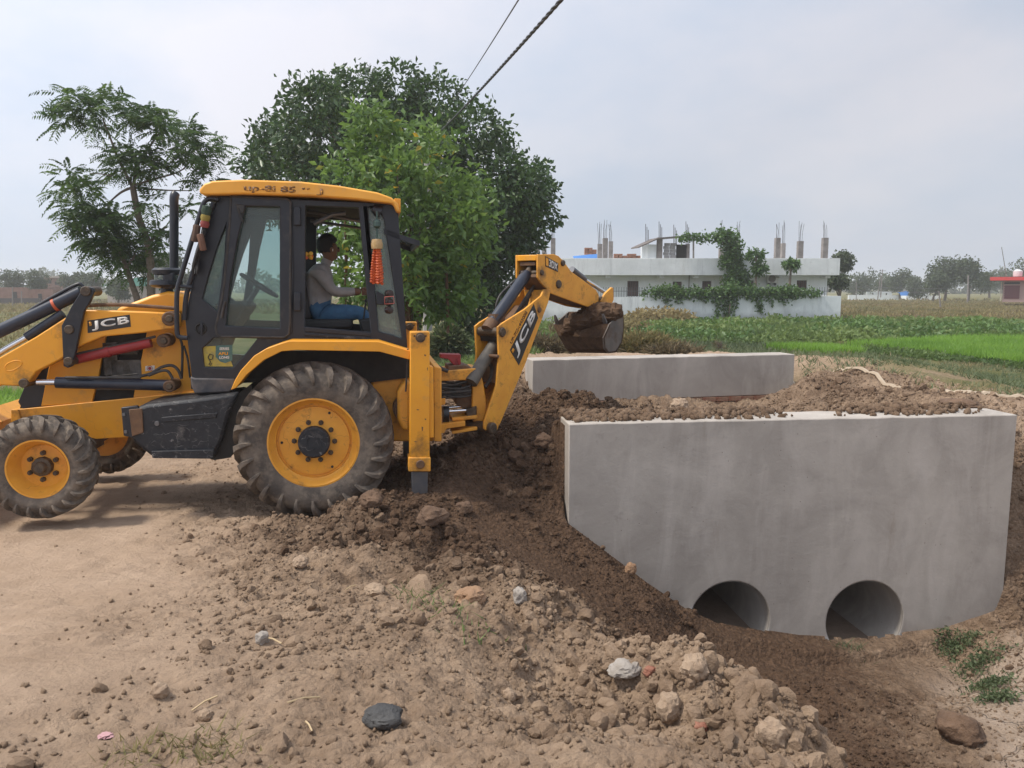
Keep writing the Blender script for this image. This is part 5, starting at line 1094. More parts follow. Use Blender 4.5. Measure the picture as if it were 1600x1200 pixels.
feather((215, 472), 'shorter feathery leaved tree with a leaning trunk, in front of the tall thin one', f2, [([(218, 480), (212, 460), (203, 435), (192, 405), (180, 375), (160, 355)], .10, .03), ([(197, 418), (207, 405), (212, 395)], .04, .015), ([(192, 405), (190, 385), (195, 360)], .04, .012)], 620, 32)
# ---- far trees, left and right, each its own crown
def fartree(px, py, r, Y, label, seed, group, lob=9, n=420, mat_=None, flat=.8):
    rn = random.Random(seed); b = P(px, py, Y); rr = r*Y/FPX; bl = []
    for i in range(lob):
        a = rn.uniform(0, 6.283); k = rn.uniform(.15, .75); bl.append((b.x+rr*k*math.cos(a), b.y+rr*k*math.sin(a)*.7, b.z+rr*flat*rn.uniform(-.55, .55), rr*rn.uniform(.35, .52)))
    return tree('far_tree', (b.x, b.y, -.2), label, bl, n, 5, .055*rr+.22, .6, mat_ or M['leaf_far'], seed, .05*rr+.08, group, .5, .04*rr+.1, nl_=5)
gl = 'hazy trees along the far edge of the fields'
for i, (px, py, r, Y, lab, n) in enumerate([
    (22, 436, 19, 125, 'round hazy tree above the brick sheds, leftmost of the far trees', 420), (58, 438, 17, 118, 'slim hazy tree just right of the leftmost far tree', 380), (112, 438, 20, 130, 'hazy tree left of the green roof, behind the near loader cylinder', 380), (140, 442, 23, 122, 'broad hazy tree behind the loader cylinders', 420), (182, 452, 20, 95, 'low hazy tree below the green roof', 380), (262, 420, 26, 90, 'pale hazy tree showing between the exhaust and the trunks', 420), (290, 440, 22, 95, 'hazy tree half hidden behind the exhaust stack', 300),
    (1318, 410, 19, 70, 'tree with a clear gap under its crown, hard against the white house end', 420), (1306, 440, 14, 62, 'dark bushy tree squeezed behind the white house end', 380), (1352, 440, 26, 160, 'round hazy tree left of the twin leaning poles', 420), (1388, 446, 20, 165, 'hazy tree directly behind the twin leaning poles', 380), (1408, 438, 22, 150, 'spiky topped hazy tree right of the twin leaning poles', 420), (1436, 448, 20, 140, 'low round hazy tree at the left foot of the tallest far tree', 380),
    (1478, 428, 32, 125, 'tallest of the dark far trees, left of the upright pole', 520), (1515, 432, 32, 122, 'dark far tree standing behind the upright pole', 520), (1460, 445, 22, 120, 'dark far tree low beside the tallest one', 420), (1548, 440, 26, 170, 'hazy tree left of the red roofed shop', 380), (1575, 434, 24, 190, 'pale hazy tree behind the red roofed shop', 380), (1598, 420, 22, 150, 'thin bare looking tree at the shop water tank', 160), (1335, 452, 14, 190, 'faint small tree far away beside the white house', 260), (1640, 436, 34, 140, 'far tree beyond the red roofed shop', 300), (-40, 436, 30, 125, 'far tree beyond the brick sheds', 300)]):
    if 0 <= px <= 1600: fartree(px, py, r, Y, lab, 100+i, gl, n=n)
# far-off tree line that closes the horizon
def treeline():
    rng = np.random.default_rng(77); bl = []
    for a in np.arange(-60, 62, .9):
        R_ = 330+rng.random()*140; x = R_*math.sin(math.radians(a)); y = R_*math.cos(math.radians(a)); r = 3.2+rng.random()*3.2
        if abs(a) > 2: bl.append((x, y, r*.55, r))
    C, D, var = sprigs(bl, 5200, 4, rng, .7, .5); ln = 1.5+rng.random(len(C)); V, F = leaf_geo(C, D, ln, ln*.7, rng)
    tag(link('treeline', np_mesh('treeline', V, F, dict(var=np.repeat(np.minimum(var, .9), 4))), M['leaf_far']), 'hazy line of far woods closing the horizon', 'woods', kind='stuff')
treeline()
# ================================================================== the white house
M['plaster'] = concrete('white_plaster', (.66, .70, .71), (.80, .83, .83), (.82, .84, .84), .35)
M['plaster2'] = concrete('grey_plaster', (.60, .62, .61), (.78, .80, .79), (.80, .81, .80), .4)
M['column'] = mat('raw_concrete', (.17, .15, .14), .9, var=(.26, .235, .22), scale=3, bump=.4)
M['rebar'] = mat('rebar', (.10, .10, .11), .7); M['wood'] = mat('brown_shutter', (.075, .042, .036), .7, var=(.11, .065, .055), scale=5)
HY = 53.2; PY_ = 52.0
def pbox(x0, y0, x1, y1, Y, depth, name, m, parent, bevel=0):
    a, b = P(x0, y1, Y), P(x1, y0, Y); mb = MB(); mb.box(((a.x+b.x)/2, Y+depth/2, (a.z+b.z)/2), b.x-a.x, depth, b.z-a.z); return mb.build(name, m, parent, bevel)
hb = P(1080, 503, HY); house = empty('house', (hb.x, HY, -.15), 'long white single storey house with bare concrete columns rising from its flat roof', 'house')
def weather(m, col, zlo=None, amount=.8):
    """rain streaks, and damp marks up to an uneven height"""
    nt = m.node_tree; L = nt.links.new; b = nt.nodes['Principled BSDF']; src = b.inputs['Base Color'].links[0].from_socket
    tc = node(nt, 'ShaderNodeTexCoord'); mp = node(nt, 'ShaderNodeMapping'); mp.inputs['Scale'].default_value = (1.6, 1.6, .22); L(tc.outputs['Object'], mp.inputs[0])
    n = node(nt, 'ShaderNodeTexNoise'); n.inputs['Scale'].default_value = 1.3; n.inputs['Detail'].default_value = 9; n.inputs['Roughness'].default_value = .7; L(mp.outputs[0], n.inputs[0])
    r = node(nt, 'ShaderNodeMapRange'); r.inputs[1].default_value = .52; r.inputs[2].default_value = .74; r.inputs[4].default_value = amount; L(n.outputs[0], r.inputs[0]); f = r.outputs[0]
    if zlo is not None:
        sx = node(nt, 'ShaderNodeSeparateXYZ'); L(tc.outputs['Object'], sx.inputs[0]); n2 = node(nt, 'ShaderNodeTexNoise'); n2.inputs['Scale'].default_value = .8; n2.inputs['Detail'].default_value = 9; n2.inputs['Roughness'].default_value = .7; L(tc.outputs['Object'], n2.inputs[0])
        ad = node(nt, 'ShaderNodeMath', operation='MULTIPLY_ADD'); L(n2.outputs[0], ad.inputs[0]); ad.inputs[1].default_value = -1.6; L(sx.outputs[2], ad.inputs[2])
        r2 = node(nt, 'ShaderNodeMapRange'); r2.inputs[1].default_value = zlo-.35; r2.inputs[2].default_value = zlo+.25; r2.inputs[3].default_value = amount; r2.inputs[4].default_value = 0; L(ad.outputs[0], r2.inputs[0])
        mx_ = node(nt, 'ShaderNodeMath', operation='MAXIMUM'); L(f, mx_.inputs[0]); L(r2.outputs[0], mx_.inputs[1]); f = mx_.outputs[0]
    mx = node(nt, 'ShaderNodeMix', data_type='RGBA'); L(f, mx.inputs[0]); L(src, mx.inputs[6]); mx.inputs[7].default_value = (*col, 1); L(mx.outputs[2], b.inputs['Base Color']); return m
weather(M['plaster2'], (.33, .335, .33), None, .6); weather(M['plaster'], (.5, .52, .52), None, .5)
H = 11.0; gz = -.2
a, b = P(800, 428, HY), P(1293, 428, HY); mb = MB()
wins = [(980, 439, 998, 463), (1051, 440, 1065.6, 452), (1097, 439, 1111.7, 452), (1165, 438, 1178, 452), (1244.6, 438, 1261, 452)]
out_ = [Vector((a.x, HY, gz)), Vector((b.x, HY, gz)), Vector((b.x, HY, a.z)), Vector((a.x, HY, a.z))]
hol = []
for w_ in wins:
    p0, p1 = P(w_[0], w_[3], HY), P(w_[2], w_[1], HY); hol.append([Vector((p0.x, HY, p0.z)), Vector((p1.x, HY, p0.z)), Vector((p1.x, HY, p1.z)), Vector((p0.x, HY, p1.z))])
mb.prism(out_, (0, .25, 0), hol); mb.box(((a.x+b.x)/2, HY+H/2+.25, (gz+a.z)/2), b.x-a.x-.01, H-.1, a.z-gz-.02) if False else None
mb.build('wall', M['plaster'], house)
mb = MB(); mb.box((b.x-.125, HY+H/2+.126, (gz+a.z)/2), .25, H-.25, a.z-gz); mb.box(((a.x+b.x)/2, HY+H+.13, (gz+a.z)/2), b.x-a.x, .25, a.z-gz); mb.box((a.x+.125, HY+H/2+.126, (gz+a.z)/2), .25, H-.25, a.z-gz); mb.build('wall', M['plaster'], house)
for w_ in wins:
    p0, p1 = P(w_[0], w_[3], HY), P(w_[2], w_[1], HY); fr = MB(); fr.box(((p0.x+p1.x)/2, HY+.14, (p0.z+p1.z)/2), p1.x-p0.x-.01, .05, p1.z-p0.z-.01); fo = fr.build('window', M['dark'], house)
    mm = MB(); n_ = 5
    for i in range(n_): mm.box((p0.x+(i+.5)*(p1.x-p0.x)/n_, HY+.09, (p0.z+p1.z)/2), (p1.x-p0.x)/n_*.72, .04, p1.z-p0.z-.04)
    mm.build('shutter', M['wood'], fo)
    if w_[0] in (980,):
        s_ = MB(); s_.box(((p0.x+p1.x)/2, HY-.03, p1.z+.06), p1.x-p0.x+.2, .1, .05); s_.build('lintel', M['plaster2'], house)
slab_a, slab_b = P(800, 430, PY_), P(1313, 403.5, PY_)
mb = MB(); mb.box(((slab_a.x+slab_b.x)/2, PY_+.07, (slab_a.z+slab_b.z)/2), slab_b.x-slab_a.x, .14, slab_b.z-slab_a.z); mb.box((slab_b.x-.07, PY_+H/2+.5, (slab_a.z+slab_b.z)/2), .14, H+.7, slab_b.z-slab_a.z); mb.build('parapet', M['plaster2'], house, .01)
mb = MB(); mb.box(((slab_a.x+slab_b.x)/2-.07, PY_+.14+H/2+.5, slab_a.z+.08), slab_b.x-slab_a.x-.15, H+1, .15); mb.build('roof_slab', M['plaster2'], house)
for x in (951, 1034.5, 1088, 1135, 1221, 1294): pbox(x-4, 426, x+4, 434.5, PY_+.3, .88, 'bracket', M['plaster2'], house)
pbox(1075.8, 430, 1077.6, 462, HY-.1, .09, 'drain_pipe', M['column'], house)
def col_(x0, x1, y, Y, nb=4, top=345, rod=.013):
    c = pbox(x0, y, x1, 404, Y, .38, 'column', M['column'], house)
    rn = random.Random(int(x0)); 
    for k in range(nb):
        q = P(x0+(x1-x0)*(.15+.7*((k*.37) % 1)), y, Y+.06+.26*(k % 2)); h = (y-top+rn.uniform(-4, 6))*Y/FPX
        mb = MB(); mb.tube([q-ZZ*.1, q+ZZ*h*.5+Vector((rn.uniform(-.03, .03), 0, 0)), q+ZZ*h+Vector((rn.uniform(-.12, .12), 0, 0))], rod, 5); mb.build('rebar', M['rebar'], c)
for i, (x0, x1, y, Y) in enumerate([(836, 843, 378, 54), (847, 854, 376, 54), (861, 868, 372, 53), (934, 941, 381, 56), (942, 950, 372, 53), (951.5, 958, 377, 55), (1124.5, 1132, 387, 54), (1151, 1156, 377, 55), (1211.6, 1220, 371.5, 53), (1221.5, 1228, 380, 57), (1247, 1256, 376.5, 53), (1285.5, 1295, 371.5, 53)]):
    col_(x0, x1, y, Y, 4, 350 if x0 < 1160 else 350)
for x, y0 in ((1011, 350), (1032, 346), (1055, 351), (1074, 346)):
    p0, p1 = P(x, 404, 56), P(x, y0, 56); rd = MB()
    for k in range(3): rd.tube([p0+Vector((.09*(k-1), 0, 0)), p1+Vector((.10*(k-1), 0, -.2*k))], .024, 5)
    rd.build('rebar', M['rebar'], house)
# shed on the roof
pbox(1012, 382, 1026, 404, 54.2, 3, 'shed_wall', M['plaster'], house); pbox(1027, 371, 1035.5, 404, 54, .4, 'shed_pillar', M['column'], house); pbox(1073.5, 381, 1078, 404, 54, .3, 'shed_pillar', M['column'], house)
blk = MB(); blk.box((0, 0, 0), .36, .2, .19); bmesh_blk = blk.mesh('block'); M['block'] = mat('grey_block', (.24, .235, .235), .9, var=(.33, .32, .32), scale=2); bmesh_blk.materials.append(M['block'])
q0 = P(1035.8, 404, 54.4); q1 = P(1056, 380, 54.4)
for r_ in range(5):
    for k in range(2):
        o = bpy.data.objects.new('block', bmesh_blk); COL.objects.link(o); o.parent = house; x = q0.x+.2+k*.42+(.0 if r_ % 2 else .06); o.location = Vector((x, 54.4+random.uniform(-.03, .03), q0.z+.12+r_*.205))-rootloc(house)
pbox(1056.5, 382, 1073, 404, 54.6, .1, 'shed_door', M['dark'], house)
mb = MB(); t_ = [P(998, 387.5, 53.2), P(1028, 374, 53.2), P(1080, 369, 53.2)]
for p, q in ((t_[0], t_[1]), (t_[1]+Vector((.02, 0, .03)), t_[2])): mb.prism([p, q, q+Vector((0, 3.5, .1)), p+Vector((0, 3.5, .1))], (0, 0, .08))
mb.build('shed_roof', mat('old_tin', (.09, .08, .075), .8, var=(.16, .13, .11), scale=2), house)
mb = MB(); mb.tube([P(1083.5, 404, 53.4), P(1083.5, 370, 53.4)], .06, 6); mb.build('shed_post', M['column'], house)
def blue(px0, py0, px1, py1, Y, label, name='tarpaulin', c=(.05, .19, .50), dz=.4):
    a, b = P(px0, py1, Y), P(px1, py0, Y); mb = MB(); n = 6; ro_ = []
    for i in range(n+1):
        t = i/n; x = a.x+(b.x-a.x)*t; ro_.append((Vector((x, Y, a.z)), Vector((x, Y+.3, a.z+(b.z-a.z)*(.55+.45*t)+random.uniform(-.05, .05))), Vector((x, Y+1.6, a.z+(b.z-a.z)*(.6+.4*t)))))
    for p, q in zip(ro_, ro_[1:]):
        for k in range(2): mb.bm.faces.new([mb.bm.verts.new(v) for v in (p[k], q[k], q[k+1], p[k+1])])
    o = mb.build(name, bpy.data.materials.get('blue_tarp') or mat('blue_tarp', c, .6), loc=a); return tag(o, label, 'tarpaulin')
blue(896, 395.5, 934, 404, 57, 'blue tarpaulin lying on the house roof near the left columns')
def brickstack(px0, py0, px1, py1, Y, label):
    a, b = P(px0, py1, Y), P(px1, py0, Y); root = empty('brick_stack', ((a.x+b.x)/2, Y, a.z), label, 'brick stack', 'brick stacks on the roof'); rn = random.Random(int(px0)); hgt = b.z-a.z; nr = max(2, int(hgt/.13)); nc = max(3, int((b.x-a.x)/.30))
    mb = MB(); mb.box((0, 0, 0), .28, .5, .115); me = mb.mesh('brick'); me.materials.append(M['brick'])
    for r_ in range(nr):
        for k in range(nc):
            if r_ == nr-1 and rn.random() < .4: continue
            o = bpy.data.objects.new('brick', me); COL.objects.link(o); o.parent = root; o.location = (a.x-(a.x+b.x)/2+(k+.5)*(b.x-a.x)/nc, rn.uniform(-.05, .05), .06+r_*.13)
brickstack(913, 387, 932, 398, 60, 'small red brick stack on the house roof behind the blue tarpaulin'); brickstack(958.5, 394, 1008, 405, 58, 'long low red brick stack on the house roof between columns and shed')
# compound wall with railing
WY = 49.2; wa, wb = P(800, 475, WY), P(1314.5, 462.5, WY)
cw = empty('compound_wall', (wb.x, WY, -.15), 'white plastered compound wall with stained foot in front of the house', 'wall')
mb = MB(); mb.prism([Vector((wa.x, WY, -.4)), Vector((wb.x, WY, -.4)), Vector((wb.x, WY, wb.z)), Vector((wa.x, WY, wb.z-.10))], (0, .22, 0)); mb.build('wall', weather(concrete('stained_plaster', (.60, .64, .65), (.80, .83, .83), (.66, .68, .68), .5), (.33, .35, .36), -.15, .8), cw)
mb = MB(); mb.box((wb.x-.11, WY+4.2, wb.z/2-.2), .22, 8, wb.z+.4); mb.build('wall', bpy.data.materials['stained_plaster'], cw)
mb = MB(); x = P(935, 460, WY).x; r1 = P(1296, 460, WY).x; zt = wb.z
while x < r1: mb.box((x, WY+.11, zt+.24), .022, .022, .62); x += .16
mb.box(((P(935, 460, WY).x+r1)/2, WY+.11, zt+.30), r1-P(935, 460, WY).x, .02, .03); ra = mb.build('railing', M['rebar'], cw)
# air conditioner
ac = empty('air_conditioner', P(1208, 442, HY-.45), 'white air conditioner outdoor unit on the house wall between the two papaya plants', 'air conditioner')
pbox(1200, 429, 1216.5, 442, HY-.42, .38, 'casing', mat('ac_white', (.62, .62, .6), .5), ac, .02)
c = P(1206.5, 435.5, HY-.43); mb = MB(); mb.lathe(c, (0, -1, 0), [(0, 0), (.21, 0), (.22, .02), (.24, .02), (.24, -.01)], 24); mb.build('fan_grille', M['column'], ac)
pbox(1203, 442.2, 1204, 446, HY-.4, .4, 'bracket', M['rebar'], ac); pbox(1212, 442.2, 1213, 446, HY-.4, .4, 'bracket', M['rebar'], ac)
# creeper
rng = np.random.default_rng(5); rn = random.Random(12)
cb = []
for x in np.arange(1008, 1278, 4): cb.append((x, 458+rn.uniform(-3, 3), rn.uniform(2.5, 8)*(1 if 1030 < x < 1255 else .6)))
for (x, y) in ((1128, 368), (1136, 378), (1142, 388), (1140, 372), (1148, 384), (1147, 396), (1150, 408), (1152, 420), (1150, 432), (1148, 444), (1158, 448), (1145, 455), (1144, 402), (1156, 432), (1138, 410), (1160, 440), (1140, 440)): cb.append((x, y, rn.uniform(8, 13)))
for x in np.arange(1064, 1130, 5): cb.append((x, 371+rn.uniform(-2, 2), 4.5))
for x0, y1 in ((1120, 494), (1136, 497), (1128, 480), (1186, 486), (1145, 490), (1041, 474), (1204, 476), (1221, 474), (1100, 472), (1060, 470)):
    for y in np.arange(464, y1, 4): cb.append((x0+rn.uniform(-2, 2), y, 3.4))
root = empty('creeper', P(1145, 497, WY-.1), 'leafy green creeper trained along the compound wall and up onto the house roof', 'creeper')
bl = [tuple(P(x, y, (WY if y > 449 else 51.5)))+(r*50/FPX,) for x, y, r in cb]
crown('foliage', bl, 2600, 5, .17, .8, M['leaf_creeper'], root, rng, .4, .12)
limbs(root, [([P(1138, 500, WY-.1), P(1142, 470, WY-.1), P(1150, 440, 51.2), P(1150, 400, 51.6), P(1135, 372, 51.8), P(1080, 370, 52)], .05, .02)], name='stem')
def papaya(px, segs, base, label):
    root = empty('papaya_plant', P(px, base, 50.6), label, 'papaya plant', 'papaya plants by the house wall'); rng = np.random.default_rng(int(px))
    limbs(root, [([P(px, base, 50.6), P(px+2, (base+segs[0][1])/2, 50.6), P(*segs[0][:2], 50.6)], .09, .06)], name='stem')
    C, D = [], []
    for x, y, r in segs:
        c = np.array(P(x, y, 50.6)); n = 46; d = unit(rng.normal(size=(n, 3))*np.array([1, 1, .45])+np.array([0, 0, .1])); rr = r*50.6/FPX
        for k in range(7): C.append(c+d*rr*(.55+.3*rng.random((n, 1)))+rng.normal(size=(n, 3))*.06); D.append(d*.6+np.array([0, 0, -.45])+rng.normal(size=(n, 3))*.6)
    C = np.concatenate(C); D = np.concatenate(D); ln = .24+.1*rng.random(len(C)); V, F = leaf_geo(C, D, ln, ln*.42, rng); link('crown', np_mesh('crown', V-np.array(root.location), F, dict(var=np.repeat(rng.random(len(C))*.9, 4))), M['leaf_creeper'], root)
papaya(1180, [(1181, 398, 13), (1187, 420, 12)], 452, 'tall papaya plant with two leaf tiers, beside the creeper column'); papaya(1233, [(1236, 412, 12)], 452, 'small single headed papaya plant right of the air conditioner')
# ================================================================== far buildings
def fbox(name, label, cat, x0, y0, x1, y1, Y, dep, m, group=None, wins=(), roof=None):
    a, b = P(x0, y1, Y), P(x1, y0, Y); z0 = min(a.z, -.1) if y1 > 455 else a.z; root = empty(name, ((a.x+b.x)/2, Y, -.15), label, cat, group)
    mb = MB(); zb = -.3; mb.box(((a.x+b.x)/2, Y+dep/2, (zb+b.z)/2), b.x-a.x, dep, b.z-zb); mb.build('wall', m, root)
    for w_ in wins: pbox(*w_, Y-.04, .03, 'window', M['dark'], root)
    if roof: pbox(x0-1, y0-2.5, x1+1, y0-.05, Y-.4, dep+.8, 'roof', roof, root)
    return root
bm_ = mat('far_brick', (.17, .085, .065), .9, var=(.24, .14, .11), scale=1.5); pl_ = mat('far_plaster', (.42, .36, .32), .9)
fbox('brick_shed', 'low reddish brick shed at the left edge beyond the field', 'shed', -30, 449, 48, 472, 120, 8, bm_, 'far brick sheds', [(20, 456, 26, 466)])
fbox('brick_shed', 'brick shed with a flat top just right of the one at the left edge', 'shed', 50, 452, 82, 473, 112, 6, bm_, 'far brick sheds', [(60, 459, 65, 468)])
fbox('brick_house', 'two storey brick house rising behind the far sheds', 'house', 70, 434, 97, 470, 150, 9, bm_, None, [(76, 438, 80, 443), (86, 440, 90, 445)], pl_)
fbox('green_roof_house', 'far building with a pale green roof behind the feathery tree trunks', 'house', 168, 447, 214, 466, 110, 9, pl_, None, (), None)
mb = MB(); a, b = P(160, 447, 109.5), P(216, 433, 109.5); mb.prism([Vector((a.x, 109.5, a.z)), Vector((b.x, 109.5, a.z)), Vector((b.x, 109.5, b.z)), Vector((a.x+2.5, 109.5, b.z-.6)), Vector((a.x+1, 109.5, a.z+.5))], (0, 10, 0)); mb.build('roof', mat('green_tin', (.10, .30, .24), .7), bpy.data.objects['green_roof_house'])
fbox('boundary_wall', 'dark low boundary wall below the far brick sheds', 'wall', -30, 466, 62, 475, 108, .4, mat('dark_wall', (.07, .06, .06), .9))
fbox('boundary_wall', 'long white boundary wall far across the right hand field', 'wall', 1326, 461, 1408, 467, 150, .4, M['plaster'])
fbox('boundary_wall', 'grey boundary wall ending below the tallest far tree', 'wall', 1416, 462, 1470, 467, 145, .4, M['plaster2'])
for i, (x0, y0, x1, y1, Y, lab) in enumerate([(1354, 456, 1374, 461, 158, 'far white hut left of the twin leaning poles'), (1376, 455.5, 1394, 462, 160, 'far white hut behind the twin leaning poles'), (1424, 456, 1452, 462, 165, 'far pale hut right of the distant blue tarpaulin')]): fbox('hut', lab, 'hut', x0, y0, x1, y1, Y, 5, M['plaster'], 'far white huts', [((x0+x1)/2-1, y0+2.4, (x0+x1)/2+1, y1-1)])
blue(1407, 454.5, 1421, 462, 148, 'far blue tarpaulin slung over goods below the distant trees')
shop = empty('shop', (P(1590, 470, 92).x, 92, -.15), 'small pale shop with a bright red flat roof and maroon shutter', 'shop')
pbox(1569, 438, 1640, 472, 92, 5, 'wall', mat('shop_wall', (.40, .27, .24), .9), shop); pbox(1562, 432.5, 1645, 438, 91, 7, 'roof_slab', mat('red_roof', (.55, .045, .045), .6), shop)
sh_ = pbox(1572.5, 446, 1594, 467, 91.95, .04, 'shutter', mat('maroon_shutter', (.15, .04, .05), .6), shop); pbox(1573, 441, 1594, 444, 91.95, .04, 'vent', M['dark'], shop)
for k in range(7): pbox(1573, 447+k*2.8, 1593.5, 448.2+k*2.8, 91.90, .04, 'shutter_slat', bpy.data.materials['maroon_shutter'], sh_)
pbox(1568, 440, 1571.5, 471, 91.8, .3, 'pillar', mat('shop_pillar', (.48, .40, .33), .9), shop)
shop.rotation_euler.z = -math.atan2(shop.location.x, shop.location.y)
tk = P(1590, 432, 93); mb = MB(); mb.lathe(tk, ZZ, [(0, 0), (.45, 0), (.48, .1), (.48, .62), (.3, .76), (.16, .8), (.16, .86), (0, .86)], 20); tag(mb.build('water_tank', mat('tank_white', (.6, .6, .6), .5), loc=tk), 'white plastic water tank standing on the red shop roof', 'water tank')
def pole(px0, py0, px1, py1, Y, r, label, arm=0, group='thin poles across the far field', name='utility_pole'):
    a, b = P(px0, py0, Y), P(px1, py1, Y); root = empty(name, a, label, 'pole', group); mb = MB(); mb.tube([a-ZZ*.3, b], [r, r*.7], 8); mb.build('shaft', M['column'] if group else M['polecon'], root)
    if arm: mb = MB(); mb.box(b-ZZ*.25, arm, .07, .07); mb.build('crossarm', M['rebar'], root)
    return root
M['polecon'] = mat('pole_concrete', (.30, .29, .275), .9, var=(.37, .355, .34), scale=3)
pole(1512, 472, 1513, 430, 110, .13, 'upright pale pole in front of the tall dark far trees'); pole(1470, 478, 1467, 455, 80, .09, 'short leaning pale post standing in the field grass'); pole(1376, 462, 1379, 421, 140, .10, 'taller of the twin leaning poles by the far wall', 1.2); pole(1371, 468, 1376, 430, 135, .09, 'shorter of the twin leaning poles by the far wall'); pole(1573, 428, 1565, 386, 92, .05, 'thin stick mast slanting up from the red shop roof', 0, 'masts', 'mast')
pole(1338, 470, 1338, 440, 130, .07, 'thin dark pole close to the white house end'); pole(19.5, 475, 19.5, 448, 100, .09, 'thin pole before the brick shed at the left edge'); pole(33.5, 475, 33.5, 455, 100, .09, 'short post before the brick shed at the left edge')
ph = pole(668, 500, 668, 222, 22, .13, 'pale concrete electricity pole inside the young green tree', .9, None, 'electricity_pole')
# cables
def sag(a, b, s, n=40): return [a+(b-a)*(i/n)-ZZ*(s*4*(i/n)*(1-i/n)) for i in range(n+1)]
ca = P(668, 224, 22); cb_ = P(862, 0, 7.0); cdir = (cb_-ca); ce = ca+cdir*1.45
root = empty('power_cable', ca, 'thick twisted black power cable running up from the pole out of view', 'cable')
pth = sag(ca, ce, .10, 240); u_ = cdir.normalized(); s1_ = u_.orthogonal().normalized(); s2_ = u_.cross(s1_)
cabm = mat('cable_black', (.045, .046, .055), .5)
for k in range(3):
    mb = MB(); mb.tube([p+(s1_*math.cos(i*1.05+k*2.094)+s2_*math.sin(i*1.05+k*2.094))*.0095 for i, p in enumerate(pth)], .0095, 6); mb.build('strand', cabm, root)
wa_, wb_ = P(712, 152, 24), P(806, 0, 9); root = empty('overhead_wire', wa_, 'single thin wire slanting up left of the thick twisted cable', 'wire'); mb = MB(); mb.tube(sag(wa_+(wa_-wb_)*.1, wb_+(wb_-wa_)*.5, .05), .0085, 5); mb.build('strand', M['rebar'], root)
for y0, y1, lab in ((447, 449, 'upper thin wire strung across the far right field'), (453, 456, 'lower thin wire strung across the far right field')):
    a, b = P(1320, y0, 120), P(1700, y1, 100); root = empty('overhead_wire', a, lab, 'wire', 'far field wires'); mb = MB(); mb.tube(sag(a, b, .3), .025, 4); mb.build('strand', M['rebar'], root)
# ================================================================== clods, stones, grass, fields
def ico(sub, seed, amp=.28, cub=.0):
    bm = bmesh.new()
    if sub: bmesh.ops.create_icosphere(bm, subdivisions=sub, radius=1)
    else:
        bmesh.ops.create_icosphere(bm, subdivisions=1, radius=1); bmesh.ops.delete(bm, geom=list(bm.verts), context='VERTS')
        ov = [bm.verts.new(p) for p in ((1, 0, 0), (-1, 0, 0), (0, 1, 0), (0, -1, 0), (0, 0, 1), (0, 0, -1))]
        for a, b, c in ((0, 2, 4), (2, 1, 4), (1, 3, 4), (3, 0, 4), (2, 0, 5), (1, 2, 5), (3, 1, 5), (0, 3, 5)): bm.faces.new((ov[a], ov[b], ov[c]))
        bm.verts.index_update()
    sv = Vector((seed*3.1, seed*1.7, 0)); rq = random.Random(seed); cuts = [(Vector((rq.gauss(0, 1), rq.gauss(0, 1), rq.gauss(0, 1))).normalized(), rq.uniform(.55, .95)) for _ in range(8)]
    for v in bm.verts:
        n = v.co.normalized(); f = 1+amp*mnoise.noise(n*1.5+sv)+amp*.5*mnoise.noise(n*3.3+sv); c = n*f
        for pn, pd in cuts:
            e = c.dot(pn)-pd
            if e > 0: c = c-pn*e
        v.co = c*(1+.10*mnoise.noise(n*5+sv)+.10*mnoise.noise(n*9+sv))*1.12
    V = np.array([v.co[:] for v in bm.verts]); F = np.array([[v.index for v in f.verts] for f in bm.faces]); bm.free(); return V, F
def scatter(name, xs, ys, rs, sub, label, sink=.3, moist_off=0, flat=(.55, 1.0)):
    n = len(xs); z, r, m, du, g, c = terrain(xs, ys); rng = np.random.default_rng(n); protos = [ico(sub, s) for s in range(8)]
    q = rng.normal(size=(n, 4)); q /= np.linalg.norm(q, axis=1)[:, None]; w, x, y, zz = q.T
    R = np.stack([1-2*(y*y+zz*zz), 2*(x*y-zz*w), 2*(x*zz+y*w), 2*(x*y+zz*w), 1-2*(x*x+zz*zz), 2*(y*zz-x*w), 2*(x*zz-y*w), 2*(y*zz+x*w), 1-2*(x*x+y*y)], 1).reshape(n, 3, 3)
    sc = rs[:, None]*np.stack([rng.uniform(.75, 1.25, n), rng.uniform(.75, 1.25, n), rng.uniform(*flat, n)], 1)
    which = rng.integers(0, 8, n); Vs, Fs, Ms = [], [], []; base = 0; mo = np.clip(m*1.05-.04+moist_off+rng.normal(size=n)*.12, 0, 1)
    for k in range(8):
        s = which == k; V, F = protos[k]; A = np.einsum('nij,nvj->nvi', R[s], V[None]*sc[s][:, None, :]); ctr = np.stack([xs[s], ys[s], z[s]+rs[s]*(.55-sink)], 1)
        A = A+ctr[:, None, :]; nn, nv = A.shape[:2]; Vs.append(A.reshape(-1, 3)); Fs.append((F[None]+(np.arange(nn)*nv)[:, None, None]+base).reshape(-1, 3)); base += nn*nv; Ms.append(np.repeat(mo[s], nv))
    me = np_mesh(name, np.concatenate(Vs), np.concatenate(Fs), dict(moist=np.concatenate(Ms))); 
    if sub > 1: me.polygons.foreach_set('use_smooth', [True]*len(me.polygons)); me.set_sharp_from_angle(angle=math.radians(26))
    return tag(link(name, me, M['clod']), label, 'clods', kind='stuff')
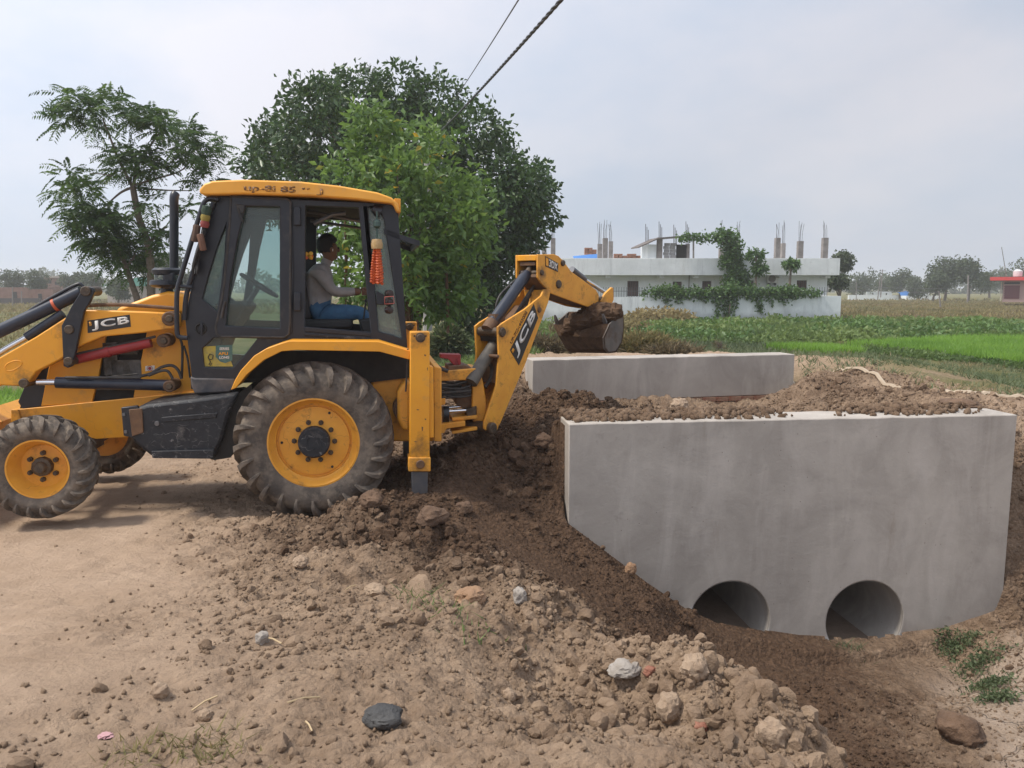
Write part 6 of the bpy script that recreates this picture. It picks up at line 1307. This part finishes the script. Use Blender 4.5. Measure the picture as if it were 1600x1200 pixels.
def rubble_points(n, rng, x0, x1, y0, y1, power=2.0, floor=.12):
    xs, ys = [], []; tot = 0
    while tot < n:
        k = n*6; x = rng.uniform(x0, x1, k); y = y0+(y1-y0)*rng.random(k)**1.25; z, r, m, du, g, c = terrain(x, y); u, l = nl(x, y)
        patch = np.maximum(sst(-.12, .22, fbm(x, y, 1.5, 4, 88)), sst(.4, .7, m)*.9); patch = np.maximum(patch, sst(-.05, -.2, m) if False else sst(.05, .2, -m))
        w = sst(.22, .42, r+.3*(m < .5))*np.clip(r, 0, 1)**power*(floor+(1-floor)*patch)*np.clip(1-1.15*du, .012, 1)**1.6*(1-g)*np.where((u > -.1) & (u < NLEN+.1) & (l > -.06) & (l < THK), .0, 1)
        s = rng.random(k) < w; xs.append(x[s]); ys.append(y[s]); tot += s.sum()
    return np.concatenate(xs)[:n], np.concatenate(ys)[:n]
rng = np.random.default_rng(3)
x, y = rubble_points(64000, rng, -3.8, 6, 1.9, 12.5, .8, .4); scatter('soil_crumbs', x, y, .006+.013*rng.random(len(x))**2, 0, 'small soil crumbs strewn over the dug ground')
x, y = rubble_points(6600, rng, -3.6, 7, 1.9, 13, 1.7); scatter('soil_clods', x, y, .013+.030*rng.random(len(x))**2.4, 2, 'broken soil clods over the dug heaps')
x, y = rubble_points(330, rng, -1.2, 6.8, 2.8, 12.5, 4.5); scatter('large_soil_clods', x, y, .036+.045*rng.random(len(x))**2.5, 3, 'larger broken soil clods over the dug heaps', sink=.5)
# soil spilled along the top of the near wall
t = rng.random(520); k = rng.random(520)
def onwall(t, d): p = np.array([NA.x, NA.y])+np.outer(t*NLEN, [NP.d.x, NP.d.y])+np.outer(d, [NP.n.x, NP.n.y]); return p
def wallspill():
    n = 1050; t = np.concatenate([np.minimum(rng.random(700)*.50, rng.random(700)*.9), .78+.07*rng.normal(size=350)]).clip(.005, .97); d = .06+.5*rng.random(n)**.7; dens = rng.random(n); p = onwall(t, d); rs = .010+.030*rng.random(n)**2
    pr = [ico(2, s) for s in range(6)]; V0, F0 = pr[0]; Vs = []; Fs = []
    for i in range(n):
        V0 = pr[i % 6][0]
        h = NTOP+.05*max(0, d[i]-.1)+.02*rng.random(); a = rng.normal(size=(3, 3)); qn, _ = np.linalg.qr(a); Vs.append((V0*rs[i])@qn.T+np.array([p[i, 0], p[i, 1], h])); Fs.append(F0+i*len(V0))
    tag(link('spilled_soil', np_mesh('spilled_soil', np.concatenate(Vs), np.concatenate(Fs), dict(moist=np.full(n*len(V0), .6))), M['clod']), 'loose soil spilled along the top edge of the tall headwall', 'soil', kind='stuff')
wallspill()
# stones and lumps one can point to
def stone(px, py, Y, rx, ry, rz, label, m, seed, name='stone', cat='stone', rot=0., cubic=False, amp=.25, up=.0):
    p = P(px, py, Y); p.z = ground_z(p.x, p.y)+rz*.55+up
    o = blob(name, p, rx, ry, rz, seed, amp, m, None, 4, 1.3, cubic=cubic); o.rotation_euler = (0, 0, rot)
    me = o.data; me.attributes.new('moist', 'FLOAT', 'POINT').data.foreach_set('value', np.zeros(len(me.vertices), np.float32)); return tag(o, label, cat)
def hit(px, py):
    ys = np.linspace(1.5, 14, 900); d = ray(px, py); xs = d.x/d.y*ys; zs = CZ+d.z/d.y*ys; t = terrain(xs, ys)[0]; i = np.argmax(zs < t); return float(ys[i]) if zs[i] < t[i] else 6.0
dark_clod = mat('dark_clod', (.10, .06, .038), .95, var=(.17, .105, .066), scale=9, bump=1, bscale=35)
pale_clod = mat('pale_clod', (.29, .205, .14), .95, var=(.38, .28, .195), scale=9, bump=1, bscale=35)
orange_st = mat('orange_stone', (.25, .145, .08), .9, var=(.35, .22, .135), scale=6, bump=.8); grey_st = mat('grey_stone', (.27, .235, .20), .85, var=(.36, .33, .30), scale=6, bump=.6); black_st = mat('black_tar', (.035, .035, .036), .6, var=(.07, .068, .066), scale=8, bump=.8); red_br = mat('broken_brick', (.22, .085, .055), .9, var=(.29, .14, .09), scale=12, bump=.6)
for (px, py, w, h, m, lab, kw) in [
    (597, 1118, 66, 30, black_st, 'flat black lump of old tar lying on the dry foreground dirt', {}), (735, 932, 56, 30, orange_st, 'large orange brown stone at the foot of the dark soil heap', {}), (975, 1046, 54, 26, grey_st, 'flat pale grey stone on the crest of the rubble mound', {}), (410, 998, 20, 18, grey_st, 'small squarish pale stone alone on the dry ground', dict(cubic=True)),
    (322, 1118, 26, 20, pale_clod, 'rounded pale clod left of the black tar lump', {}), (580, 782, 38, 24, dark_clod, 'brown clod against the rear tyre', {}), (675, 812, 48, 30, dark_clod, 'dark clod at the foot of the stabiliser leg', {}), (1500, 1138, 72, 50, dark_clod, 'big dark wet lump on the pit floor near the right edge', {}),
    (1062, 636, 34, 24, pale_clod, 'round tan clod perched behind the tall headwall', {}), (812, 930, 24, 22, grey_st, 'white chipped stone on the slope beside the scraped cut', dict(cubic=True)), (985, 890, 20, 20, orange_st, 'small orange clod stuck at the lip of the dug bank', {}), (1095, 1135, 26, 14, red_br, 'broken red brick piece in the rubble mound', dict(cubic=True)), (1015, 1052, 20, 14, red_br, 'red brick chip beside the flat grey stone', dict(cubic=True)),
    (1205, 1152, 48, 50, pale_clod, 'tall pale clod at the lower right end of the rubble mound', {}), (1045, 1112, 48, 44, pale_clod, 'big pale lump in the middle of the rubble mound', {}), (1085, 1042, 56, 42, pale_clod, 'big pale lump crowning the rubble mound', {}), (795, 1090, 26, 22, pale_clod, 'rounded tan clod left of the rubble mound', {}), (250, 1080, 30, 24, pale_clod, 'brownish clod among crumbs in the left foreground', {}), (725, 795, 30, 20, dark_clod, 'dark clod at the head of the scraped cut', {}), (850, 690, 34, 22, dark_clod, 'dark clod on the fill left of the tall headwall', {}), (1500, 632, 60, 16, dark_clod, 'long dark clod behind the right end of the tall headwall', {}), (585, 922, 36, 18, pale_clod, 'flat pale clod in front of the dark heap', {}), (470, 880, 30, 16, pale_clod, 'pale clod on the scraped ground before the rear tyre', {})]:
    Y = hit(px, py+h*.3); k = Y/FPX; stone(px, py, Y, w*k*.5, w*k*.42, h*k*.55, lab, m, px*.013, 'brick_chip' if m is red_br else ('clod' if 'clod' in m.name else 'stone'), 'brick' if m is red_br else ('clod' if 'clod' in m.name else 'stone'), px*.01, kw.get('cubic', False))
# pale canvas irrigation hose along the edge of the grass
def ribbon(pxs, w, label, name='flat_hose'):
    w3 = []
    for px, py, Y in pxs:
        p = P(px, py, Y); p.z = ground_z(p.x, p.y)+.02; w3.append(p)
    pth = catmull(w3, 8)
    for p in pth: p.z = ground_z(p.x, p.y)+.03
    bm = bmesh.new(); prev = None; mb = MB(); rows = []
    for i, p in enumerate(pth):
        t = (pth[min(i+1, len(pth)-1)]-pth[max(i-1, 0)]); t.z = 0; t.normalize(); s = Vector((-t.y, t.x, 0)); rows.append([mb.bm.verts.new(p+s*w*a+ZZ*b) for a, b in ((-1, 0), (-.5, .03), (.5, .03), (1, 0), (.5, -.02), (-.5, -.02))])
    for a, b in zip(rows, rows[1:]):
        for k in range(6): mb.bm.faces.new((a[k], a[(k+1) % 6], b[(k+1) % 6], b[k]))
    bm.free(); o = mb.build(name, bpy.data.materials.get('canvas') or mat('canvas', (.36, .285, .205), .9, var=(.43, .35, .26), scale=5), loc=w3[0]); return tag(o, label, 'hose', 'flat hoses along the field edge')
ribbon([(1238, 562, 13.8), (1262, 571, 13.2), (1300, 580, 12.6), (1350, 591, 11.8), (1400, 605, 11.0), (1420, 610, 10.9)], .032, 'pale flat hose curving down from the end of the low headwall'); ribbon([(1475, 617, 10.8), (1510, 620, 10.6), (1560, 622, 10.6), (1640, 624, 10.5)], .05, 'pale flat hose lying at the right edge behind the tall headwall'); ribbon([(835, 556, 12.95), (900, 555, 13.2), (1000, 552, 13.5), (1100, 549, 13.9), (1200, 547, 14.2)], .05, 'pale flat hose lying along the top behind the low headwall')
# ---- grass and fields
def blades(name, n, fn, hgt, wid, material, label, rng, lean=.45, kind='stuff', cat='grass'):
    x, y, z = fn(n, rng); n = len(x); a = rng.random(n)*6.283; h = hgt*(.55+.7*rng.random(n)); w = wid*(.7+.6*rng.random(n)); c = np.stack([x, y, z], 1)
    s = np.stack([np.cos(a), np.sin(a), np.zeros(n)], 1)*w[:, None]*.5; ln = np.stack([rng.normal(size=n)*lean*h, rng.normal(size=n)*lean*h, h], 1)
    V = np.stack([c-s, c+s, c+ln*.55+s*.6*np.array([1, 1, 0]), c+ln], 1).reshape(-1, 3); i = np.arange(n)[:, None]*4; F = np.concatenate([i+[[0, 1, 2]], i+[[0, 2, 3]]])
    var = np.clip(rng.random(n)*.55+.9*fbm(x, y, .35, 4, 8)+.28, 0, 1)
    return tag(link(name, np_mesh(name, V, F, dict(var=np.repeat(var, 4))), material), label, cat, kind=kind)
def region(pxpoly, z0=None, ymax=None):
    """random points of a ground polygon given by its corners in metres"""
    Pn = np.array(pxpoly, float)
    def fn(n, rng):
        lo, hi = Pn.min(0), Pn.max(0); xs, ys = [], []; t = 0
        while t < n:
            x = rng.uniform(lo[0], hi[0], n*2); y = rng.uniform(lo[1], hi[1], n*2); ins = np.zeros(len(x), bool); j = len(Pn)-1
            for i in range(len(Pn)):
                c = ((Pn[i, 1] > y) != (Pn[j, 1] > y)) & (x < (Pn[j, 0]-Pn[i, 0])*(y-Pn[i, 1])/(Pn[j, 1]-Pn[i, 1]+1e-12)+Pn[i, 0]); ins ^= c; j = i
            xs.append(x[ins]); ys.append(y[ins]); t += ins.sum()
        x = np.concatenate(xs)[:n]; y = np.concatenate(ys)[:n]; z = terrain(x, y)[0] if z0 is None else np.full(n, z0); return x, y, z
    return fn
def gp(px, py, z=-.12):
    d = ray(px, py); t = (z-CZ)/d.z; return (d.x*t, d.y*t)
def paddy(corners, n, label, seed):
    c = [gp(*q) for q in corners]; mb = MB(); f = mb.bm.faces.new([mb.bm.verts.new((a, b, -.128)) for a, b in c])
    o = mb.build('paddy_field', mat('paddy_mud', (.10, .20, .03), .7, var=(.13, .27, .035), scale=.6)); o['kind'] = 'structure'
    blades('paddy_rice', n, region(c, -.128), .30, .05, M['paddy'], label, np.random.default_rng(seed), .3)
paddy([(1318, 543), (1400, 538), (1500, 532), (1640, 529), (1900, 526), (1900, 600), (1640, 576), (1560, 566), (1480, 558), (1390, 549)], 52000, 'bright green young rice filling the paddy right of the house', 1)
paddy([(1195, 547), (1260, 546.5), (1330, 551), (1350, 556), (1290, 556), (1240, 552)], 5000, 'bright green young rice in a small strip behind the low headwall', 2)
def masked(fn, seed, sc, thr):
    def g(n, rng):
        x, y, z = fn(n*2, rng); k = fbm(x, y, sc, 4, seed) > thr; return x[k][:n], y[k][:n], z[k][:n]
    return g
blades('grass', 36000, masked(region([(5.0, 11.3), (8, 10.6), (14, 10.4), (30, 22), (24, 27), (9, 23), (5.5, 20), (5.2, 15)]), 91, .55, -.10), .11, .022, M['grass'], 'patchy grey green grass on the bank beyond the tall headwall', np.random.default_rng(3), .8)
blades('grass', 24000, region([(-2.5, 15.5), (7, 16), (12, 24), (11, 33), (-4, 33)]), .22, .04, M['grass'], 'rough grass behind the low headwall', np.random.default_rng(4), .6)
blades('grass', 16000, region([(-1.8, 12.5), (.5, 14), (.5, 22), (-6, 22), (-4, 13)]), .16, .03, M['weed'], 'short green grass seen past the digger kingpost', np.random.default_rng(5), .6)
blades('dry_stubble', 30000, region([gp(-300, 560), gp(-300, 468), gp(330, 468), gp(330, 560)]), .28, .07, M['tan'], 'tan stubble in the field left of the digger', np.random.default_rng(6), .6)
blades('grass', 16000, region([(-16, 11.2), (-5.5, 11.0), (-5.5, 16), (-16, 17)]), .20, .03, M['paddy'], 'green grass beside the track under the loader arms', np.random.default_rng(7), .5)
blades('dry_grass', 42000, region([gp(1295, 505), gp(1295, 472), gp(1700, 472), gp(1700, 505)]), .34, .16, M['tan'], 'olive and tan scrub grass in the far right field', np.random.default_rng(8), .6)
blades('dry_grass', 16000, region([(-60, 70), (90, 62), (140, 140), (-90, 140)]), .4, .3, M['tan'], 'far tan field grass reaching to the trees', np.random.default_rng(18), .6)
def weeds(name, n, fn, label, seed, hgt=.5, leaf=.16, m='weed'):
    rng = np.random.default_rng(seed); x, y, z = fn(n, rng); hh = hgt*np.clip(.55+1.3*fbm(x, y, .35, 4, seed), .15, 1.3); C = np.stack([x, y, z+hh*(.2+.8*rng.random(n))], 1); D = rng.normal(size=(n, 3))+np.array([0, 0, .6]); ln = leaf*(.6+.8*rng.random(n)); V, F = leaf_geo(C, D, ln, ln*.55, rng)
    var = np.clip(.45+.9*fbm(x, y, .35, 4, seed)+.25*rng.random(n), 0, .9); tag(link(name, np_mesh(name, V, F, dict(var=np.repeat(var, 4))), M[m]), label, 'weeds', kind='stuff')
weeds('weeds', 34000, masked(region([gp(985, 528), gp(985, 504), gp(1300, 504), gp(1700, 508), gp(1700, 531), gp(1400, 536), gp(1200, 540), gp(1050, 536)]), 29, .3, -.16), 'thick bright green weeds in front of the compound wall', 41, .42, .22)
weeds('weeds', 7000, region([gp(1240, 545), gp(1330, 542), gp(1480, 556), gp(1640, 573), gp(1700, 582), gp(1690, 586), gp(1560, 572), gp(1400, 556), gp(1300, 548)]), 'green weeds on the bund along the paddy edge', 42, .28, .14)
weeds('weeds', 6000, masked(region([gp(985, 526), gp(985, 504), gp(1300, 504), gp(1700, 508), gp(1700, 531), gp(1400, 534), gp(1200, 537), gp(1050, 533)]), 66, .22, .16), 'taller weed clumps among the bright weeds before the compound wall', 47, .55, .24, 'leaf_creeper')
weeds('weeds', 5000, region([gp(960, 520), gp(960, 507), gp(1090, 507), gp(1060, 522)]), 'dull straw coloured weeds at the left foot of the compound wall', 48, .8, .25, 'tan')
weeds('weeds', 9000, region([gp(690, 560, .1), gp(690, 520), gp(880, 515), gp(1000, 540), gp(900, 548)]), 'low green plants behind the digger boom', 43, .6, .2)
weeds('weeds', 5000, region([(5.5, 11.5), (9, 10.8), (13, 12.5), (10, 15), (6, 14)]), 'dull green ground creeper patch on the bank', 44, .10, .08, 'creepgreen') if False else None
def bush(px, py, w, h, Y, label, seed, m, cat='bush', n=1500, name='bush', L=.2):
    rng = np.random.default_rng(seed); p = P(px, py, Y); p.z = ground_z(p.x, p.y); root = empty(name, p, label, cat, 'bushes between the low headwall and the house'); rx = w*Y/FPX*.5; hz = h*Y/FPX
    mb = MB()
    for i in range(26):
        a = rng.random()*6.28; e = Vector((math.cos(a)*rx*rng.random(), math.sin(a)*rx*.5*rng.random(), hz*(.5+.5*rng.random()))); mb.tube([p+e*.05, p+e*.5+Vector((0, 0, hz*.1)), p+e], [.02, .014, .006], 4)
    mb.build('stem', M['bark'], root)
    d = unit(rng.normal(size=(n, 3))); C = d*(rng.random((n, 1))**.45)*np.array([rx, rx*.55, hz*.55])+np.array([0, 0, hz*.48]); k = fbm(C[:, 0], C[:, 2], 1.6, 3, seed) > -.18; C = C[k]; D = d[k]+rng.normal(size=C.shape)*.7+np.array([0, 0, .35]); ln = L*(.6+.8*rng.random(len(C))); V, F = leaf_geo(C, D, ln, ln*(.10 if m in (M['tan'], M['dry']) else .25), rng)
    link('foliage', np_mesh('foliage', V, F, dict(var=np.repeat(rng.random(len(C)), 4))), m, root)
bush(855, 560, 80, 54, 15.2, 'reddish brown dry bush under the digger bucket, closest to the boom', 51, M['dry'], n=2600); bush(1005, 555, 110, 46, 16, 'tall olive dry grass clump right of the digger bucket', 52, M['tan'], n=5200, L=.2); bush(1050, 554, 90, 18, 15.5, 'low reddish dry brush above the low headwall', 53, M['dry'], n=1400); bush(925, 558, 80, 44, 15.6, 'brown dry bush partly hidden behind the digger bucket', 54, M['dry'], n=2000); bush(1125, 540, 14, 20, 27, 'single rusty dry weed standing in the green weeds', 55, M['dry'], n=200)
bush(700, 548, 60, 62, 20, 'grey green bush just behind the red boom lock', 56, M['grass'], n=2200); bush(765, 552, 50, 50, 21, 'dark bush left of the boom cylinder', 57, M['leaf_dark'], n=1800); bush(820, 540, 50, 46, 30, 'dark shrub between the boom and the bucket', 58, M['leaf_dark'], n=1500)
# small tufts in the foreground
def tuft(px, py, n, h, label, seed, m):
    rng = np.random.default_rng(seed); Y = hit(px, py); p = P(px, py, Y)
    def fn(k, rng): x = p.x+rng.normal(size=k)*.09; y = p.y+rng.normal(size=k)*.07; return x, y, terrain(x, y)[0]
    o = blades('grass_tuft', n, fn, h, .008, M[m], label, rng, .9, 'stuff', 'grass tuft'); o['group'] = 'small tufts on the dirt'
tuft(652, 925, 60, .08, 'small fresh green tuft left of the large orange stone', 1, 'weed'); tuft(690, 950, 50, .06, 'sparse green tuft just below the large orange stone', 2, 'weed'); tuft(735, 985, 40, .05, 'few green blades on the slope above the rubble mound', 3, 'weed'); tuft(235, 1180, 90, .045, 'dry straw tuft at the bottom edge, left foreground', 4, 'tan'); tuft(340, 1170, 110, .04, 'dry straw tuft at the bottom edge, below the rounded clod', 5, 'tan'); tuft(1325, 1013, 70, .07, 'small dull tuft at the mouth of the clear pipe', 6, 'grass')
def creepweed(pts, seed, label):
    rng = np.random.default_rng(seed); C = []
    for px, py, s, n in pts:
        Y = hit(px, py); p = P(px, py, Y); x = p.x+rng.normal(size=n)*s; y = p.y+rng.normal(size=n)*s*.8; C.append(np.stack([x, y, terrain(x, y)[0]+.015+.05*rng.random(n)], 1))
    C = np.concatenate(C); D = rng.normal(size=C.shape)+np.array([0, 0, .5]); ln = .025+.03*rng.random(len(C)); V, F = leaf_geo(C, D, ln, ln*.4, rng); tag(link('ground_weed', np_mesh('ground_weed', V, F, dict(var=np.repeat(rng.random(len(C))*.8, 4))), M['grass']), label, 'weed', kind='stuff')
creepweed([(1500, 1015, .10, 500), (1530, 1040, .10, 500), (1545, 1075, .09, 450), (1560, 1095, .08, 350), (1480, 1008, .06, 200)], 8, 'low grey green weed patch on the cracked mud by the wall end')
# dry straws and twigs in the dirt
rn = random.Random(8)
for i, (x0, y0, x1, y1) in enumerate([(300, 1118, 340, 1100), (450, 1104, 500, 1096), (415, 1000, 440, 1012), (478, 1135, 488, 1150), (540, 925, 556, 918)]):
    a, b = P(x0, y0, hit(x0, y0)), P(x1, y1, hit(x1, y1)); a.z = ground_z(a.x, a.y)+.012; b.z = ground_z(b.x, b.y)+.015; mb = MB(); mb.tube([a, (a+b)/2+Vector((0, 0, .008)), b], .004, 5); o = mb.build('straw', bpy.data.materials.get('straw') or mat('straw', (.45, .34, .2), .9), loc=a); tag(o, ['dry straw beside the rounded pale clod', 'longer dry straw left of the black tar lump', 'dry twig beside the small squarish stone', 'short straw just left of the black tar lump', 'short straw by the flat pale clod'][i], 'straw')
Y = hit(165, 1155); p = P(165, 1155, Y); p.z = ground_z(p.x, p.y)+.012; pk = blob('litter_scrap', p, .028, .02, .008, 2.2, .5, mat('pink_litter', (.42, .24, .25), .7)); tag(pk, 'crumpled pink scrap of litter in the left foreground dirt', 'litter')
# ---- air
def haze():
    zt = 13.5; mb = MB(); mb.box((0, 500, (zt-3.0)/2), 1500, 1100, zt+3.0); o = mb.build('haze', None)
    m = bpy.data.materials.new('haze'); m.use_nodes = True; nt = m.node_tree; nt.nodes.remove(nt.nodes['Principled BSDF'])
    v = node(nt, 'ShaderNodeVolumePrincipled'); v.inputs['Color'].default_value = (.96, .975, 1, 1); v.inputs['Density'].default_value = HAZE; v.inputs['Anisotropy'].default_value = .2
    nt.links.new(v.outputs[0], nt.nodes['Material Output'].inputs['Volume']); o.data.materials.clear(); o.data.materials.append(m); o['kind'] = 'stuff'; tag(o, 'thin pale haze over the far fields', 'haze')
HAZE = .0010
haze()
